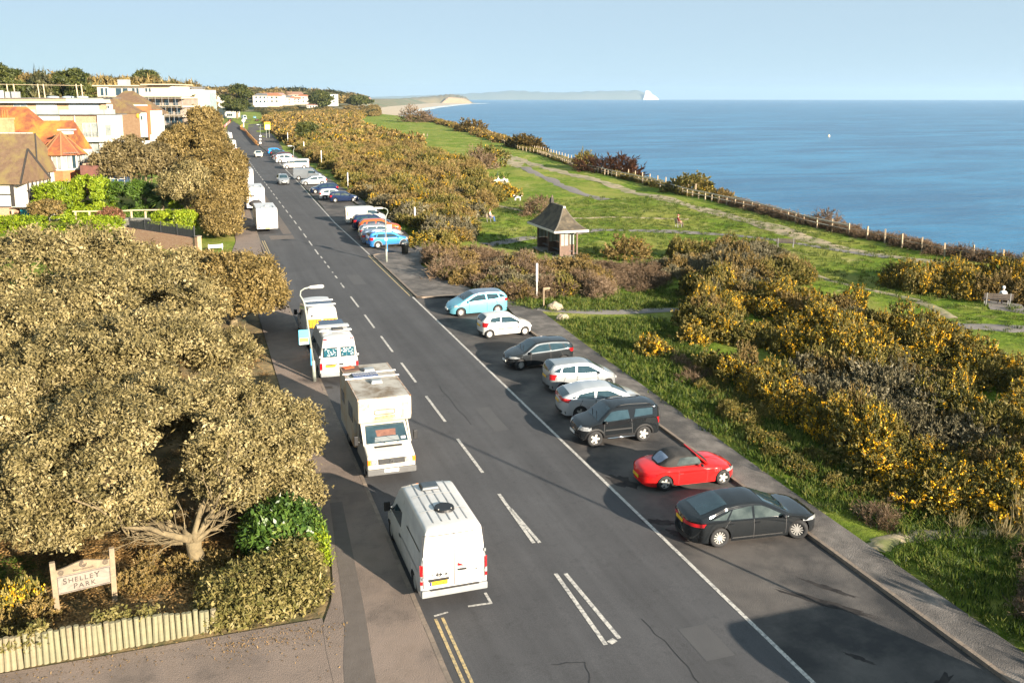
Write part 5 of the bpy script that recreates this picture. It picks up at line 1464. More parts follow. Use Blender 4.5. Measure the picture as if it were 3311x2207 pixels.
# ------------------------------------------------------------------ vegetation
def unit(v): return v / np.maximum(np.linalg.norm(v, axis=-1, keepdims=True), 1e-9)
def lumps(d, g, k=9, a=0.22):
    """smooth bumpy radius factor for directions d"""
    c = unit(g.normal(size=(k, 3))); s = g.uniform(-1, 1, k)
    return 1 + a * ((np.clip(d @ c.T, 0, 1) ** 4) * s).sum(1)
def leaf_quads(P, Nn, size, g, asp=0.5, jit=0.75):
    """one rhombic leaf at each point, facing roughly Nn"""
    n = len(P)
    nr = unit(Nn + g.normal(size=(n, 3)) * jit)
    a = unit(np.cross(nr, g.normal(size=(n, 3)))); b = np.cross(nr, a)
    s = size * g.uniform(0.5, 1.5, (n, 1))
    tw = g.random((n, 1)) < .16
    asp = np.where(tw, asp * .30, asp * g.uniform(.7, 1.25, (n, 1))); s = np.where(tw, s * 1.9, s)
    a = np.where(tw, unit(Nn + g.normal(size=(n, 3)) * .5), a); b = np.where(tw, unit(np.cross(a, nr)), b)
    V = np.stack([P - a * s, P + b * s * asp + nr * s * .15, P + a * s, P - b * s * asp + nr * s * .15], 1).reshape(-1, 3)
    F = np.arange(4 * n).reshape(-1, 4)
    return V, F
def crown_cloud(ells, K, per, leaf, seed, crad=0.45, low=-0.35, box=0.0, inner=0.12, la=0.22, boughs=0):
    g = np.random.default_rng(seed)
    if boughs:                             # break each crown into rounded boughs with deep gaps between them
        E = []
        for e in ells:
            d = unit(g.normal(size=(boughs * 4, 3))); d = d[d[:, 2] > low - .1][:boughs]
            r3 = np.array(e[3:6])
            for q in d:
                rr = min(e[3:6]) * g.uniform(.26, .44); k_ = g.uniform(.86, 1.04)
                c_ = np.array(e[:3]) + q * (r3 - rr * 1.05) * k_
                E.append((*c_, rr * g.uniform(.85, 1.3), rr * g.uniform(.85, 1.3), rr * g.uniform(.75, 1.15)))
        ells = E
    ar = np.array([(e[3] * e[4] + e[3] * e[5] + e[4] * e[5]) for e in ells]); ar = ar / ar.sum()
    cs, ns, tn = [], [], []
    for e, f in zip(ells, ar):
        k = int(K * f)
        d = unit(g.normal(size=(k * 3, 3))); d = d[d[:, 2] > low][:k]
        if box: d = np.sign(d) * np.abs(d) ** box; d = d / np.maximum(np.abs(d).max(1, keepdims=True), (d ** 4).sum(1, keepdims=True) ** .25)
        r = lumps(unit(d), g, 14, la) * np.where(g.random(len(d)) < inner, g.uniform(.45, .85, len(d)), g.uniform(.88, 1.04, len(d)))
        c = np.array(e[:3]) + d * r[:, None] * np.array(e[3:6])
        cs.append(c); ns.append(unit(d / np.array(e[3:6]))); tn.append(g.random(len(d)) * .75 + g.random() * .25)
    c = np.concatenate(cs); nn = np.concatenate(ns); t = np.concatenate(tn)
    P = np.repeat(c, per, 0) + g.normal(size=(len(c) * per, 3)) * crad * np.array([1, 1, .75]) * .6
    N2 = np.repeat(nn, per, 0) + np.array([0, 0, .25])
    T = np.clip(np.repeat(t, per) * .68 + g.random(len(P)) * .32, 0, 1)
    V, F = leaf_quads(P, N2, leaf, g)
    return V, F, T, c

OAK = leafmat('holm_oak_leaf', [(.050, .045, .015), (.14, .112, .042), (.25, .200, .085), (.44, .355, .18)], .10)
OAK2 = leafmat('darker_oak_leaf', [(.05, .040, .012), (.13, .094, .029), (.22, .155, .050), (.34, .25, .10)], .10)  # slightly darker, browner leaf tones
BARK = mat('pale_bark', (.21, .16, .085), rough=.9, col2=(.11, .085, .045), scale=5, bump=.6)
def limb_tree(name, label, base, ells, K, per, leaf, seed, lm, fork=1.6, trunk_r=.3, nl=22, group=None, crad=.45, cat='tree', bark=None, low=-.35, la=.22, twigs=0, boughs=0):
    """trunk and crooked limbs as tapered tubes, foliage as clumps of leaf-sized faces"""
    r_ = random.Random(seed)
    t = thing(name, label, cat, base, 0, group)
    bx, by, bz = base
    el = [(e[0] - bx, e[1] - by, e[2] - bz, *e[3:6]) for e in ells]
    V, F, T, c = crown_cloud(el, K, per, leaf, seed, crad, low=low, la=la, boughs=boughs)
    o = link(bpy.data.objects.new('crown', npmesh('crown', V, F, lm, T)), t); o['kind'] = 'stuff'
    mb = MB()
    J = lambda a: Vector((r_.uniform(-a, a), r_.uniform(-a, a), r_.uniform(-a, a)))
    fk = Vector((r_.uniform(-.1, .1), r_.uniform(-.1, .1), fork))
    mb.tube([(0, 0, -.4), (.05, .03, fork * .3), (-.04, .02, fork * .65), fk], [trunk_r * 1.5, trunk_r * 1.1, trunk_r * .95, trunk_r], 9)
    def crooked(p, q, n, wob, r0, r1, sag=0.0):
        L_ = (q - p).length
        P_ = [p.lerp(q, k / n) + (J(wob * L_) if 0 < k < n else Vector()) + Vector((0, 0, -sag * L_ * math.sin(math.pi * k / n))) for k in range(n + 1)]
        mb.tube(P_, [r0 + (r1 - r0) * (k / n) ** .7 for k in range(n + 1)], 6 if r0 > .05 else 4)
        return P_
    for _ in range(nl):
        q = Vector(c[r_.randrange(len(c))])
        st = fk + J(trunk_r * .4)
        P_ = crooked(st, q, 6, .055, trunk_r * r_.uniform(.35, .6), trunk_r * .05, r_.uniform(.02, .14))
        for _k in range(twigs):
            k = r_.randrange(1, 6); p0 = P_[k]; d0 = (P_[min(k + 1, 6)] - P_[k - 1]).normalized()
            e_ = p0 + (d0 + J(.9)).normalized() * r_.uniform(.5, 1.5) + Vector((0, 0, .15))
            Q_ = crooked(p0, e_, 3, .08, trunk_r * .10, trunk_r * .03)
            if twigs > 3:
                for _j in range(2):
                    p1 = Q_[r_.randrange(1, 3)]; crooked(p1, p1 + ((e_ - p0).normalized() + J(.9)).normalized() * r_.uniform(.3, .7), 2, .08, trunk_r * .045, trunk_r * .02)
    mb.build('trunk', bark or BARK, t, True)
    return t
HG = 'evergreen oaks massed at the park corner'
limb_tree('holm_oak', 'tan leaved evergreen oak with bare pale limbs above the park sign', (-.75, 29.6, .4), [(-1.9, 33.0, 3.3, 5.3, 4.5, 2.7), (1.2, 33.6, 2.6, 2.9, 3.4, 2.2), (2.0, 31.6, 1.7, 1.5, 1.7, 1.2), (-5.0, 31.0, 1.7, 2.2, 1.5, 1.25), (-2.9, 30.9, 2.1, 1.5, 1.1, .9), (.7, 31.2, 2.1, 1.4, 1.1, .9)], 5000, 46, .058, 3, OAK, .95, .25, 15, HG, .21, twigs=11, low=-.22, la=.2, boughs=40)
limb_tree('holm_oak', 'broad tan evergreen oak at the left edge beside the sign tree', (-9, 36.5, .4), [(-9, 36.5, 3.2, 4.9, 4.8, 2.7)], 2500, 44, .064, 5, OAK, 1.3, .28, 18, HG, .24, twigs=4, la=.2, boughs=48)
limb_tree('holm_oak', 'tan evergreen oak crown directly behind the sign tree', (-3, 42, .5), [(-3.2, 42, 3.6, 5.6, 5.4, 2.8)], 2500, 42, .068, 8, OAK, 1.5, .28, 16, HG, .25, twigs=3, la=.2, boughs=56)
limb_tree('holm_oak', 'tan evergreen oak behind the left edge tree', (-11.5, 47, .5), [(-11.5, 47, 4.0, 6.2, 6, 3.0)], 2200, 40, .076, 9, OAK, 1.5, .28, 12, HG, .32, la=.2, boughs=60)
limb_tree('holm_oak', 'tan evergreen oak in the middle of the massed crowns', (-4, 53, .6), [(-14.5, 55.5, 3.4, 4.5, 4.5, 2.7), (-4.3, 53, 3.9, 5.6, 6, 2.9)], 2000, 34, .095, 10, OAK, 1.5, .28, 12, HG, .32, la=.2, boughs=60)
limb_tree('holm_oak', 'rearmost tan evergreen oak below the clipped garden hedge', (-9.5, 61.5, .7), [(-9.5, 61.5, 4.6, 7.2, 5.2, 3.0), (-3, 63, 3.6, 3.6, 4, 2.6)], 2300, 34, .105, 12, OAK, 1.5, .28, 12, HG, .36, la=.2, boughs=48)
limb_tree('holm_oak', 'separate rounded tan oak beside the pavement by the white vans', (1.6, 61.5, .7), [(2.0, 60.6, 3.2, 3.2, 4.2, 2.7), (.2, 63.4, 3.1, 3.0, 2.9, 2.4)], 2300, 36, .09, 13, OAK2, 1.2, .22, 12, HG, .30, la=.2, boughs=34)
limb_tree('holm_oak', 'tan oak at the far left edge below the timbered house', (-19, 63, .7), [(-19, 63, 4.0, 6.0, 6, 2.9)], 1300, 34, .11, 14, OAK, 1.5, .25, 8, HG, .55)
HG2 = 'evergreen oaks beside the caravans'
for (lab, base, ells, K, per, lf, sd, m_) in (
    ('airy pale oak behind the clipped garden hedge with a visible fork', (-6.5, 124, 1.1), [(-7.5, 126, 7.0, 5.2, 4.5, 3.6)], 800, 40, .17, 21, leafmat('pale_oak_leaf', [(.05, .04, .016), (.13, .10, .04), (.22, .17, .075), (.32, .26, .13)], .25)),
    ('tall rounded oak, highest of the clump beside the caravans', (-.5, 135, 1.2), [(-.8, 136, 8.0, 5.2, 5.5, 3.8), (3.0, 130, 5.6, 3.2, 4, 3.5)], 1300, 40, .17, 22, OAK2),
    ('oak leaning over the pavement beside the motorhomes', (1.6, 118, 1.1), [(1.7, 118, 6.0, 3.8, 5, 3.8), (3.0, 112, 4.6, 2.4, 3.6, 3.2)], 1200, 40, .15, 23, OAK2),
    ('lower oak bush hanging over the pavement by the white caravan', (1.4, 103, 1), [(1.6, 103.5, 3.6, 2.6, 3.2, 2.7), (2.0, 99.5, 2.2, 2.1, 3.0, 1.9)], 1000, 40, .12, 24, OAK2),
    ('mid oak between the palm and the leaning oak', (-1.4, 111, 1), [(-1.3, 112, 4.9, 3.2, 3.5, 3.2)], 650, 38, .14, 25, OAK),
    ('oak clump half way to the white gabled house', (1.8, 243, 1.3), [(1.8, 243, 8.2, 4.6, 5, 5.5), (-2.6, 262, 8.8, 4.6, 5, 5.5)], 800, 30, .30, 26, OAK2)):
    limb_tree('holm_oak', lab, base, ells, int(K * 1.7), per, lf * .92, sd, m_, 2.2, .3, 14, HG2, .38, la=.2, boughs=40, twigs=1 if sd == 21 else 0)
# layered conifers and cedars
CON = leafmat('conifer_needle', [(.012, .020, .006), (.04, .052, .012), (.085, .095, .02), (.16, .15, .035)], .2)
def conifer(label, base, Ht, Rr, seed, K=700, leaf=.35, flat=.35, ylw=0):
    r_ = random.Random(seed); E = []
    for k in range(26):
        h = Ht * r_.uniform(.28, 1.0); rr = Rr * (1 - ((h / Ht - .55) / .62) ** 2) * r_.uniform(.5, 1); a = r_.uniform(0, 6.28)
        E.append((base[0] + rr * .75 * math.cos(a), base[1] + rr * .75 * math.sin(a), base[2] + h, Rr * r_.uniform(.22, .42), Rr * r_.uniform(.22, .42), Rr * .11 * r_.uniform(.7, 1.4)))
    return limb_tree('conifer', label, base, E, K, 26, leaf, seed, CON, Ht * .3, Ht * .03, 26, None, leaf * 1.7, la=.1, low=-.9)
conifer('tall layered cypress at the end of the road', (25.5, 628, 1.3), 21, 10.2, 31, 1500, .5)
conifer('flat topped cedar above the flats on the left', (-36.2, 328, 9), 14.5, 6.5, 32, 800, .4)
conifer('dark conifer at the left picture edge on the skyline', (-49, 290, 9), 14.5, 6.5, 33, 800, .4)
conifer('round dark pine behind the scaffolded building', (-17.8, 449, 12), 13.5, 9, 34, 900, .5)
conifer('windswept pine among the town houses', (112, 900, 4), 15, 13, 35, 700, .8)
conifer('low pine on the clifftop by the parking beyond the gorse', (165, 1010, 6), 9, 14, 36, 600, .9)
conifer('dark wind-bent pine in the gorse near the yellow sign', (31, 285, 1.5), 6.0, 3.6, 37, 500, .3)

# --- bushes: prototypes kept outside the scene, used by thickets and single bushes
def shoot_cloud(P, D, L, wd, g):
    """crossed slim kites: base, sides, tip"""
    n = len(P); D = unit(D)
    a = unit(np.cross(D, g.normal(size=(n, 3)))); b = np.cross(D, a)
    L = (L * g.uniform(.6, 1.3, n))[:, None]; wd = wd * g.uniform(.7, 1.3, (n, 1))
    Vs = []
    for s in (a, b):
        Vs.append(np.stack([P, P + D * L * .55 + s * wd, P + D * L, P + D * L * .55 - s * wd], 1))
    V = np.concatenate(Vs, 1).reshape(-1, 3)
    return V, np.arange(len(V)).reshape(-1, 4)
def bush_mesh(name, seed, n, mats, flowers=0, L=.22, wd=.03, up=.6, la=.35, spread=.45, flower=.045, zs=.85, core=.25, per=9):
    """a bush of spiky sprays: clusters of slim shoots, flowers gathered on some of the sprays"""
    g = np.random.default_rng(seed)
    k = n // per
    d = unit(g.normal(size=(k * 2, 3))); d = d[d[:, 2] > -.15][:k]; k = len(d)
    lum = lumps(d, g, 18, la) * (1 + .10 * g.normal(size=k))
    r = lum * np.where(g.random(k) < core, g.uniform(.45, .8, k), g.uniform(.82, 1.0, k))
    P0 = d * r[:, None] * np.array([1, 1, zs])
    D0 = unit(d * .9 + np.array([0, 0, up]) + g.normal(size=(k, 3)) * .3)
    P = np.repeat(P0, per, 0); d1 = np.repeat(d, per, 0); n = len(P)
    D = np.repeat(D0, per, 0) + g.normal(size=(n, 3)) * spread
    P = P + np.repeat(D0, per, 0) * (g.uniform(-.5, .9, (n, 1)) * L * .7) + g.normal(size=(n, 3)) * .02
    V, F = shoot_cloud(P, D, L * .75, wd, g)
    patch = np.repeat(g.random(k) * .6, per)
    T = np.repeat(np.clip(patch + g.random(n) * .42, 0, 1), 2); mi = np.zeros(len(F), int)
    if flowers:
        hot = unit(g.normal(size=(6, 3)) + np.array([0, 0, .7])); w_ = (np.clip(d @ hot.T, 0, 1) ** 14).max(1) * (d[:, 2] > 0) * g.random(k) ** 2 + .003
        kk = g.choice(k, flowers, p=w_ / w_.sum())
        FP = P0[kk] + D0[kk] * (L * g.uniform(-.1, 1.0, (flowers, 1))) + g.normal(size=(flowers, 3)) * .04
        V2, F2 = leaf_quads(FP, d[kk] + np.array([0, 0, .5]), flower, g, .8, .8)
        F = np.concatenate([F, F2 + len(V)]); V = np.concatenate([V, V2]); T = np.concatenate([T, g.random(flowers)]); mi = np.concatenate([mi, np.ones(flowers, int)])
    return npmesh(name, V, F, mats, T, mi)
GOR = leafmat('gorse_shoot', [(.030, .034, .007), (.10, .095, .019), (.20, .165, .040), (.34, .26, .09)], .1, inst=.3)
GORB = leafmat('gorse_brown_shoot', [(.045, .036, .011), (.13, .094, .028), (.23, .16, .053), (.34, .24, .10)], .1, inst=.3)
FLO = leafmat('gorse_flower', [(.55, .26, .006), (.75, .41, .01), (.80, .53, .03)], .25)
BRM = leafmat('bramble_stem', [(.05, .034, .018), (.13, .085, .048), (.22, .15, .09), (.30, .22, .15)], .15, inst=.3)
GRY = leafmat('grey_scrub', [(.05, .045, .024), (.12, .105, .058), (.20, .175, .10), (.28, .25, .17)], .2, inst=.25)
RUS = leafmat('rusty_scrub', [(.06, .028, .014), (.16, .070, .035), (.26, .13, .07)], .2)
LIM = leafmat('clipped_hedge_leaf', [(.05, .085, .004), (.15, .22, .008), (.27, .34, .016), (.42, .44, .04)], .3)
LAU = leafmat('laurel_leaf', [(.010, .025, .006), (.030, .065, .012), (.075, .13, .02), (.22, .27, .06)], .15, .35)
FERN = leafmat('bracken', [(.11, .065, .022), (.27, .16, .058), (.42, .27, .11)], .25)
TUFT = leafmat('grass_blade', [(.016, .034, .005), (.045, .085, .010), (.10, .15, .018), (.21, .22, .05)], .2, inst=.5)
STRAW = leafmat('dry_grass', [(.16, .13, .05), (.32, .26, .12), (.45, .38, .22)], .3)
FWM = leafmat('dark_far_leaf', [(.020, .024, .009), (.05, .052, .018), (.095, .085, .030), (.15, .125, .05)], .15, inst=.4)
PROTO = {
    'ga': [bush_mesh('gorse_a%d' % i, 40 + i, 2900, [GOR, FLO], 1250, .20, .030, .45, spread=.55, flower=.033) for i in range(3)],
    'gb': [bush_mesh('gorse_b%d' % i, 50 + i, 2900, [GOR, FLO], 300, .20, .030, .45, spread=.55, flower=.026) for i in range(2)],
    'gc': [bush_mesh('gorse_c%d' % i, 55 + i, 2700, [GORB, FLO], 110, .22, .027, .5, spread=.55, flower=.026) for i in range(2)],
    'br': [bush_mesh('bramble_%d' % i, 60 + i, 1500, [BRM], 0, .42, .016, .3, .4, .8) for i in range(2)],
    'gr': [bush_mesh('grey_%d' % i, 65 + i, 2700, [GRY], 0, .20, .028, .45, spread=.7) for i in range(2)],
    'fa': [bush_mesh('far_gorse_%d' % i, 70 + i, 900, [GORB if i else GOR, FLO], 60, .30, .06, flower=.07) for i in range(2)],
    'fw': [],
}
for i in range(4):
    V, F, T, c = crown_cloud([(0, 0, .5, 1, 1, .55), (.5, .2, .45, .6, .6, .45), (-.4, -.3, .55, .6, .6, .5)], 170, 14, .095, 200 + i, .16, low=-.4, la=.3)
    PROTO['fw'].append(npmesh('far_tree_%d' % i, V, F, [FWM if i % 2 else OAK2], T))
def tuft_mesh(name, seed, n, h, m, lean=.45):
    g = np.random.default_rng(seed)
    P = np.concatenate([g.normal(size=(n, 2)) * .12, np.zeros((n, 1))], 1)
    D = g.normal(size=(n, 3)) * np.array([lean, lean, .1]) + np.array([0, 0, 1])
    V, F = shoot_cloud(P, D, h, .012, g)
    return npmesh(name, V, F, [m], np.repeat(g.random(n), 2))
PROTO['tu'] = [tuft_mesh('tuft_%d' % i, 80 + i, 22, .24, TUFT) for i in range(3)]
PROTO['st'] = [tuft_mesh('straw_%d' % i, 90 + i, 60, .75, STRAW, .35) for i in range(2)]
def fern_mesh(name, seed, m, n=9, L=.7):
    r_ = random.Random(seed); V, F, T = [], [], []
    for k in range(n):
        a = r_.uniform(0, 6.28); up = r_.uniform(.5, 1.0); pts = []
        for j in range(9):
            u = j / 8; rr = L * u; pts.append(Vector((rr * math.cos(a), rr * math.sin(a), L * (up * u - .75 * u * u))))
        sd = Vector((-math.sin(a), math.cos(a), 0))
        for j in range(1, 8):
            for s in (-1, 1):
                w_ = .22 * L * (1 - j / 9); p = pts[j]; n0 = len(V)
                d_ = (pts[j + 1] - pts[j]).normalized()
                V += [p, p + sd * s * w_ * .5 + d_ * .05 * L, p + sd * s * w_ + d_ * .03 * L, p + sd * s * w_ * .5 - d_ * .02 * L]; F.append((n0, n0 + 1, n0 + 2, n0 + 3)); T.append(r_.random())
    return npmesh(name, np.array([tuple(v) for v in V]), np.array(F), [m], np.array(T))
PROTO['fe'] = [fern_mesh('bracken_%d' % i, 95 + i, FERN) for i in range(3)]
PROTO['gf'] = [fern_mesh('green_fern_%d' % i, 99 + i, TUFT, 14, .9) for i in range(2)]
COLLS = {}
for k, ms in PROTO.items():
    co = bpy.data.collections.new('proto_' + k)
    for i, me in enumerate(ms):
        co.objects.link(bpy.data.objects.new(me.name, me))
    COLLS[k] = co
def scatter(name, label, cat, key, P, scl, rot=None, kind='stuff'):
    """many copies of prototype plants as one mass"""
    n = len(P)
    me = bpy.data.meshes.new(name); me.vertices.add(n); me.vertices.foreach_set('co', np.ascontiguousarray(P, dtype=np.float32).ravel())
    at = me.attributes.new('scl', 'FLOAT_VECTOR', 'POINT'); at.data.foreach_set('vector', np.ascontiguousarray(scl, dtype=np.float32).ravel())
    if rot is None:
        rot = np.zeros((n, 3)); rot[:, 2] = npr.uniform(0, 6.28, n)
    at = me.attributes.new('rot', 'FLOAT_VECTOR', 'POINT'); at.data.foreach_set('vector', np.ascontiguousarray(rot, dtype=np.float32).ravel())
    at = me.attributes.new('pick', 'INT', 'POINT'); at.data.foreach_set('value', npr.integers(0, 99, n).astype(np.int32))
    o = link(bpy.data.objects.new(name, me))
    ng = bpy.data.node_groups.new('scatter_' + name, 'GeometryNodeTree')
    ng.interface.new_socket('Geometry', in_out='INPUT', socket_type='NodeSocketGeometry'); ng.interface.new_socket('Geometry', in_out='OUTPUT', socket_type='NodeSocketGeometry')
    gi = ng.nodes.new('NodeGroupInput'); go = ng.nodes.new('NodeGroupOutput')
    ip = ng.nodes.new('GeometryNodeInstanceOnPoints'); ci = ng.nodes.new('GeometryNodeCollectionInfo')
    ci.inputs['Collection'].default_value = COLLS[key]; ci.inputs['Separate Children'].default_value = True; ci.inputs['Reset Children'].default_value = True
    def na(nm, ty):
        a = ng.nodes.new('GeometryNodeInputNamedAttribute'); a.data_type = ty; a.inputs['Name'].default_value = nm; return a
    er = ng.nodes.new('FunctionNodeEulerToRotation')
    ng.links.new(na('rot', 'FLOAT_VECTOR').outputs['Attribute'], er.inputs[0])
    ng.links.new(gi.outputs[0], ip.inputs['Points']); ng.links.new(ci.outputs[0], ip.inputs['Instance'])
    ip.inputs['Pick Instance'].default_value = True
    ng.links.new(na('pick', 'INT').outputs['Attribute'], ip.inputs['Instance Index'])
    ng.links.new(er.outputs[0], ip.inputs['Rotation']); ng.links.new(na('scl', 'FLOAT_VECTOR').outputs['Attribute'], ip.inputs['Scale'])
    ng.links.new(ip.outputs[0], go.inputs[0])
    md = o.modifiers.new('scatter', 'NODES'); md.node_group = ng
    return tag(o, label, cat, None, kind)
def inside(poly, x, y):
    c = False; j = len(poly) - 1
    for i in range(len(poly)):
        (xi, yi), (xj, yj) = poly[i], poly[j]
        if (yi > y) != (yj > y) and x < (xj - xi) * (y - yi) / (yj - yi) + xi: c = not c
        j = i
    return c
def fill(poly, step, jit=.45, y0=-1e9, y1=1e9):
    xs = [p[0] for p in poly]; yy = [p[1] for p in poly]; out = []
    y = max(min(yy), y0)
    while y < min(max(yy), y1):
        x = min(xs)
        while x < max(xs):
            px, py = x + rnd.uniform(-jit, jit) * step, y + rnd.uniform(-jit, jit) * step
            if inside(poly, px, py): out.append((px, py))
            x += step
        y += step * .9
    return out
def thicket(name, label, poly, step, key, rad, ht, cat='gorse', y0=-1e9, y1=1e9, sink=.15, keep=1.0):
    pts = [p for p in fill(poly, step, y0=y0, y1=y1) if rnd.random() < keep]
    P = np.array([(x, y, land(x, y) - sink) for x, y in pts])
    g = npr; n = len(P)
    wav = 1 + .28 * np.sin(P[:, 0] * .55 + P[:, 1] * .21) + .18 * np.sin(P[:, 1] * .73 - P[:, 0] * .3)
    r = rad * .92 * g.uniform(.75, 1.3, n); h = ht * .84 * wav * g.uniform(.75, 1.25, n)
    rot = np.stack([g.normal(0, .12, n), g.normal(0, .12, n), g.uniform(0, 6.28, n)], 1)
    return scatter(name, label, cat, key, P, np.stack([r, r, h], 1), rot)
def field(x, y, f, k): return mnoise.noise(Vector((x * f, y * f, k)))
def mixed(poly, step, kinds, rad, ht, y0=-1e9, y1=1e9, gap=-.30, lowgap=True):
    """a patchy thicket: what grows at each point, and how tall, follows slow noise; kinds = (key, name, category, label, lower bound)"""
    B = {k[0]: [] for k in kinds}
    for x, y in fill(poly, step, .5, y0, y1):
        if field(x, y, .21, 3.7) < gap: continue
        v = field(x, y, .15, 11) + rnd.uniform(-.22, .22)
        for key, *_r, lo in kinds:
            if v >= lo: B[key].append((x, y)); break
    for key, name, cat, label, lo in kinds:
        if not B[key]: continue
        P = np.array([(x, y, land(x, y) - .15) for x, y in B[key]]); n = len(P)
        mound = np.array([.62 + .75 * max(0, field(x, y, .26, 31) + .35) for x, y in B[key]])
        r = rad * npr.uniform(.7, 1.25, n); h = ht * mound * npr.uniform(.8, 1.2, n)
        rot = np.stack([npr.normal(0, .13, n), npr.normal(0, .13, n), npr.uniform(0, 6.28, n)], 1)
        scatter(name, label, cat, key, P, np.stack([r, r, h], 1), rot)
A1 = [(28.2, 50.8), (27.2, 46.5), (26.0, 41), (25.2, 35.2), (25.0, 29.5), (24.2, 26.2), (26.0, 24.8), (29, 23.4), (34, 22), (44, 25), (39.5, 32.5), (40.6, 37), (42, 40), (42.8, 42.8), (43.5, 47), (42.6, 50), (42, 53.6), (39.8, 56), (37.6, 57.6), (35.6, 59.2), (32, 56)]
mixed(A1, 1.05, (('ga', 'gorse_thicket', 'gorse', 'yellow flowering gorse of the big thicket behind the parked cars', -.12), ('gb', 'gorse_thicket', 'gorse', 'olive gorse of the big thicket behind the parked cars', -.30), ('gc', 'scrub', 'scrub', 'brown scrub of the big thicket behind the parked cars', -.44), ('gr', 'scrub', 'scrub', 'grey scrub of the big thicket behind the parked cars', -9)), 1.0, 1.55, gap=-.34)
B1 = [(38, 73), (42.4, 76.8), (46.6, 78), (49.2, 74), (48.6, 70), (46.6, 62.5), (44.5, 60.8), (38, 58.8), (33.5, 58.5), (35.5, 64.5)]
mixed(B1, 1.15, (('gr', 'scrub', 'scrub', 'tan grey scrub mound between the shelter and the big thicket', .0), ('gc', 'scrub', 'scrub', 'brown gorse through the scrub mound right of the shelter', -.25), ('gb', 'gorse_thicket', 'gorse', 'olive gorse at the foot of the scrub mound', -9)), 1.0, 1.5, gap=-.40)
C1 = [(51.4, 59.4), (55.6, 61.2), (59.0, 57.4), (63.5, 50), (66, 40), (60, 38), (55.2, 49.6), (52.0, 52.6), (50.7, 56.2)]
mixed(C1, 1.05, (('ga', 'gorse_thicket', 'gorse', 'yellow flowering gorse at the right edge behind the bench', -.08), ('gb', 'gorse_thicket', 'gorse', 'olive gorse at the right edge behind the bench', -.3), ('gc', 'scrub', 'scrub', 'brown scrub at the right edge behind the bench', -9)), 1.0, 1.6, gap=-.5)
D1 = [(18.9, 80.5), (20.5, 83.5), (24.2, 83.6), (25.4, 76.5), (27.0, 73.4), (30.6, 69.5), (30, 64.5), (27.3, 60.8), (24.5, 62.4), (21.0, 62.8), (19.0, 67.2), (18.2, 72)]
mixed(D1, 1.1, (('gc', 'scrub', 'scrub', 'tan scrub bushes on the bank before the shelter', .12), ('br', 'bramble', 'bramble', 'brown brambles on the bank before the shelter', -.12), ('gb', 'gorse_thicket', 'gorse', 'olive gorse on the bank before the shelter', -.28), ('gr', 'scrub', 'scrub', 'grey scrub on the bank before the shelter', -9)), .95, 1.25, gap=-.34)
mixed([(31.0, 72.0), (36, 70.5), (35.0, 64.5), (31.5, 63.0), (30.6, 67.0)], .95, (('br', 'bramble', 'bramble', 'pale bare brambles between shelter and scrub mound', -9),), .8, .9, gap=-9)
E1 = [(21.8, 86.8), (21.9, 95), (22.6, 113), (21.6, 127), (23.4, 150), (24.2, 167), (24.6, 210), (26.5, 281), (33, 450), (45, 640), (95, 760), (128, 740), (110, 660), (83, 521), (67, 405), (61, 281), (53.5, 227), (51, 177), (45, 151), (38.5, 119.5), (32.5, 110), (28.3, 99.5), (26, 92), (24, 88.5)]
mixed(E1, 1.35, (('gb', 'gorse_thicket', 'gorse', 'olive gorse beside the second bay', .10), ('ga', 'gorse_thicket', 'gorse', 'flowering gorse beside the second bay', .0), ('gc', 'scrub', 'scrub', 'tan scrub beside the second bay', -.25), ('gr', 'scrub', 'scrub', 'grey green scrub beside the second bay', -9)), 1.25, 1.75, y1=135, gap=-.42)
mixed(E1, 1.9, (('gb', 'gorse_thicket', 'gorse', 'middle stretch of olive gorse in the long thicket', .08), ('ga', 'gorse_thicket', 'gorse', 'middle stretch of flowering gorse in the long thicket', .0), ('gc', 'scrub', 'scrub', 'middle stretch of tan scrub in the long thicket', -9)), 1.7, 2.1, y0=135, y1=260, gap=-.42)
mixed(E1, 3.6, (('fa', 'gorse_thicket', 'gorse', 'far stretch of the long gorse thicket towards the town', -9),), 3.0, 2.9, y0=260, gap=-.45)
mixed([(22.2, 24.5), (25, 26), (26.2, 35), (27.4, 45), (25.4, 47), (23.0, 38), (22.0, 30)], .8, (('gb', 'scrub', 'scrub', 'low olive growth creeping over the verge', .05), ('gf', 'fern', 'fern', 'low green ferns and weeds on the verge', -.12), ('br', 'bramble', 'bramble', 'thin brown brambles on the verge', -9)), .5, .55, gap=.02)
# cliff edge scrub in strips beyond the fence
def edge_pts(y0, y1, step, off0, off1):
    out = []; y = y0
    while y < y1:
        x = edge_x(y) + rnd.uniform(off0, off1); out.append((x, y)); y += step * rnd.uniform(.6, 1.4)
    return out
def strip_scrub(label, y0, y1, step, o0, o1, key, rad, ht, rep=2, name='scrub'):
    pts = [p for _ in range(rep) for p in edge_pts(y0, y1, step, o0, o1)]
    P = np.array([(x, y, land(x, y) - .1) for x, y in pts]); n = len(P)
    r = rad * npr.uniform(.7, 1.3, n); h = ht * npr.uniform(.7, 1.3, n)
    scatter(name, label, 'scrub', key, P, np.stack([r, r, h], 1))
strip_scrub('low dark scrub under the cliff fence at the right', 30, 110, 1.0, -.9, 1.4, 'br', .8, .75, 3)
strip_scrub('dark olive scrub along the far cliff fence', 110, 270, 1.6, -.6, 1.6, 'gb', 1.0, .9, 3)
strip_scrub('scrub along the farthest cliff edge', 270, 640, 4, -2, 3, 'fa', 2.2, 1.6, 3)
strip_scrub('rough grass on the brow below the fence', 25, 200, .8, .5, 3.5, 'st', 1, .8, 3, 'rough_grass')
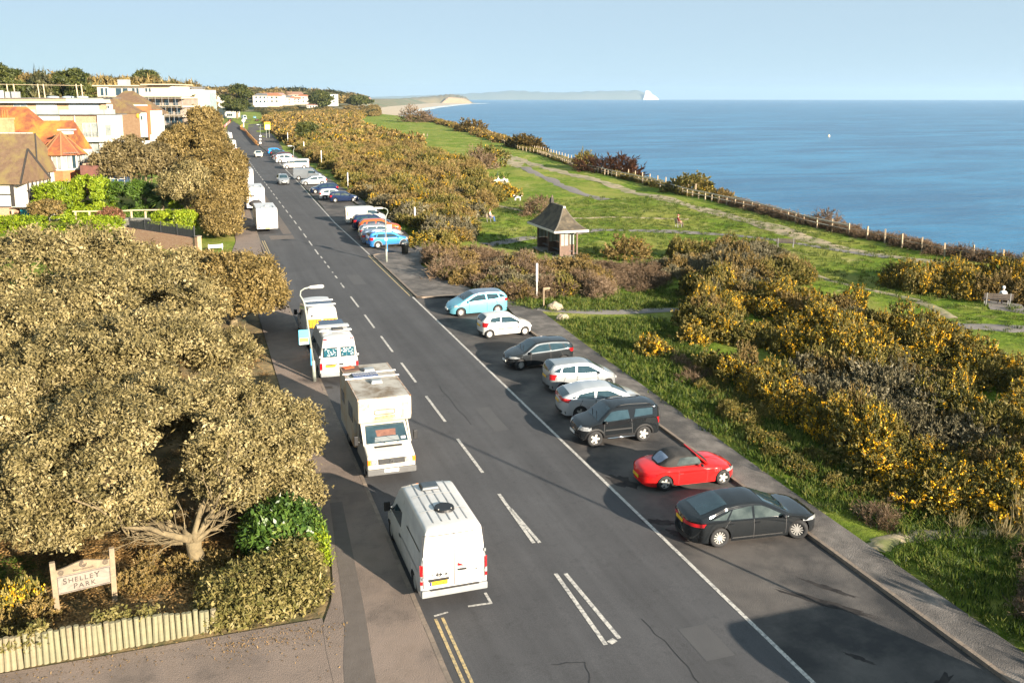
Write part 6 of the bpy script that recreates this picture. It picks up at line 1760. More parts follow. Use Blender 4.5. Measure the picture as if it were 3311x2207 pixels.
# single bushes that stand apart
def bush(label, x, y, key, i, r, h, rz=0, name='bush', cat='bush', dz=-.1, ry=None):
    o = link(bpy.data.objects.new(name, PROTO[key][i % len(PROTO[key])]))
    o.location = (x, y, land(x, y) + dz); o.scale = (r, ry or r, h); o.rotation_euler = (0, 0, rz)
    return tag(o, label, cat)
bush('lone leggy gorse bush with yellow tips on the verge', 24.6, 47.4, 'ga', 0, 1.0, 1.35, 1, 'gorse_bush')
bush('rounded tan grey bush right of the shelter', 36.9, 76.6, 'gc', 1, 1.8, 1.75)
bush('dark rounded bush on the upper lawn beside the pale pink one', 56.4, 184, 'gb', 0, 3.4, 4.2, 2)
bush('pinkish brown bush on the upper lawn next to the dark one', 53.0, 176, 'br', 0, 2.4, 3.4, 1)
bush('small brown bush on the lawn behind the shelter roof', 38.8, 106, 'br', 1, 2.1, 2.0)
bush('fresh green low bush below the upper path', 49.5, 154, 'tu', 0, 9, 5, 0)
bush('dark windblown bush beyond the fence with flattened crown', 69.4, 124, 'gb', 1, 2.8, 3.2, .5, ry=4.2)
bush('rusty red brown bush beyond the cliff fence', 72.4, 158, 'br', 1, 3.0, 3.6, .2, ry=7).data = bush_mesh('rusty_bush', 66, 2200, [RUS], 0, .34, .02, .8)
bush('small upright thorn bush beyond the cliff fence', 72.6, 171, 'gb', 0, 2.0, 3.4, .2, ry=2.6)
bush('olive clump on the cliff edge in the distance', 86, 246, 'gc', 0, 5, 4.6, .1, ry=9)
bush('brown clump beyond the distant cliff fence', 107, 372, 'gc', 1, 5, 4.4, .1, ry=9)
bush('reddish mound at the far end of the cliff edge', 120, 520, 'br', 0, 9, 7, .1)
bush('golden gorse bush on the cliff edge near the fence bend', 68.6, 113, 'gc', 0, 2.0, 2.2, .1)
bush('small dark bush on the brow at the right', 66.8, 88, 'br', 1, 1.6, 1.8, .1)
bush('brown bush poking over the fence on the far right', 68.8, 50, 'br', 0, 1.2, 1.5, .4)
for (x, y, r, h, lab, k) in ((26.0, 43, 1.0, 1.2, 'spiky olive gorse on the lawn edge below the short path', 'gb'), (29.6, 52.3, .9, 1.3, 'small gorse at the top corner of the big thicket', 'gb'), (22.6, 68.6, 1.3, 1.5, 'grey green bush between post and pavement', 'gr'),
                             (24.2, 73, 1.4, 1.6, 'bushy grey shrub in the middle of the bank', 'gr'), (29.0, 71.4, 1.4, 1.4, 'olive shrub in front of the shelter bench', 'gr'), (31.0, 73.4, 1.1, 1.1, 'tan shrub close under the shelter window', 'gc'),
                             (20.8, 88.5, 1.4, 1.6, 'bright flowering gorse beside the bin', 'ga'), (23.0, 93, 1.5, 1.8, 'flowering gorse by the white post', 'ga'), (41, 127, 2.2, 2.4, 'gorse at the tip of the thicket on the lawn', 'ga'), (22.6, 105, 2.0, 2.4, 'grey green shrub behind the old white van', 'gr')):
    bush(lab, x, y, k, 0, r, h, rnd.uniform(0, 6), 'shrub', 'shrub')
# verge and lawn grass
def grass(label, poly, step, s0, s1, y0=-1e9, y1=1e9, key='tu', name='grass', dens=1.0):
    pts = [p for p in fill(poly, step, .5, y0, y1) if rnd.random() < dens]
    P = np.array([(x, y, land(x, y) - .03) for x, y in pts]); n = len(P)
    s = npr.uniform(s0, s1, n); h = s * npr.uniform(.6, 1.3, n)
    scatter(name, label, 'grass', key, P, np.stack([s, s, h], 1))
VER = [(20.9, 12), (20.95, 23.3), (22.5, 24.2), (21.1, 27), (21.2, 40), (21.7, 50), (22.2, 56), (25.0, 56), (28.5, 54), (27.5, 47), (26.4, 40), (25.8, 33), (25, 27), (25.5, 24.5), (30, 21), (36, 16), (36, 12)]
grass('rank green grass on the verge behind the near bay', VER, .30, .5, 1.6)
grass('rank grass on the verge near the white post', [(20.2, 61.5), (22.6, 58.5), (28, 56.5), (33, 57), (36, 60), (33, 63), (28, 61.5), (24.5, 63), (21.5, 66)], .4, .9, 1.6)
grass('short lawn tufts around the shelter and bench', [(29, 55), (37, 64), (45, 60), (48, 50), (46, 44), (55, 40), (64, 45), (63, 75), (64, 95), (62, 118), (50, 122), (38, 118), (33, 108), (28, 94), (27, 88), (30, 76)], .8, .8, 1.5, dens=.75)
grass('verge grass under the gorse of the second bay', [(19.9, 86.5), (21.0, 86.5), (22.8, 113), (22, 128), (24, 150), (22.4, 150), (21.2, 128), (21.3, 110)], .5, 1.0, 1.7)
grass('straw coloured dry grass tussocks near the right edge of the verge', [(24, 24.6), (26.5, 23.8), (31, 21.6), (30, 20.6), (26, 22.5)], .8, .8, 1.3, key='st', name='dry_grass')
grass('pale dry grass by the tan scrub mound', [(46, 62.5), (50.5, 70), (49, 71.5), (44.8, 64)], .55, .7, 1.0, key='st', name='dry_grass')
grass('dark bramble and grass on the bank at the lower right', [(24.5, 21.5), (27, 21.3), (40, 14), (34, 8), (24, 14), (22.6, 19)], .9, .5, .8, key='br', name='bramble')

# undergrowth below the oaks, bracken round the sign, laurel and low hedge at the corner
def pile(label, name, cat, key, spots, s0, s1, hz=1.0):
    P = np.array([(x, y, land(x, y) - .02) for x, y in spots]); n = len(P); s = npr.uniform(s0, s1, n)
    scatter(name, label, cat, key, P, np.stack([s, s, s * hz], 1))
UG = [(-12, 26.2), (-6, 26.3), (-.4, 26.4), (.6, 27.5), (1.0, 30), (2.6, 31.5), (2.9, 40), (2.9, 58), (-20, 60), (-22, 30)]
pile('brown bracken covering the ground around the park sign', 'bracken', 'bracken', 'fe', [p for p in fill(UG, .55) if p[1] < 34 or rnd.random() < .35], .7, 1.3, 1.3)
pile('dark green undergrowth below the oaks at the left edge', 'undergrowth', 'undergrowth', 'gf', [p for p in fill([(-13, 27), (-6.6, 27.5), (-5, 31), (-9, 35), (-14, 34)], .9)], .7, 1.2)
pile('leafy dry shrubs beneath the near oak', 'undergrowth', 'undergrowth', 'gc', fill([(-3, 28.6), (-.2, 27.4), (.6, 29), (-.2, 30.4), (-2.6, 30.8)], .8), .35, .6)
pile('rough bracken shrubs behind the log fence', 'undergrowth', 'undergrowth', 'gc', fill([(-9, 26.6), (-5.2, 26.6), (-5.0, 29), (-9, 30)], .9), .45, .75)
V, F, T, c = crown_cloud([(0, 0, .75, 1.25, 1.1, 1.05)], 420, 26, .085, 71, .22, low=-.3)
o = tag(link(bpy.data.objects.new('laurel_bush', npmesh('laurel_bush', V, F, LAU, T))), 'glossy dark green laurel bush at the pavement corner', 'bush'); o.location = (1.75, 29.9, .35)
V, F, T, c = crown_cloud([(0, 0, .2, 1.75, 1.6, .75), (.9, 1.3, .35, .85, 1.3, .8), (-1.2, -.6, .1, 1.0, 1.0, .5)], 900, 24, .06, 72, .2, low=-.2)
LOW = leafmat('ivy_scrub', [(.04, .045, .010), (.12, .11, .028), (.22, .18, .06), (.36, .29, .13)], .2)
o = tag(link(bpy.data.objects.new('low_shrub', npmesh('low_shrub', V, F, LOW, T))), 'low tangled olive and brown shrub at the pavement corner below the laurel', 'bush'); o.location = (1.4, 27.15, .32)
V, F, T, c = crown_cloud([(0, 0, .35, .35, 1.3, .55)], 160, 24, .05, 73, .15)
o = tag(link(bpy.data.objects.new('low_shrub', npmesh('low_shrub', V, F, LIM, T))), 'bright green shrub edging the pavement beside the laurel', 'bush'); o.location = (2.95, 29.6, .35); o.rotation_euler = (0, 0, .15)
bush('flowering gorse left of the park sign', -5.75, 28.6, 'ga', 1, .75, 1.2, 1, 'gorse_bush')
tag(MB().add([(x, y, .415 + .0106 * (y - 27)) for x, y in fill([(-2.6, 27.2), (-.6, 26.6), (-.6, 28), (-2.2, 28.6)], 2)][:1] + [(-2.4, 27.2, .42), (-.7, 26.6, .42), (-.5, 27.5, .43), (-2.0, 28.3, .43)], [(1, 2, 3, 4)]).build('bare_earth', EARTH), 'bare mossy earth between the sign and the tree', None, None, 'structure')
# clipped garden hedges, front hedges, palm
def hedge(label, x, y, z, rx, ry, rz, rot, seed, K, leaf, m=LIM, box=.55, name='hedge'):
    V, F, T, c = crown_cloud([(0, 0, rz, rx, ry, rz)], K, 26, leaf, seed, leaf * 2.0, low=-.6, box=box, inner=.05, la=.06)
    o = tag(link(bpy.data.objects.new(name, npmesh(name, V, F, m, T))), label, 'hedge'); o.location = (x, y, z); o.rotation_euler = (0, 0, rot)
hedge('lime green clipped hedge mound beside the timbered house', -15.3, 117.5, 1.1, 2.5, 1.9, 2.25, -.32, 81, 420, .13, box=.75)
hedge('tall lime green clipped hedge, middle of the three in the garden', -11.9, 117.2, 1.1, 1.9, 1.9, 2.55, -.32, 82, 380, .13)
hedge('long clipped hedge in the tree shade near the palm', -8.3, 117.5, 1.1, 2.9, 1.8, 2.2, -.32, 83, 420, .13, m=leafmat('shade_tinted_hedge_leaf', [(.02, .05, .004), (.06, .11, .01), (.11, .17, .015)], .2))  # tree shade put into the leaf colour, darker than the lime hedges
hedge('lime green front hedge behind the oak crowns at the left', -15.0, 108.4, 1.1, 7.2, 1.0, .80, -.33, 84, 620, .12)
hedge('small lime green hedge above the brick wall by the street sign', -2.6, 100.6, 1.9, 2.0, 1.0, .95, -.35, 85, 300, .11)
hedge('yellow green bush under the oaks near the palm', -2.2, 113, 1.1, 1.0, .8, 1.3, 0, 86, 120, .12)
hedge('red brown garden shrub by the white pergola', -9.4, 108.6, 1.1, 1.4, 1.0, 1.2, 0, 87, 160, .11, m=RUS, box=0, name='garden_shrub')
hedge('brown climber heaped over the blue door porch', -16.0, 112.6, 2.2, 1.8, 1.0, 1.0, -.3, 88, 220, .10, m=GORB, box=0, name='garden_shrub')
t = thing('palm_tree', 'shaded cabbage palm in the garden beside the long hedge', 'palm', (-4.1, 114, 1.1))
MB().tube([(0, 0, -.2), (.05, 0, 1.2), (0, 0, 2.6)], [.2, .16, .15], 8).build('trunk', BARK, t, True)
g = np.random.default_rng(5); n = 150; D = unit(g.normal(size=(n, 3)) + np.array([0, 0, .25]))
V, F = shoot_cloud(np.repeat(np.array([[0, 0, 2.7]]), n, 0), D, 1.5, .045, g)
o = link(bpy.data.objects.new('crown', npmesh('crown', V, F, LAU, np.repeat(g.random(n), 2))), t); o['kind'] = 'stuff'
# ivy on the logs
V, F, T, c = crown_cloud([(-4.75, 25.70, 1.0, .32, .14, .5), (-5.45, 25.62, .95, .5, .13, .42), (-3.3, 25.85, 1.1, .2, .12, .38), (-2.75, 25.87, 1.05, .3, .12, .42), (-2.0, 25.95, 1.12, .3, .12, .18)], 90, 22, .05, 91, .13)
tag(link(bpy.data.objects.new('ivy', npmesh('ivy', V, F, LOW, T))), 'ivy trailing over the log fence', 'ivy')
# far woods behind the town and along the left skyline
def wood(label, spots, r, h):
    P = np.array([(x, y, z) for x, y, z in spots]); n = len(P); s = r * npr.uniform(.7, 1.4, n); hh = h * npr.uniform(.75, 1.2, n)
    scatter('wood', label, 'wood', 'fw', P, np.stack([s, s, hh], 1))
sp = []
for _ in range(300):
    d = rnd.uniform(330, 520); a = d * rnd.uniform(-.62, -.335)
    zt = float(np.interp(a / d, [-.62, -.50, -.40, -.335], [10.0, 10.5, 9.0, 6.0])) + (d - 330) * .012
    x, y, _z = AD(a, d); sp.append((x, y, zt))
wood('dark wooded skyline behind the houses on the left', sp, 7, 10)
sp = []
for _ in range(330):
    d = rnd.uniform(1150, 1600); a = d * rnd.uniform(-.52, -.175)
    x, y, _z = AD(a, d); sp.append((x, y, float(np.interp(a / d, [-.5, -.32, -.23, -.175], [15, 12, 9, 4]))))
wood('hazy wooded rise behind the far town', sp, 22, 13)
sp = []
for _ in range(120):
    d = rnd.uniform(660, 1000); a = d * rnd.uniform(-.27, -.14); x, y, _z = AD(a, d)
    if x > 48 or x < 8: sp.append((x, y, .8 + max(0, d - 800) * .012))
wood('scattered trees and gardens among the town houses', sp, 4.5, 3.4)
sp = []
for _ in range(36):
    d = rnd.uniform(165, 400); a = rnd.uniform(-.60, -.31) * d
    x, y, _z = AD(a, d); sp.append((x, y, 1.0))
wood('garden trees between the blocks on the left', sp, 3.0, 4.6)

for i, (x, y, r, h) in enumerate(((24.6, 16.2, 1.3, 2.2), (25.0, 12.2, 1.6, 2.6), (27.5, 8.5, 2.2, 3.0), (24.2, 7.0, 1.5, 2.6), (25.5, 2.0, 2.4, 3.6))):
    bush(('tall scrub clump off the lower right corner, nearest the pavement', 'tall scrub clump off the lower right corner, second', 'tall scrub clump off the lower right corner, far side', 'scrub clump off the lower right corner beside the kerb', 'big scrub clump off the lower right corner, behind')[i], x, y, 'gc', i, r, h, i, 'scrub_clump')

# fallen leaves on the entrance and along the pavement edge
g = np.random.default_rng(77); n = 900
lx = np.concatenate([g.uniform(-7, 2.4, 420), g.uniform(-.5, 3.3, 280), 2.6 + g.normal(0, .5, 200)]); ly = np.concatenate([25.3 - np.abs(g.normal(0, .7, 420)), 25.0 - np.abs(g.normal(0, .5, 280)), g.uniform(14, 60, 200)])
ly = np.where(lx < -.2, 25.25 + .045 * (lx + 6.7) - np.abs(25.3 - ly), ly)
P = np.stack([lx, ly, .0106 * ly + .135], 1); V, F = leaf_quads(P, np.tile(np.array([[0, 0, 3.0]]), (n, 1)), .028, g)
tag(link(bpy.data.objects.new('fallen_leaves', npmesh('fallen_leaves', V, F, FERN, g.random(n)))), 'dry fallen leaves scattered on the park entrance', 'leaves', None, 'stuff')
# ------------------------------------------------------------------ buildings
TILE = mat('brown_roof_tile', (.105, .062, .036), rough=.85, col2=(.15, .095, .055), scale=2.2, bump=.7, bscale=9, c3=(.17, .125, .045), c3scale=.35)
REDT = mat('orange_clay_tile', (.25, .072, .026), rough=.85, col2=(.16, .05, .026), scale=1.6, bump=.6, bscale=9, c3=(.36, .19, .03), c3scale=.25)
BRICK = bpy.data.materials.new('brick'); BRICK.use_nodes = True
_t = BRICK.node_tree; _b = node(_t, 'ShaderNodeTexBrick'); _b.inputs['Color1'].default_value = (.33, .15, .075, 1); _b.inputs['Color2'].default_value = (.42, .23, .13, 1); _b.inputs['Mortar'].default_value = (.45, .38, .30, 1)
_b.inputs['Scale'].default_value = 1; _b.inputs['Brick Width'].default_value = .225; _b.inputs['Row Height'].default_value = .075; _b.inputs['Mortar Size'].default_value = .008
_c = node(_t, 'ShaderNodeTexCoord'); _s = node(_t, 'ShaderNodeSeparateXYZ'); _a = node(_t, 'ShaderNodeMath', operation='ADD'); _m = node(_t, 'ShaderNodeCombineXYZ')
_t.links.new(_c.outputs['Object'], _s.inputs[0]); _t.links.new(_s.outputs[0], _a.inputs[0]); _t.links.new(_s.outputs[1], _a.inputs[1]); _t.links.new(_a.outputs[0], _m.inputs[0]); _t.links.new(_s.outputs[2], _m.inputs[1])
_t.links.new(_m.outputs[0], _b.inputs['Vector']); _t.links.new(_b.outputs[0], _t.nodes['Principled BSDF'].inputs['Base Color']); _t.nodes['Principled BSDF'].inputs['Roughness'].default_value = .9
REDB = mat('red_tile_hanging', (.42, .14, .05), rough=.85, col2=(.34, .11, .045), scale=3, bump=.4, bscale=14)
TIMB = mat('dark_timber', (.035, .03, .027), rough=.8)
TIMBG = mat('grey_timber', (.16, .15, .13), rough=.85, col2=(.10, .095, .085), scale=4)
PALEW = mat('pale_wood', (.52, .42, .29), rough=.8, col2=(.40, .31, .2), scale=3)
DARKR = mat('dark_flat_roof', (.10, .10, .10), rough=.8, col2=(.17, .17, .17), scale=.8)
BUFF = mat('buff_brick', (.42, .31, .20), rough=.9, col2=(.33, .23, .14), scale=3)
GREENG = mat('green_balcony_glass', (.24, .33, .28), rough=.1, col2=(.3, .38, .34), scale=.8, spec=.7)
SKYG = mat('sky_window', (.16, .19, .20), rough=.06, col2=(.30, .31, .29), scale=.7, spec=.8)
CURT = mat('curtained_glass', (.36, .36, .31), rough=.15, col2=(.16, .19, .19), scale=1.3, spec=.7)
HZ = -0.3239
def house(name, label, a, d, z=1.2, cat='house', rot=0, group=None):
    return thing(name, label, cat, AD(a, d, z), HZ + rot, group)
def bx(p, name, m, x0, x1, y0, y1, z0, z1):
    return MB().box(((x0 + x1) / 2, (y0 + y1) / 2, (z0 + z1) / 2), (x1 - x0, y1 - y0, z1 - z0)).build(name, m, p)
def win(p, x0, x1, z0, z1, y, panes=2, fm=None, gm=None, rows=1, fw=.07):
    """framed window on a face looking towards -y; each pane is its own piece"""
    f = MB()
    f.box(((x0 + x1) / 2, y - .02, z1 - fw / 2), (x1 - x0, .1, fw)); f.box(((x0 + x1) / 2, y - .02, z0 + fw / 2), (x1 - x0, .1, fw))
    for i in range(panes + 1):
        x = x0 + fw / 2 + (x1 - x0 - fw) * i / panes; f.box((x, y - .025, (z0 + z1) / 2), (fw, .1, z1 - z0 - 2 * fw))
    o = f.build('window', fm or WHITE, p)
    for i in range(panes):
        xa = x0 + fw + (x1 - x0 - fw) * i / panes; xb = x0 + (x1 - x0 - fw) * (i + 1) / panes
        MB().box(((xa + xb) / 2, y - .01, (z0 + z1) / 2), (xb - xa, .03, z1 - z0 - 2 * fw)).build('pane', gm or SKYG, o)
    return o
def roof_gable(p, m, x0, x1, y0, y1, z0, z1, along='x', hip=0.0, name='roof', th=.14):
    """pitched roof; ridge along x or y; hip pulls the ridge ends in"""
    if along == 'x':
        ym = (y0 + y1) / 2; V = [(x0, y0, z0), (x1, y0, z0), (x1, y1, z0), (x0, y1, z0), (x0 + hip, ym, z1), (x1 - hip, ym, z1)]
        F = [(0, 1, 5, 4), (2, 3, 4, 5), (1, 2, 5), (3, 0, 4)]
    else:
        xm = (x0 + x1) / 2; V = [(x0, y0, z0), (x1, y0, z0), (x1, y1, z0), (x0, y1, z0), (xm, y0 + hip, z1), (xm, y1 - hip, z1)]
        F = [(0, 1, 4), (2, 3, 5), (1, 2, 5, 4), (3, 0, 4, 5)]
    V += [(x, y, z0 - th) for x, y, z in V[:4]]
    F += [(0, 6, 7, 1), (1, 7, 8, 2), (2, 8, 9, 3), (3, 9, 6, 0), (6, 9, 8, 7)]
    return MB().add(V, F).build(name, m, p)

# timbered house at the left edge (origin below its front right corner)
t = house('timbered_house', 'black and white timbered house with brown roofs and a blue door at the left edge', -55.4, 105, 1.1)
bx(t, 'brick_base', BRICK, -8, -.85, 0, 6, 0, 1.95)
bx(t, 'wall', WHITE, -8, -1.0, .05, 5.9, 1.95, 4.75)
bx(t, 'wall', WHITE, -1.0, .25, 1.2, 5.9, 0, 4.75)
gb = MB().add([(-.95, .3, 4.7), (-.95, 5.7, 4.7), (-.95, 3.0, 7.7)], [(0, 1, 2)]).build('gable_wall', WHITE, t)
roof_gable(t, TILE, -9, .3, -.5, 6.4, 4.65, 8.3, 'x', .65)
for z in (1.95, 3.35, 4.65): MB().bar((-8, 0, z), (-.9, 0, z), .18, .12).build('timber_beam', TIMB, t)
for x in (-.95, -3.6, -6.2): MB().bar((x, 0, 1.9), (x, 0, 4.7), .26 if x > -1 else .14).build('timber_post', TIMB, t)
for k in range(6):
    y = .2 + k * 1.05; MB().bar((.27, 1.2 + k * .9, .1), (.27, 1.2 + k * .9, 4.7), .13).build('timber_post', TIMB, t)
for y0, y1 in ((1.2, 2.1), (3.0, 2.1), (3.0, 3.9)): MB().bar((.28, y0, 2.3), (.28, y1, 4.6), .11).build('timber_brace', TIMB, t)
MB().bar((.28, 1.2, 2.2), (.28, 6, 2.2), .14).build('timber_beam', TIMB, t)
MB().bar((.32, -.5, 4.6), (-.33, 2.95, 8.25), .10, .30).build('barge_board', TIMB, t); MB().bar((.32, 6.4, 4.6), (-.33, 2.95, 8.25), .10, .30).build('barge_board', TIMB, t)
# taller wing behind
bx(t, 'wall', WHITE, -8, -1.2, 6.5, 12.5, 0, 5.4)
roof_gable(t, TILE, -10, -.9, 5.9, 13.0, 5.3, 9.8, 'x', 1.7)
MB().bar((-.88, 5.9, 5.25), (-2.58, 9.45, 9.75), .12, .34).build('barge_board', TIMB, t)
for y in (6.7, 7.8, 9.2): MB().bar((-1.18, y, 2), (-1.18, y, 5.4), .16).build('timber_post', TIMB, t)
mb = MB()
for k in range(9): mb.box((-9.0 + k * .72, 9.45, 9.85), (.66, .22, .12))
mb.build('ridge_tile', mat('lichen_ridge', (.50, .47, .38), rough=.9), t)
# porch with blue door, bay balcony
MB().box((.55, .1, 1.86), (2.6, 2.0, .07), rx=R(-10)).build('porch_roof', mat('felt_pale', (.55, .50, .43), rough=.9), t)
for x in (-.72, 1.9): MB().bar((x, -.75, -.2), (x, -.75, 1.75), .12).build('porch_post', PALEW, t)
MB().box((.05, .35, .75), (.95, .08, 1.75)).build('blue_door', mat('turquoise_paint', (.01, .30, .42), rough=.4), t)
mb = MB()
for i in range(2):
    for j in range(3): mb.box((-.17 + .45 * i, .29, .2 + .55 * j), (.32, .04, .42))
mb.build('door_panel', mat('turquoise_panel', (.008, .24, .35), rough=.4), t)
MB().box((1.1, .4, .75), (.9, .06, 1.75)).build('blue_side_door', MATS['turquoise_paint'], t)
bx(t, 'balcony_wall', BRICK, .5, 2.0, 1.6, 4.0, 2.3, 3.3); MB().bar((.4, 1.5, 3.35), (2.1, 1.5, 3.35), .14).build('balcony_rail', TIMBG, t); MB().bar((2.0, 1.5, 2.0), (2.0, 1.5, 3.5), .16).build('balcony_post', TIMBG, t)
bx(t, 'bay_canopy', WHITE, 2.0, 3.1, 1.0, 3.5, 2.05, 2.2); bx(t, 'bay_wall', WHITE, 1.9, 2.8, 1.6, 3.4, 0, 2.05); win(t, 2.0, 2.7, .8, 1.9, 1.6, 2, TIMB)

# red tiled house with turret
t = house('turret_house', 'orange tiled house with a windowed turret and big chimney', -56.45, 115.3, 1.1)
def ring(rr, n=8, off=R(22.5)): return [(rr * math.cos(off + 2 * math.pi * k / n), rr * math.sin(off + 2 * math.pi * k / n)) for k in range(n)]
o = MB().prism(ring(2.35), 2.0, 3.9).build('turret_base', mat('worn_render', (.55, .5, .42), rough=.9, col2=(.35, .26, .18), scale=1), t); o.location = (0, 2.4, 0)
o = MB().prism(ring(2.42), 3.9, 5.22).build('tile_hung_band', REDB, t); o.location = (0, 2.4, 0)
o = MB().prism(ring(2.5), 5.22, 5.38).build('window_sill', WHITE, t); o.location = (0, 2.4, 0)
o = MB().prism(ring(2.2), 5.38, 7.1).build('turret_wall', CURT, t); o.location = (0, 2.4, 0)
R2 = ring(2.3)
for k in range(8):
    (xa, ya), (xb, yb) = R2[k], R2[(k + 1) % 8]
    f = MB().bar((xa, ya, 5.38), (xa, ya, 7.1), .2)
    for u in (.33, .66): f.bar((xa + (xb - xa) * u, ya + (yb - ya) * u, 5.38), (xa + (xb - xa) * u, ya + (yb - ya) * u, 7.1), .12)
    f.bar((xa, ya, 7.05), (xb, yb, 7.05), .14)
    o = f.build('window', WHITE, t); o.location = (0, 2.4, 0)
    for i in range(3):
        u0, u1 = i / 3 + .06, (i + 1) / 3 - .06
        q = MB().bar((xa + (xb - xa) * u0, ya + (yb - ya) * u0, 6.2), (xa + (xb - xa) * u1, ya + (yb - ya) * u1, 6.2), .05, 1.5).build('pane', (CURT, SKYG, GLASS)[(k + i) % 3], o)
rv = [(x * 1.22, y * 1.22 + 2.4, 7.08) for x, y in ring(2.35)] + [(0, 2.4, 9.9)]
MB().add(rv, [(k, (k + 1) % 8, 8) for k in range(8)] + [tuple(range(7, -1, -1))]).build('turret_roof', REDT, t)
mb = MB()
for k in range(8): mb.bar(rv[k], rv[8], .16, .1)
mb.build('hip_tile', mat('hip_tile_brown', (.30, .14, .06), rough=.9), t)
mb = MB()
for k in range(7): mb.bar((.9 + .28 * k, .12 + .09 * k, 7.36 + .02 * k), (1.15 + .28 * k, .2 + .09 * k, 7.33), .08)
mb.build('broken_eaves', TIMBG, t)
bx(t, 'wall', BRICK, -8, -1.8, 6.5, 13, 0, 7.4)
roof_gable(t, REDT, -8, -1.5, 5.2, 14.2, 7.2, 11.1, 'x', .1)
roof_gable(t, REDT, -19, -4.6, 5.8, 14.6, 8.0, 12.9, 'x', 3.4)
bx(t, 'cap_vent', WHITE, -1.0, .8, 3.6, 5.0, 10.0, 10.15); bx(t, 'cap_vent_base', WHITE, -.6, .5, 3.9, 4.8, 9.5, 10.0)
c_ = bx(t, 'chimney', mat('lichen_brick', (.33, .20, .10), rough=.9, col2=(.40, .30, .16), scale=2.5, bump=.4), -9.6, -7.4, 4.2, 5.6, 5.5, 11.4); bx(t, 'chimney_cap', MATS['lichen_brick'], -9.7, -7.3, 4.1, 5.7, 11.3, 11.55)
for x, m_, hh in ((-9.2, mat('cream_pot', (.68, .58, .42), rough=.8), 1.5), (-8.4, REDT, 1.1), (-7.8, REDT, 1.1), (-8.1, REDT, 1.0)):
    MB().tube([(x, 4.9, 11.5), (x, 4.9, 11.5 + hh)], [.2, .16], 10).build('chimney_pot', m_, t)
bx(t, 'side_porch', WHITE, 1.3, 2.8, 3.6, 5.0, 4.8, 7.6); win(t, 1.5, 2.0, 5.3, 7.2, 3.6, 1); win(t, 2.05, 2.65, 5.3, 7.2, 3.6, 1)
bx(t, 'roof_light', BUFF, -3.2, -2.6, 7.2, 7.6, 8.9, 9.3)
bx(t, 'brick_shed', mat('dark_red_brick', (.17, .07, .05), rough=.9, col2=(.10, .045, .035), scale=2, bump=.5), 4.2, 6.6, -2.2, 1.6, 2.4, 6.0); bx(t, 'shed_parapet', BRICK, 4.1, 7.6, -1.2, 1.8, 5.6, 6.2)
o = bx(t, 'conservatory', mat('blue_glass', (.05, .09, .16), rough=.1), 6.9, 9.4, -2.0, .6, 3.6, 5.5)
mb = MB()
for x in (6.9, 7.75, 8.6, 9.4): mb.bar((x, -2.04, 3.6), (x, -2.04, 5.5), .07)
for z in (3.6, 4.4, 5.5): mb.bar((6.9, -2.04, z), (9.4, -2.04, z), .07)
mb.bar((7.0, -2.03, 5.5), (8.6, .3, 6.2), .06); mb.bar((8.6, -2.03, 5.5), (8.6, .3, 6.2), .06)
mb.build('conservatory_frame', WHITE, t)

# white and brick flats
t = house('apartment_block', 'modern brick and white flats with a glass fronted penthouse', -62.6, 150, 1.2, 'flats')
bx(t, 'wall', BRICK, -22, -3.2, 0, 2.4, 0, 11.2); bx(t, 'wall', WHITE, -3.2, 0, -.35, 1.6, 0, 11.25); bx(t, 'wall', WHITE, -22, -9.3, -.04, 1, 10.2, 11.25)
bx(t, 'terrace_edge', DARKR, -22, .1, -.5, 3.4, 11.25, 11.38)
bx(t, 'penthouse_wall', BUFF, -22, -3.6, 2.6, 4.4, 11.38, 13.2); bx(t, 'penthouse_wall', WHITE, -14.2, -10.8, 2.5, 3, 11.38, 13.1)
bx(t, 'roof_fascia', WHITE, -23, -2.9, 1.4, 4.6, 13.12, 13.32); bx(t, 'parapet', BUFF, -22, -8.9, 2.0, 4.6, 13.32, 13.75); bx(t, 'roof_front', WHITE, -9.0, -3.0, 1.9, 4.6, 13.32, 13.8); bx(t, 'roof_slab', DARKR, -22.4, -2.6, 1.8, 8, 13.8, 13.92)
win(t, -8.9, -4.0, 11.4, 13.05, 2.55, 4, WHITE, mat('bright_glass', (.50, .52, .50), rough=.12, col2=(.38, .42, .42), scale=.5), fw=.06)
win(t, -14.0, -11.2, 11.4, 13.0, 2.45, 2, WHITE, MATS['bright_glass']); win(t, -17.8, -15.6, 11.7, 13.05, 2.55, 2)
for k in range(12):
    x0 = -21.8 + k * 1.8
    if x0 < -1.8: MB().box((x0 + .87, -.3, 11.73), (1.7, .03, .7)).build('balcony_glass', GREENG, t)
win(t, -5.75, -3.1, 7.8, 9.98, -.02, 2, gm=CURT); win(t, -2.05, -1.05, 7.9, 9.8, -.38, 1, gm=CURT)
mb = MB()
for z in (8.15, 8.4, 8.65): mb.bar((-7.2, -.75, z), (-2.9, -.75, z), .04)
for k in range(9): mb.bar((-7.2 + .53 * k, -.75, 7.75), (-7.2 + .53 * k, -.75, 8.7), .035)
mb.build('balcony_rail', mat('steel_rail', (.25, .25, .25), rough=.5), t)
bx(t, 'balcony_slab', WHITE, -7.4, .1, -1.0, .1, 7.05, 7.72); win(t, -5.5, -3.2, 5.1, 7.0, -.02, 2, gm=CURT)
for x in (-5.7, -1.7, -7.2): bx(t, 'pillar', WHITE, x - .15, x + .15, -.95, -.65, 4.2, 7.05)
MB().tube([(-6.9, -.1, 4.5), (-6.9, -.1, 11.1)], .09, 8).build('drain_pipe', WHITE, t)
mb = MB()
for k in range(6):
    x = -18.8 + (0, 1.1, 5.0, 5.9, 11.2, 12.0)[k]; MB().tube([(x, 3.2, 13.9), (x - .15, 3.2, 16.1)], .09, 6).build('terrace_pole', PALEW, t)
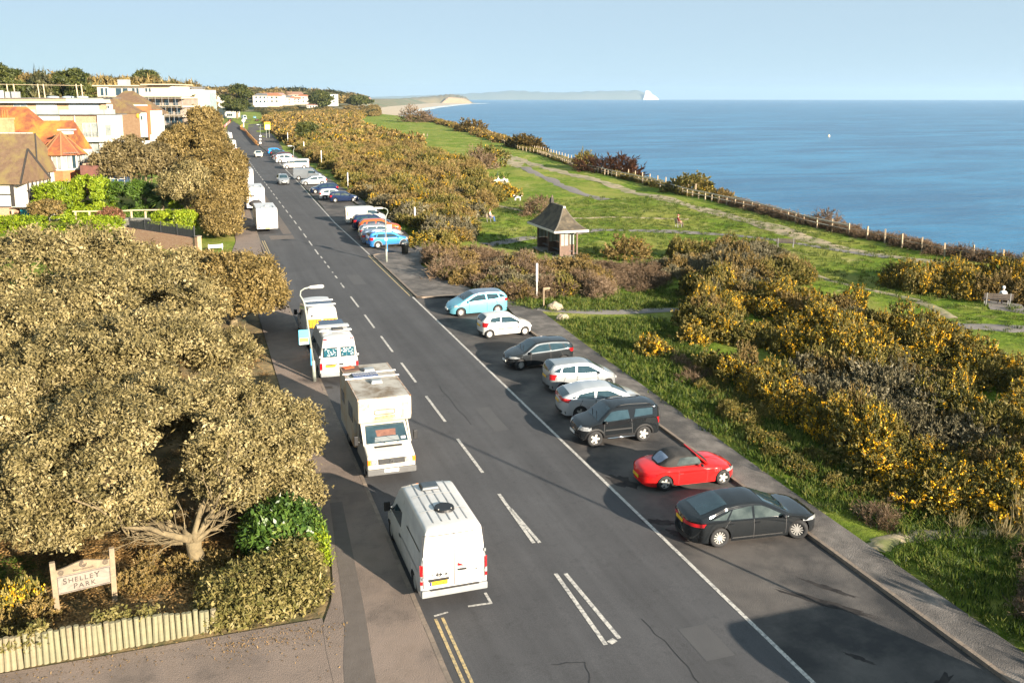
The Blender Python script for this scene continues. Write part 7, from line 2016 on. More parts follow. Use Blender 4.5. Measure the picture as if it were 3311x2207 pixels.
MB().tube([(-23, 3.2, 16.1), (-6.6, 3.2, 15.85)], .04, 5).build('terrace_cable', PALEW, t)
for x in (-13.0, -10.5, -8.2): MB().ellipsoid((x, 6, 14.0), (1.1, .8, .22)).build('roof_light', mat('skylight', (.35, .42, .48), rough=.2), t, True)
bx(t, 'plant_box', WHITE, -21.6, -20.4, 4, 5, 13.9, 15.1); bx(t, 'plant_box', mat('grey_panel', (.3, .31, .31)), -20.3, -18.3, 5, 6, 13.9, 14.9)
bx(t, 'garden_wall', WHITE, .2, 8.5, -2, -1.7, 5.8, 7.3); bx(t, 'white_outbuilding', WHITE, 5.5, 9.4, -1.6, 3, 4, 8.2); win(t, 6.6, 7.1, 6.8, 7.4, -1.62, 1, gm=GLASS); win(t, 7.6, 8.0, 6.8, 7.4, -1.62, 1, gm=GLASS)

# brown roofed house
t = house('tiled_house', 'brown tiled house with steep hips and tile hung gables', -78.6, 190, 1.2)
bx(t, 'wall', WHITE, -6.5, 3.4, 4, 14, 0, 11.2); roof_gable(t, TILE, -7.6, 4.2, 2.6, 15, 10.6, 15.3, 'x', 5.0)
roof_gable(t, TILE, -2.6, 3.6, .3, 9, 10.9, 12.9, 'y', .0); bx(t, 'tile_hung_wall', mat('brown_tile_hanging', (.17, .10, .055), rough=.9, col2=(.22, .14, .08), scale=2, bump=.5), -1.2, 3.2, .5, 6, 5, 10.95)
roof_gable(t, TILE, -4.2, -1.0, 1.6, 8, 11.4, 13.6, 'y', 0); bx(t, 'dormer', WHITE, -4.3, -2.3, 1.5, 4, 11.2, 12.6); win(t, -3.8, -2.9, 11.7, 12.4, 1.5, 2, gm=GLASS)
bx(t, 'wall', REDB, 1.6, 3.8, 3.5, 6, 10.9, 12.4); bx(t, 'parapet', WHITE, 1.2, 4.0, 3.3, 3.6, 12.2, 12.5)
bx(t, 'wall', WHITE, 3.3, 4.8, .8, 6, 6, 10.9); win(t, 3.5, 4.0, 9.4, 10.3, .8, 1, gm=GLASS); bx(t, 'brick_pier', REDB, 5.0, 5.6, .6, 6, 4, 11.4); bx(t, 'chimney', WHITE, 5.6, 6.4, .6, 5, 3.6, 11.3)
MB().ellipsoid((3.1, .45, 10.3), (.35, .2, .5)).build('lichen_patch', mat('orange_lichen', (.55, .28, .03), rough=.9), t)
# scaffolded building
t = house('scaffolded_building', 'large cream block under construction wrapped in scaffolding', -95, 240, 1.2, 'building site')
CREAMW = mat('cream_render', (.66, .56, .44), rough=.85, col2=(.58, .47, .36), scale=.5)
bx(t, 'penthouse_wall', CREAMW, -10, 8, 3, 16, 14.1, 16.7); bx(t, 'roof_slab', PALEW, -12, 1.8, 1.8, 17, 16.7, 17.0); bx(t, 'roof_slab', PALEW, .6, 8.6, 1.2, 17, 17.0, 17.3)
bx(t, 'wall', WHITE, -11, -8.2, 2.4, 4, 14.1, 16.6)
for x0, x1 in ((-10.2, -9.3), (-9.0, -8.3), (-6.6, -5.0), (-4.8, -3.3), (-2.4, -1.5), (-1.3, -.5), (1.0, 1.7), (1.9, 2.6)):
    win(t, x0, x1, 14.3 if x1 < .5 else 15.2, 16.3, 2.95 if x0 > -8 else 2.35, 1, gm=GLASS)
for fl, (zz, xl, xr) in enumerate(((13.6, -2, 11.5), (11.4, 0, 11.6), (9.0, 2, 11.7), (6.6, 2.4, 11.7))):
    bx(t, 'floor_slab', CREAMW, xl - .6, xr, .2, 14, zz, zz + .4)
    bx(t, 'wall', mat('shade_tinted_concrete', (.20, .16, .13), rough=.9, col2=(.32, .26, .2), scale=.6), xl, xr - .4, 3.0, 13, zz - 1.85, zz)  # shade of the openings between slabs put into the wall colour
    for k in range(5):
        x = xl + .8 + k * (xr - xl - 2) / 5; win(t, x, x + 1.3, zz - 1.7, zz - .2, 2.95, 1, TIMBG, GLASS)
    for k in range(9):
        x = xl + k * (xr - xl) / 8; MB().tube([(x, -.5, zz - 2.2), (x, -.5, zz + 1.2)], .06, 5).build('scaffold_pole', mat('scaffold_steel', (.33, .33, .33), metal=.5, rough=.5), t)
    for dz in (.55, 1.05): MB().tube([(xl, -.52, zz + dz), (xr, -.52, zz + dz)], .05, 5).build('scaffold_tube', MATS['scaffold_steel'], t)
    MB().box(((xl + xr) / 2, -.4, zz + .42), (xr - xl, .7, .06)).build('scaffold_board', PALEW, t)
bx(t, 'wall', BRICK, -2, 3, .4, 8, 4, 9.6)
t = house('rooftop_tower', 'grey box tower standing over the roofs on the skyline', -123, 300, 2, 'building')
bx(t, 'wall', mat('grey_cladding_panel', (.30, .32, .33), rough=.6), -1.6, 1.3, 0, 3, 0, 18.6); win(t, -.9, .4, 17.4, 18.0, 0, 1, gm=MATS['bright_glass'])
t = house('white_block', 'white modernist block with flat grey roofs', -114, 330, 1.2, 'building')
bx(t, 'wall', WHITE, -8, 6.6, 0, 14, 0, 16.4); bx(t, 'roof_slab', DARKR, -9, 3, -.5, 14, 16.9, 17.5); bx(t, 'wall', WHITE, -8, 2.5, .5, 14, 16.4, 16.9); bx(t, 'stair_glass', GREENG, 6.6, 8.4, 1, 8, 4, 15.4)
for k in range(3): win(t, -6.8 + 3.2 * k, -4.6 + 3.2 * k, 13.2, 15.4, 0, 1, gm=MATS['bright_glass'])
bx(t, 'canopy', DARKR, -8, 1.2, -.8, 0, 15.9, 16.1)
t = house('gabled_house', 'white gabled house by the cypress at the bend', -199, 640, 1.2); t.scale = (1.3, 1.3, 1.04)
bx(t, 'wall', WHITE, -5, 5, 1.0, 22, 0, 8.2); MB().add([(-5, .9, 8.2), (5, .9, 8.2), (1.5, .9, 14.0), (-3, .9, 14.2)], [(0, 1, 2, 3)]).build('gable_wall', WHITE, t)
MB().add([(-3, .8, 14.3), (1.5, .8, 14.1), (5.6, .8, 8.0), (5.6, 22, 8.0), (1.5, 22, 14.1), (-3, 22, 14.3)], [(0, 1, 4, 5), (1, 2, 3, 4)]).build('roof', mat('pale_roof', (.55, .5, .42), rough=.9), t)
for x, z in ((2.0, 5.0), (-1, 9.6), (3, 2.2)): win(t, x, x + 1.6, z, z + 1.5, .98, 1, gm=GLASS)
bx(t, 'extension', WHITE, 4, 9, -2, 6, 0, 6.5); win(t, 5, 8, 1.0, 2.8, -2, 3, gm=GLASS); win(t, 6.4, 7.4, 4.3, 5.6, -2, 1, gm=GLASS)
# far town
def far_house(label, a, d, z, w, h, roof=None, rh=3.0, col=None, rows=2, cols=4, name='town_house', group=None, dep=12):
    t = house(name, label, a, d, z, 'house', 0, group)
    bx(t, 'wall', col or WHITE, -w / 2, w / 2, 0, dep, -3, h)
    if roof: roof_gable(t, roof, -w / 2 - .6, w / 2 + .6, -.6, dep + .6, h, h + rh, 'x', rh * .9)
    else: bx(t, 'roof', DARKR, -w / 2 - .3, w / 2 + .3, -.3, dep, h, h + .4)
    for r_ in range(rows):
        for c_ in range(cols):
            x = -w / 2 + w * (c_ + .5) / cols; z0 = h * (r_ + .35) / rows
            MB().box((x, -.03, z0 + h / rows * .2), (w / cols * .45, .08, h / rows * .45)).build('window', GLASS, t)
    return t
REDR = mat('red_town_roof', (.40, .14, .07), rough=.9)
far_house('cream hotel with a wide red hipped roof', -231, 900, 9.5, 17.5, 6.6, REDR, 2.6, mat('cream_wall', (.66, .58, .45)), 2, 6)
far_house('low white pavilion with a pinkish roof on the clifftop', -186, 880, 4.4, 10, 3.2, mat('pink_roof', (.36, .22, .18)), 1.6, None, 1, 4)
far_house('brown roofed block on the rise above the town', -270, 1150, 13.5, 30, 4.5, mat('brown_town_roof', (.27, .15, .10)), 3.2, mat('pinkish_wall', (.5, .36, .28)), 1, 6)
far_house('pale green white block with ribbon windows', -181, 950, 9.0, 9, 8.5, None, 0, mat('mint_wall', (.62, .64, .58)), 3, 2)
GT = 'white houses of the distant town'
for k in range(46):
    u_ = k / 45; d = 800 + rnd.uniform(0, 180) + u_ * 650; a = (-.268 + .115 * u_) * d + rnd.uniform(-4, 4)
    if k > 13 and a / d < -.175 and False: continue
    far_house('small white house in the distant seaside town', a, d, 15.3 - (238 - 3 * u_ - 222) * d / 2177 + rnd.uniform(-.5, 1.0), rnd.uniform(8, 13) * (1 + .6 * u_), rnd.uniform(5, 8), rnd.choice([None, REDR, MATS['pink_roof'], DARKR]), rnd.uniform(1.8, 3), rnd.choice([WHITE, WHITE, MATS['cream_wall']]), 2, 3, group=GT)
GB = 'low white buildings at the back of the beach'
for k in range(9):
    y = 1500 + k * 170; x = float(np.interp(y, [p[1] for p in BL], [p[0] for p in BL])) - 8
    t = thing('beach_building', 'low white building strung along the back of the beach', 'building', (x, y, -24), HZ, GB)
    bx(t, 'wall', WHITE, -9, 9, 0, 9, 0, 6.5); bx(t, 'roof', DARKR, -9.4, 9.4, -.3, 9.3, 6.5, 7)

# garden walls and fences in front of the houses
t = thing('garden_wall', 'brick garden wall with black fence beside the street name sign', 'wall', (-.45, 89.3, .95), math.atan2(98 - 89.3, -6.3 + .45))
MB().box((6, 0, .65), (12, .25, 1.9)).build('wall', BRICK, t); MB().box((-.15, 0, .72), (.42, .42, 2.1)).build('pier', BRICK, t); MB().box((-.15, 0, 1.80), (.5, .5, .08)).build('pier_cap', KERB, t)
for k in range(40): MB().box((.55 + k * .27, 0, 1.95), (.24, .04, .75)).build('fence_board', mat('black_fence', (.035, .037, .04), rough=.7), t)
for k in range(5): MB().box((.4 + k * 2.7, 0, 2.1), (.1, .1, 1.2)).build('fence_post', MATS['black_fence'], t)
mb = MB()
for k in range(42): mb.bar((.5 + k * .26, 0, 2.33), (.72 + k * .26, 0, 2.62), .025); mb.bar((.72 + k * .26, .01, 2.33), (.5 + k * .26, .01, 2.62), .025)
mb.build('trellis', MATS['black_fence'], t)
t = house('pergola', 'white timber pergola rail across the garden', -48.3, 102.6, 1.1, 'pergola')
for k in range(9): MB().box((k * 1.55, 0, .85), (.16, .16, 1.7)).build('post', PALEW, t)
for x0, x1, z in ((0, 6.3, 1.72), (6.0, 12.6, 1.85)): MB().bar((x0 - .3, 0, z), (x1, 0, z + .08), .14, .12).build('beam', PALEW, t)
t = house('garden_store', 'grey timber store box in the garden by the pergola', -41.2, 100.5, 1.0, 'shed')
for k in range(6): MB().box((.5 + 0, 0, .16 + .2 * k), (3.2, 1.2, .185)).build('board', TIMBG, t)
MB().box((.5, 0, 1.25), (3.4, 1.4, .06)).build('lid', mat('grey_lid', (.33, .31, .27), rough=.9), t)
t = thing('street_name_sign', 'white street name plate on two short posts at the corner', 'sign', (1.15, 91.35, 1.0), R(10))
MB().box((0, 0, .42), (1.35, .05, .3)).build('plate', WPLATE, t)
for x in (-.62, .62): MB().box((x, .05, .2), (.08, .08, .9)).build('post', mat('grey_post', (.3, .3, .3)), t)

# ------------------------------------------------------------------ park sign and log fence
WOOD = mat('weathered_oak', (.27, .20, .125), rough=.85, col2=(.17, .13, .085), scale=3, bump=.4, distort=1.5)
GREYW = mat('silvered_board', (.26, .22, .175), rough=.85, col2=(.17, .14, .115), scale=2.2, bump=.3, distort=2.5)
CARVE = mat('carved_letter', (.045, .04, .036), rough=.9)
t = thing('park_sign', 'weathered wooden sign reading SHELLEY PARK between two posts', 'sign', (-3.86, 28.18, .32), math.atan2(.30, 1.56))
for x, h_, l_ in ((-.80, 1.72, -.04), (.80, 1.78, .02)):
    MB().bar((x - l_, 0, -.2), (x, 0, h_), .15, .15).build('post', WOOD, t, bevel=.012)
MB().box((0, -.02, .98), (1.46, .07, .56)).build('name_board', GREYW, t)
prof = [(-.73, 1.27), (.73, 1.27), (.73, 1.47)] + [(.73 - 1.46 * u, 1.47 + .15 * math.exp(-((u - .5) / .2) ** 2) - .02 * math.cos(u * 4 * math.pi)) for u in np.linspace(.05, .95, 15)] + [(-.73, 1.45)]
MB().extrude_y(prof, -.055, .015).build('crest_board', WOOD, t)
mb = MB()
for (xa, za), (xb, zb) in zip([(-.70, .73), (.70, .73), (.70, 1.23), (-.70, 1.23)], [(.70, .73), (.70, 1.23), (-.70, 1.23), (-.70, .73)]): mb.bar((xa, -.058, za), (xb, -.058, zb), .012)
mb.build('carved_border', CARVE, t)
def caps(s, x, z, big, small, sx):
    for i, ch in enumerate(s):
        sz = big if i in (0, len(s) - 1 if s == 'SHELLEY' else 0) else small
        o = text_mesh('letter', ch, sz, CARVE, t, (x, -.058, z + (big - sz) * -.12), (R(90), 0, 0), align='LEFT', sx=sx, depth=.006)
        x += (max(v.co.x for v in o.data.vertices) * sx + .035)
caps('SHELLEY', -.57, 1.07, .26, .205, 1.0); caps('PARK', -.30, .86, .23, .20, 1.0)
text_mesh('crest_text', 'Bournemouth', .10, CARVE, t, (.0, -.06, 1.355), (R(90), 0, 0), depth=.004)
def circ(mb, x, z, r_, wd, y=-.06, n=18, a0=0, a1=2 * math.pi):
    for k in range(n):
        p, q = a0 + (a1 - a0) * k / n, a0 + (a1 - a0) * (k + 1) / n
        mb.bar((x + r_ * math.cos(p), y, z + r_ * math.sin(p)), (x + r_ * math.cos(q), y, z + r_ * math.sin(q)), wd)
mb = MB()
for r_ in (.035, .065, .095): circ(mb, 0, 1.50, r_, .016, a0=.6 + r_ * 9, a1=5.6 + r_ * 9)
mb.build('swirl_emblem', CARVE, t)
for x, z in ((-.60, 1.37), (.60, 1.40)):
    mb = MB(); circ(mb, x, z, .075, .010); circ(mb, x, z, .055, .007)
    for k in range(5): circ(mb, x + .03 * math.cos(k * 1.257 + .3), z + .03 * math.sin(k * 1.257 + .3), .018, .007, n=8)
    mb.build('rosette', CARVE, t)
LOGM = mat('stripped_log', (.25, .215, .13), rough=.85, col2=(.17, .14, .085), scale=2.5, bump=.3, c3=(.15, .135, .08), c3scale=1.6)
LOGM2 = mat('greenish_log', (.225, .205, .12), rough=.85, col2=(.15, .14, .085), scale=2.5, bump=.3, c3=(.16, .16, .10), c3scale=1.6)
t = thing('log_fence', 'low palisade fence of upright stripped logs below the park sign', 'fence', (-6.9, 25.5, .27), math.atan2(.30, 6.7))
logs = [MB().tube([(0, 0, -.3), (0, 0, 1.0)], [.073 + .003 * k, .067 + .003 * k], 9).mesh('log', LOGM if k % 2 else LOGM2, False) for k in range(4)]
x = 0.0; i = 0
while x < 6.72:
    o = link(bpy.data.objects.new('log', logs[rnd.randrange(4)]), t)
    o.location = (x, rnd.uniform(-.02, .02), 0); o.scale = (1, 1, float(np.interp(x, [0, 3, 5, 6.7], [1.02, .98, .86, .74])) + rnd.uniform(-.04, .04)); o.rotation_euler = (rnd.uniform(-.03, .03), rnd.uniform(-.03, .035), rnd.uniform(0, 3))
    x += rnd.uniform(.148, .16); i += 1

# ------------------------------------------------------------------ shelter
DTIM = mat('brown_shelter_timber', (.16, .10, .075), rough=.75, col2=(.11, .07, .05), scale=3)
SHING = mat('dark_shingles', (.075, .062, .045), rough=.95, col2=(.125, .10, .065), scale=2.6, bump=.8, bscale=9, c3=(.05, .042, .03), c3scale=1.2)
t = thing('seaside_shelter', 'old timber clifftop shelter with a bell shaped shingle roof and white fascia', 'shelter', (31.75, 81.25, gz0(81)), 0)
hw_, hl = 1.67, 3.65; zr0, zr1 = 2.42, 4.45
V, F = [], []; N = 9
for k in range(N):
    u = k / (N - 1); q = u ** 1.7 * .55 + u * .45 if False else (u ** 1.9)
    z = zr0 + .08 + (zr1 - zr0) * (0.30 * u + 0.70 * u ** 2.1)
    x, y = hw_ * (1 - u), hl - (hl - 1.65) * u
    x = max(x, .02)
    V += [(-x, -y, z), (x, -y, z), (x, y, z), (-x, y, z)]
for k in range(N - 1):
    for j in range(4): F.append((4 * k + j, 4 * k + (j + 1) % 4, 4 * k + 4 + (j + 1) % 4, 4 * k + 4 + j))
F.append((4 * N - 4, 4 * N - 3, 4 * N - 2, 4 * N - 1)); F.append((3, 2, 1, 0))
MB().add(V, F).build('roof', SHING, t)
mb = MB()
for sx, sy in ((1, -1), (1, 1), (-1, 1), (-1, -1)):
    for k in range(N - 1):
        p = [v for v in V[4 * k:4 * k + 4] if (v[0] > 0) == (sx > 0) and (v[1] > 0) == (sy > 0)][0]; q = [v for v in V[4 * k + 4:4 * k + 8] if (v[0] > 0) == (sx > 0) and (v[1] > 0) == (sy > 0)][0]
        mb.bar(p, q, .10, .07)
mb.build('hip_capping', mat('hip_lead', (.16, .14, .11), rough=.8), t)
for x0, x1, y0, y1 in ((-hw_, hw_, -hl, -hl), (-hw_, hw_, hl, hl), (-hw_, -hw_, -hl, hl), (hw_, hw_, -hl, hl)):
    MB().bar((x0, y0, zr0), (x1, y1, zr0), .06, .19).build('fascia', WHITE, t)
MB().bar((0, -1.7, zr1 + .05), (0, 1.7, zr1 + .05), .12, .1).build('ridge_capping', MATS['hip_lead'], t)
MB().box((0, 1.45, zr1 + .30), (.30, .5, .5), taper=.8).build('finial', TIMB, t); MB().box((0, 1.3, zr1 + .66), (.10, .10, .28)).build('finial_tip', mat('rusty_iron', (.1, .06, .045)), t)
MB().box((0, -1.75, zr1 - .02), (.22, .25, .18)).build('ridge_end', mat('lead_flash', (.5, .48, .42), rough=.8), t)
bxh, byh = .82, 2.95
for x in (-bxh, bxh):
    for y in (-byh, byh): MB().box((x, y, 1.2), (.13, .13, 2.4)).build('corner_post', DTIM, t)
for x, y in ((0.0, -byh), (0, byh), (-bxh, 0), (0, 0)): MB().box((x, y, 1.2), (.1, .1, 2.4)).build('post', DTIM, t)
def panel(x0, y0, x1, y1, n, zb=.98, zt=2.3):
    for k in range(n * 3):
        xa, ya = x0 + (x1 - x0) * (k + .5) / (n * 3), y0 + (y1 - y0) * (k + .5) / (n * 3); dx, dy = abs(x1 - x0) / (n * 3) * .94, abs(y1 - y0) / (n * 3) * .94
        MB().box((xa, ya, zb / 2), (max(dx, .05), max(dy, .05), zb)).build('board', DTIM, t)
    MB().bar((x0, y0, zb), (x1, y1, zb), .09, .07).build('rail', DTIM, t); MB().bar((x0, y0, zt), (x1, y1, zt), .09, .09).build('rail', DTIM, t)
    for k in range(n):
        ua, ub = (k + .08) / n, (k + .92) / n
        MB().bar((x0 + (x1 - x0) * ua, y0 + (y1 - y0) * ua, (zb + zt) / 2), (x0 + (x1 - x0) * ub, y0 + (y1 - y0) * ub, (zb + zt) / 2), .025, zt - zb - .12).build('pane', mat('shelter_glass', (.22, .25, .23), rough=.12, col2=(.34, .35, .31), scale=1.5), t)
        if k: MB().box((x0 + (x1 - x0) * k / n, y0 + (y1 - y0) * k / n, (zb + zt) / 2), (.06, .06, zt - zb)).build('mullion', DTIM, t)
panel(-bxh, -byh, 0, -byh, 2); panel(0.0, byh, bxh, byh, 2); panel(0, -byh, 0, byh, 6); panel(-bxh, byh, 0, byh, 2); panel(-bxh, 0, bxh, 0, 4); panel(.30, -byh + .6, bxh, -byh + .6, 1)
for s in (-1, 1):
    for k in range(3): MB().box((s * (.22 + .13 * k), 0, .45), (.11, 5.2, .035)).build('bench_slat', mat('bench_grey', (.12, .12, .12), rough=.6), t)
MB().box((0, 0, .03), (2.7, 6.2, .08)).build('floor', mat('shelter_floor', (.2, .18, .16), rough=.9), t)

# ------------------------------------------------------------------ lamp posts, posts, signs, bins, barriers
GRN = mat('green_grey_steel', (.20, .23, .20), rough=.6, col2=(.30, .31, .28), scale=3)
def lamp(label, x, y, h, arm, lean=0.0, sign=None, z=None):
    t = thing('lamp_post', label, 'lamp post', (x, y, gz0(y) + .1), 0, 'lamp posts along the clifftop road')
    s = 1 if arm > 0 else -1
    MB().tube([(0, 0, -.1), (lean * .1, 0, 1.1), (lean * .1, 0, 1.15)], [.10, .095, .06], 12).build('base', GRN, t, True)
    L_ = abs(arm)
    pts = [(lean * .1, 0, 1.1), (lean, 0, h - .9), (lean - s * .06, 0, h - .65), (lean - s * .22, 0, h - .35), (lean - s * .18, 0, h - .12), (lean + s * .02, 0, h), (lean + s * .25, 0, h + .03)]
    MB().tube(pts, [.058, .05, .045, .04, .04, .04, .04], 10).build('pole', GRN, t, True)
    MB().tube([(lean + s * .2, 0, h + .03), (lean + s * .35, 0, h + .04), (lean + s * (L_ - .1), 0, h + .05), (lean + s * L_, 0, h + .05)], [.05, .085, .10, .05], 10).build('lantern', mat('lantern_cream', (.62, .60, .54), rough=.5), t, True)
    if sign:
        z0, z1, dx = sign
        MB().box((lean * .5 + dx, -.03, (z0 + z1) / 2), (.45, .03, z1 - z0)).build('notice', mat('pale_blue_notice', (.36, .56, .62), rough=.5), t)
    return t
t = lamp('tall lamp post beside the white camper van with a blue and yellow notice', 5.18, 47.95, 5.0, 1.0, -.35)
MB().box((-.47, -.06, 2.45), (.52, .04, .78)).build('notice', mat('bay_notice', (.10, .42, .58), rough=.5), t); MB().box((-.47, -.085, 2.30), (.46, .01, .22)).build('notice_band', mat('notice_yellow', (.75, .52, .10), rough=.5), t); MB().box((-.47, -.085, 2.12), (.46, .01, .10)).build('notice_band', WPLATE, t)
MB().box((-.14, -.03, 1.35), (.05, .04, .9)).build('blue_strip', mat('blue_strip', (.02, .25, .60)), t)
t = lamp('lamp post by the blue compact car with a pale notice on its shaft', 15.32, 80.42, 4.75, -1.0)
MB().box((.30, -.07, 3.0), (.42, .03, .62)).build('notice', mat('pale_blue_notice', (.50, .66, .66), rough=.5), t); MB().box((-.02, -.08, 2.05), (.22, .03, .28)).build('small_plate', mat('buff_plate', (.6, .45, .33)), t); MB().box((.10, -.05, 1.3), (.04, .03, .7)).build('blue_strip', mat('blue_strip', (.05, .12, .30)), t)
lamp('lamp post between the grey panel van and the beige van', 16.75, 176, 5.0, -1.0)
t = lamp('distant lamp post by the striped bollard', 18.3, 292, 5.6, -1.0); MB().box((0, -.06, 2.3), (.6, .05, .4)).build('notice', WPLATE, t)
lamp('lamp post standing just outside the picture at the lower right', 20.2, 14.4, 10.5, -1.2)
def post(label, x, y, h, grp='white topped marker posts along the verge'):
    t = thing('marker_post', label, 'post', (x, y, land(x, y)), 0, grp)
    MB().box((0, 0, h * .25), (.09, .09, h * .5)).build('shaft', mat('steel_post', (.42, .40, .38), rough=.6), t)
    MB().box((0, 0, h * .75), (.13, .13, h * .5)).build('post_top', mat('white_pink_paint', (.80, .74, .72), rough=.5), t)
post('white marker post by the path at the near bay', 22.85, 62.4, 2.65)
post('white marker post behind the dark blue car', 22.25, 99.8, 2.3)
post('white marker post with an orange board behind the navy car', 21.5, 142.6, 2.6)
post('white marker post behind the beige van', 23.4, 189, 3.4)
post('white marker post behind the dark far cars', 24.0, 226, 3.4)
post('farthest white marker post beside a boulder', 25.2, 280, 3.6)
t = thing('fingerpost', 'small timber fingerpost beside the boulder at the near bay', 'sign', (22.3, 59.5, land(22.3, 59.5)), R(10))
MB().box((0, 0, .75), (.08, .08, 1.5)).build('post', WOOD, t); MB().extrude_y([(-.02, 1.32), (.45, 1.34), (.55, 1.42), (.45, 1.5), (-.02, 1.48)], -.02, .02).build('finger', WOOD, t)
def rock(label, x, y, sx, sy, sz, seed):
    bm = bmesh.new(); bmesh.ops.create_icosphere(bm, subdivisions=3, radius=1)
    for v in bm.verts: v.co *= 1 + .28 * mnoise.noise(v.co * 1.6 + Vector((seed, 0, 0))) + .10 * mnoise.noise(v.co * 4 + Vector((0, seed, 0)))
    me = bpy.data.meshes.new('boulder'); bm.to_mesh(me); bm.free(); me.materials.append(mat('pale_stone', (.36, .30, .22), rough=.9, col2=(.22, .185, .135), scale=3, bump=.5))
    o = link(bpy.data.objects.new('boulder', me)); o.location = (x, y, land(x, y) + sz * .3); o.scale = (sx, sy, sz); tag(o, label, 'rock')
rock('pale boulder by the fingerpost', 22.95, 59.0, .55, .42, .42, 1); rock('flat pinkish boulder in the verge grass', 22.5, 56.4, .45, .35, .26, 5); rock('boulder at the foot of the farthest white post', 25.9, 281, 1.3, 1, .8, 9)
rock('pale boulder in the gorse by the blue compact car', 21.6, 90.6, .75, .5, .6, 14)
t = thing('litter_bin', 'dark round litter bin beside the blue compact car', 'bin', (17.75, 84.0, gz0(84) + .12))
MB().tube([(0, 0, 0), (0, 0, .85), (0, 0, .86)], [.30, .33, .36], 18).build('body', mat('black_bin', (.012, .014, .014), rough=.35), t, True)
MB().tube([(0, 0, 1.02), (0, 0, 1.10), (0, 0, 1.16)], [.36, .34, .18], 18).build('hood', mat('bin_hood', (.05, .08, .10), rough=.3), t, True)
for k in range(4): MB().box((.31 * math.cos(k * 1.571), .31 * math.sin(k * 1.571), .94), (.05, .05, .2)).build('strut', BLACK, t)
ORB = mat('orange_plastic', (.85, .30, .03), rough=.5); REB = mat('red_plastic', (.72, .06, .03), rough=.5); WHB = mat('white_plastic', (.78, .76, .72), rough=.5)
def barrier(label, pts, m1, m2, grp, h=1.0, Lb=2.0):
    """each water-filled block is a thing of its own"""
    for (xa, ya), (xb, yb) in zip(pts[:-1], pts[1:]):
        n = max(1, int(math.dist((xa, ya), (xb, yb)) / Lb))
        for k in range(n):
            u = (k + .5) / n; x, y = xa + (xb - xa) * u, ya + (yb - ya) * u
            t = thing('road_barrier', label, 'barrier', (x, y, gz0(y) + .005), math.atan2(yb - ya, xb - xa), grp)
            m_ = m1 if k % 3 else m2
            MB().extrude_y([(-Lb * .48, 0), (Lb * .48, 0), (Lb * .48, h), (-Lb * .48, h)], -.09, .09).build('block', m_, t); MB().box((0, 0, .12), (Lb * .9, .44, .2)).build('foot', m_, t)
barrier('orange plastic barrier block in the line along the closed bay', [(16.9, 284), (17.1, 300), (18.2, 362), (19.2, 398), (18.6, 430), (19.2, 445), (21.5, 470)], ORB, mat('pale_orange', (.85, .45, .15)), 'orange barriers along the road', 1.0, 5.0)
barrier('red plastic barrier block round the roadworks', [(11.6, 420), (12.3, 450), (14.4, 486), (16.6, 520), (18.5, 552)], REB, WHB, 'red and white barriers at the roadworks', 1.1, 5.0)
for k, (x, y, m_, lab) in enumerate(((7.5, 500, REB, 'stack of red barriers left of the roadworks'), (10.2, 505, REB, 'second stack of red barriers at the roadworks'), (9.2, 470, mat('green_plastic', (.03, .40, .08)), 'green machine cover at the roadworks'), (8.2, 545, ORB, 'orange digger cab at the roadworks'))):
    t = thing('works_stack', lab, 'roadworks', (x, y, 1.27), .2 * k)
    for j in range(3): MB().box((0, .1 * j, .45 + .8 * j), (2.6 - .3 * j, 1.0, .72)).build('block', m_, t, bevel=.06)
t = thing('earth_heap', 'sloping heap of yellow earth at the roadworks', 'heap', (9.8, 447, 1.25)); MB().add([(-2.5, -4, 0), (2.5, -4, 0), (2.8, 4, 0), (-2.6, 4, 0), (0, -.5, 1.7), (.3, 1.5, 1.3)], [(0, 1, 4), (1, 2, 5, 4), (2, 3, 5), (3, 0, 4, 5)]).build('heap', mat('yellow_earth', (.45, .28, .10), rough=.95), t)
t = thing('bollard', 'black and white striped bollard at the end of the orange barriers', 'bollard', (17.55, 282, 1.35))
for k in range(5): MB().box((0, 0, .25 + .5 * k), (.55, .55, .48)).build('band', (TIMB, WHB)[k % 2], t)
t = thing('yellow_sign', 'yellow road sign on a tall pole beside the closed bay', 'sign', (23.3, 332, 1.35), R(-8))
for x in (-.5, .5): MB().box((x, .06, 2.2), (.12, .1, 4.6)).build('pole', GRN, t)
MB().box((0, 0, 4.1), (1.9, .08, 2.6)).build('board', mat('sign_yellow', (.85, .52, .03), rough=.5), t); MB().box((0, -.05, 3.7), (1.5, .03, 1.6)).build('sign_panel', mat('sign_cream', (.80, .70, .48), rough=.5), t)
t = thing('road_sign', 'blue and white round sign where the orange barriers begin', 'sign', (21.2, 455, 1.3)); MB().box((0, 0, 1.3), (.3, .2, 2.6)).build('post', WHB, t); MB().tube([(0, -.1, 3.1), (0, .1, 3.1)], .75, 16).build('disc', WHB, t)

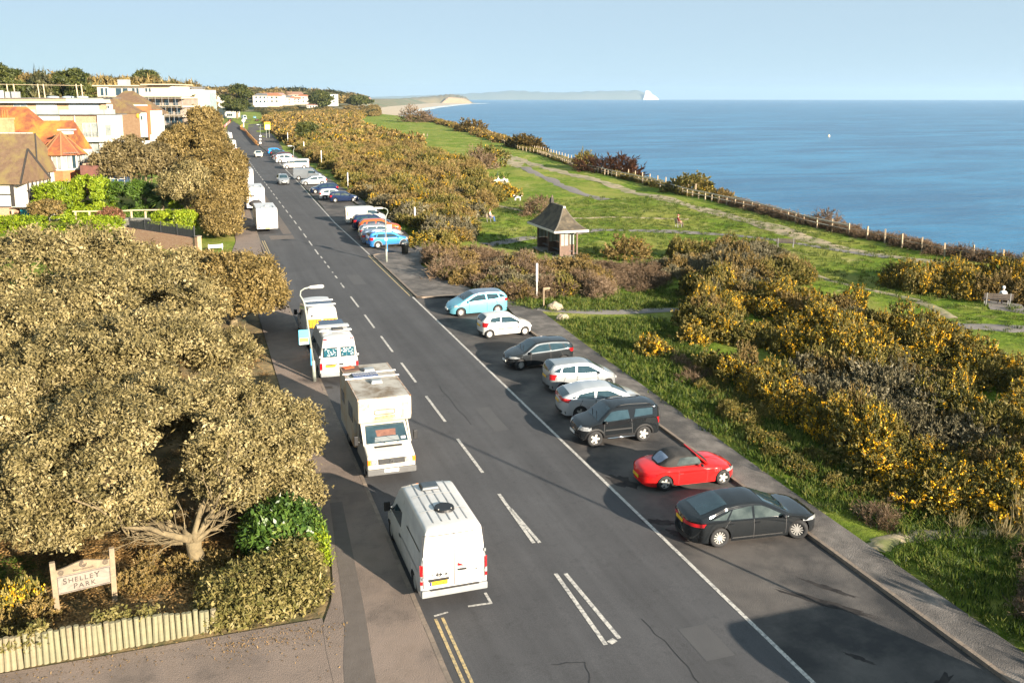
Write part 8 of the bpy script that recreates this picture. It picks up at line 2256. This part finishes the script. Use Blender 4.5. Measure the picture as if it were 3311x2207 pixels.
# ------------------------------------------------------------------ cliff fence
FPOST = mat('fence_wood', (.42, .33, .22), rough=.85, col2=(.30, .23, .155), scale=3)
FRAIL = mat('bleached_rail', (.50, .46, .38), rough=.8, col2=(.40, .36, .3), scale=2)
FP = [(69.6, 40), (69.3, 50), (68.1, 60), (66.4, 64.5), (65.0, 68), (64.6, 72), (64.9, 77), (64.5, 82), (64.4, 88), (65.4, 94.6), (66.3, 102), (66.0, 110), (66.4, 118), (68, 129.6), (69.2, 142), (69.4, 152), (71.2, 170), (73.5, 183), (79.3, 216), (81.5, 236), (95, 306), (109.5, 397), (130.2, 538)]
def along(pts, step):
    out = []; acc = 0
    for (xa, ya), (xb, yb) in zip(pts[:-1], pts[1:]):
        L_ = math.dist((xa, ya), (xb, yb)); s = step(ya) if callable(step) else step
        while acc < L_:
            out.append((xa + (xb - xa) * acc / L_, ya + (yb - ya) * acc / L_)); acc += s
        acc -= L_
    return out
t = thing('cliff_fence', 'timber post and rail fence along the cliff edge', 'fence', (64.4, 88, 0)); ox, oy = 64.4, 88
PS = along(FP, lambda y: 2.6 if y < 84 else (1.9 if y < 200 else 4.0))
pm = MB().box((0, 0, .55), (.13, .13, 1.3)).mesh('post', FPOST)
for i, (x, y) in enumerate(PS):
    o = link(bpy.data.objects.new('post', pm), t); o.location = (x - ox, y - oy, land(x, y) - .05); o.scale = (1, 1, (1.15 if y < 84 else .95) * rnd.uniform(.95, 1.06)); o.rotation_euler = (rnd.uniform(-.03, .03), rnd.uniform(-.03, .03), rnd.uniform(0, 1))
    if i and 83 < y < 205:
        xp, yp = PS[i - 1]
        for z, wd in ((1.05, .13), (.60, .07)):
            MB().bar((xp - ox, yp - oy, land(xp, yp) + z), (x - ox, y - oy, land(x, y) + z), .08, wd).build('rail', FRAIL, t)
    elif i:
        xp, yp = PS[i - 1]
        MB().bar((xp - ox, yp - oy, land(xp, yp) + .75), (x - ox, y - oy, land(x, y) + .75), .025, .03).build('wire', GRN, t)
t = thing('post_line', 'line of tall wooden posts beyond the cliff fence in the distance', 'fence', (70, 190, 0))
for (x, y) in along([(67.3, 120), (69.2, 130), (71, 150), (75, 186), (81.5, 222), (86, 246)], 3.4):
    o = link(bpy.data.objects.new('post', pm), t); o.location = (x + 1.2 - 70, y - 190, land(x + .6, y) - .2); o.scale = (1, 1, 1.5)

# ------------------------------------------------------------------ benches, people, dog
BGR = mat('dark_bench_wood', (.05, .04, .035), rough=.7, col2=(.09, .07, .055), scale=4)
def bench(label, x, y, rz, L_=1.8, m_=None, z=None):
    t = thing('park_bench', label, 'bench', (x, y, (land(x, y) + .03) if z is None else z), rz)
    for k in range(4): MB().box((0, -.20 + .125 * k, .44), (L_, .10, .035)).build('seat_slat', m_ or BGR, t)
    for k in range(3): MB().box((0, .28 + .02 * k, .58 + .13 * k), (L_, .03, .10), rx=R(-8)).build('back_slat', m_ or BGR, t)
    for s in (-1, 1):
        MB().box((s * L_ * .40, -.18, .21), (.06, .06, .43)).build('leg', mat('bench_iron', (.22, .22, .22), rough=.5), t); MB().bar((s * L_ * .40, .20, 0), (s * L_ * .40, .32, .92), .06).build('leg', MATS['bench_iron'], t)
    return t
def person_mesh(name, J, E, rad, cols, mats_):
    me = bpy.data.meshes.new(name); me.from_pydata(J, E, []); o = bpy.data.objects.new(name, me); C.objects.link(o)
    md = o.modifiers.new('skin', 'SKIN'); md.use_smooth_shade = True; sb = o.modifiers.new('sub', 'SUBSURF'); sb.levels = 1
    for i, r_ in enumerate(rad): me.skin_vertices[0].data[i].radius = (r_, r_ * (.8 if i in (0, 1, 2) else 1)); me.skin_vertices[0].data[i].use_root = (i == 0)
    bpy.context.view_layer.update(); nm = bpy.data.meshes.new_from_object(o.evaluated_get(bpy.context.evaluated_depsgraph_get())); bpy.data.objects.remove(o)
    for m_ in mats_: nm.materials.append(m_)
    JV = [Vector(j) for j in J]
    for p in nm.polygons:
        c = p.center; k = min(range(len(JV)), key=lambda i: (JV[i] - c).length - rad[i] * .5); p.material_index = cols[k]; p.use_smooth = True
    return nm
def person(label, x, y, rz, pose, top, legs, hair, z=None, skin=None):
    SK = mat('skin', (.50, .30, .21), rough=.6)
    if pose == 'sit':      # facing -y
        J = [(0, .08, .55), (0, .12, .82), (0, .10, 1.02), (0, .07, 1.14), (0, .05, 1.29), (-.10, -.02, .54), (-.12, -.42, .53), (-.12, -.46, .08), (-.12, -.60, .05), (.10, -.02, .54), (.12, -.42, .53), (.12, -.46, .08), (.12, -.60, .05), (-.19, .09, 1.0), (-.25, -.02, .75), (-.12, -.24, .66), (.19, .09, 1.0), (.25, -.02, .75), (.12, -.24, .66)]
    else:
        J = [(0, 0, .92), (0, .01, 1.18), (0, 0, 1.38), (0, -.01, 1.50), (0, -.03, 1.64), (-.10, 0, .86), (-.11, -.08, .48), (-.11, .04, .08), (-.11, -.10, .04), (.10, 0, .86), (.11, .10, .48), (.11, .22, .08), (.11, .10, .04), (-.20, 0, 1.36), (-.26, .03, 1.10), (-.24, -.12, .90), (.20, 0, 1.36), (.26, .0, 1.10), (.24, -.14, .92)]
    E = [(0, 1), (1, 2), (2, 3), (3, 4), (0, 5), (5, 6), (6, 7), (7, 8), (0, 9), (9, 10), (10, 11), (11, 12), (2, 13), (13, 14), (14, 15), (2, 16), (16, 17), (17, 18)]
    rad = [.15, .15, .14, .06, .105, .10, .075, .05, .045, .10, .075, .05, .045, .065, .05, .035, .065, .05, .035]
    cols = [1, 0, 0, 2, 2, 1, 1, 1, 1, 1, 1, 1, 1, 0, 0, 2, 0, 0, 2]
    t = thing('person', label, 'person', (x, y, (land(x, y) + .03) if z is None else z), rz)
    o = link(bpy.data.objects.new('body', person_mesh('body', J, E, rad, cols, [top, legs, SK])), t)
    hc = J[4]
    MB().ellipsoid((hc[0], hc[1] + .035, hc[2] + .035), (.115, .115, .125)).build('hair', hair, t, True)
    mb = MB(); mb.ellipsoid((0, hc[1] - .115, hc[2] - .01), (.018, .03, .025), 6, 4); mb.build('nose', SK, t, True)
    for s in (-1, 1):
        h_ = J[15] if s < 0 else J[18]
        mb = MB(); mb.ellipsoid((h_[0], h_[1] - .05, h_[2]), (.035, .05, .022), 8, 5)
        for f in range(4): mb.tube([(h_[0] - .027 + .018 * f, h_[1] - .08, h_[2]), (h_[0] - .027 + .018 * f, h_[1] - .13 - .008 * (f in (1, 2)), h_[2] - .012)], [.010, .008], 5)
        mb.tube([(h_[0] - s * .03, h_[1] - .04, h_[2]), (h_[0] - s * .055, h_[1] - .085, h_[2] + .005)], [.011, .009], 5)
        mb.build('hand', SK, t, True)
    return t
CL = lambda n, c: mat('cloth_' + n, c, rough=.9, col2=tuple(v * .75 for v in c), scale=6)
b1 = (52.5, 49.7)
bench('dark bench at the right edge, with a hooded person sitting on it', 52.5, 49.7, R(150), 1.9)
person('person in a white hooded top sitting on the right-hand bench seen from behind', 52.75, 49.5, R(150), 'sit', CL('white', (.66, .68, .72)), CL('dark', (.06, .06, .07)), CL('white', (.66, .68, .72)))
bench('empty dark bench on the lawn above the scrub mound', 53.6, 76.3, R(150), 1.8)
bench('low bench carrying the person in pink on the left lawn', 31.4, 101.2, R(55), 1.4, WOOD)
person('person in a pink top and blue jeans sitting on the left lawn bench', 31.4, 101.2, R(55), 'sit', CL('pink', (.62, .38, .32)), CL('jeans', (.05, .11, .26)), CL('auburn', (.20, .08, .05)))
bench('bench carrying the person in a red hood on the middle lawn', 50.3, 91.6, R(75), 1.4, WOOD)
person('person in a dark red hooded coat sitting on the middle lawn bench', 50.3, 91.6, R(75), 'sit', CL('dark_red', (.22, .035, .035)), CL('brown', (.11, .08, .06)), CL('red_hood', (.40, .12, .10)))
bench('white concrete bench on the upper lawn', 46.3, 143.6, R(10), 3.0, mat('pale_concrete', (.55, .53, .48), rough=.9))
person('person in white sitting on the white concrete bench', 46.0, 143.8, R(30), 'sit', CL('white2', (.62, .62, .62)), CL('light_grey', (.42, .42, .43)), CL('fair', (.45, .32, .18)))
person('person in pale grey sitting at the right of the white concrete bench', 46.9, 143.7, R(-10), 'sit', CL('pale_grey', (.50, .52, .54)), CL('light_grey', (.42, .42, .43)), CL('brown_hair', (.10, .06, .04)))
person('person in a pale top standing on the far lawn', 73.2, 312, R(40), 'stand', CL('peach', (.60, .42, .32)), CL('dark', (.06, .06, .07)), CL('fair', (.45, .32, .18)))
person('person in grey standing close beside the pale top on the far lawn', 74.3, 311.6, R(60), 'stand', CL('grey', (.2, .19, .18)), CL('brown', (.11, .08, .06)), CL('brown_hair', (.10, .06, .04)))
person('tall person in dark clothes at the distant cliff fence', 128, 520, R(200), 'stand', CL('black', (.03, .03, .035)), CL('dark', (.06, .06, .07)), CL('brown_hair', (.10, .06, .04)))
person('second dark figure further right at the distant cliff fence', 130.5, 505, R(150), 'stand', CL('dark_brown', (.07, .05, .04)), CL('dark', (.06, .06, .07)), CL('brown_hair', (.10, .06, .04)))
# black and white dog on the lawn
t = thing('dog', 'black and white dog walking on the lawn behind the shelter', 'dog', (40.9, 119.5, land(40.9, 119.5) + .03), R(165))
J = [(-.30, 0, .55), (0, 0, .52), (.30, 0, .56), (.48, 0, .68), (.60, 0, .76), (.74, 0, .72), (-.34, .10, .40), (-.40, .10, .22), (-.36, .10, .03), (-.34, -.10, .40), (-.30, -.10, .22), (-.26, -.10, .03), (.30, .10, .36), (.34, .10, .20), (.33, .10, .03), (.30, -.10, .36), (.24, -.10, .20), (.20, -.10, .03), (-.48, 0, .60), (-.66, 0, .72)]
E = [(0, 1), (1, 2), (2, 3), (3, 4), (4, 5), (0, 6), (6, 7), (7, 8), (0, 9), (9, 10), (10, 11), (2, 12), (12, 13), (13, 14), (2, 15), (15, 16), (16, 17), (0, 18), (18, 19)]
rad = [.17, .17, .20, .12, .13, .055, .09, .05, .045, .09, .05, .045, .08, .05, .045, .08, .05, .045, .05, .07]
FW, FB = mat('white_fur', (.74, .70, .66), rough=.95), mat('black_fur', (.02, .02, .022), rough=.95)
o = link(bpy.data.objects.new('body', person_mesh('dog_body', J, E, rad, [1, 0, 1, 0, 1, 0] + [0] * 12 + [1, 0], [FW, FB])), t); t.scale = (1.0, 1.0, 1.0)
mb = MB(); mb.ellipsoid((.56, .11, .78), (.05, .03, .08), 8, 5); mb.ellipsoid((.56, -.11, .78), (.05, .03, .08), 8, 5); mb.build('ears', FB, t, True)
# small buoy far out
t = thing('buoy', 'tiny pale buoy far out on the sea', 'buoy', (660, 870, SEA_Z - .1)); MB().tube([(0, 0, -.3), (0, 0, 1.0), (0, 0, 2.6)], [1.1, 1.1, .3], 10).build('float', mat('buoy_yellow', (.75, .62, .4)), t)
# ------------------------------------------------------------------ air: one even volume from below the sea to above the hills
HAZE_D = 4.6e-5
hm = bpy.data.materials.new('haze_air'); hm.use_nodes = True
t_ = hm.node_tree; t_.nodes.remove(t_.nodes['Principled BSDF'])
pv = node(t_, 'ShaderNodeVolumePrincipled'); pv.inputs['Color'].default_value = (.50, .68, .86, 1); pv.inputs['Density'].default_value = HAZE_D; pv.inputs['Anisotropy'].default_value = 0.2
t_.links.new(pv.outputs[0], t_.nodes['Material Output'].inputs['Volume'])
hz = MB().box((0, 0, 60), (48400, 48400, 420)).build('haze', hm)
tag(hz, 'thin blue sea haze filling the air', None, None, 'stuff')
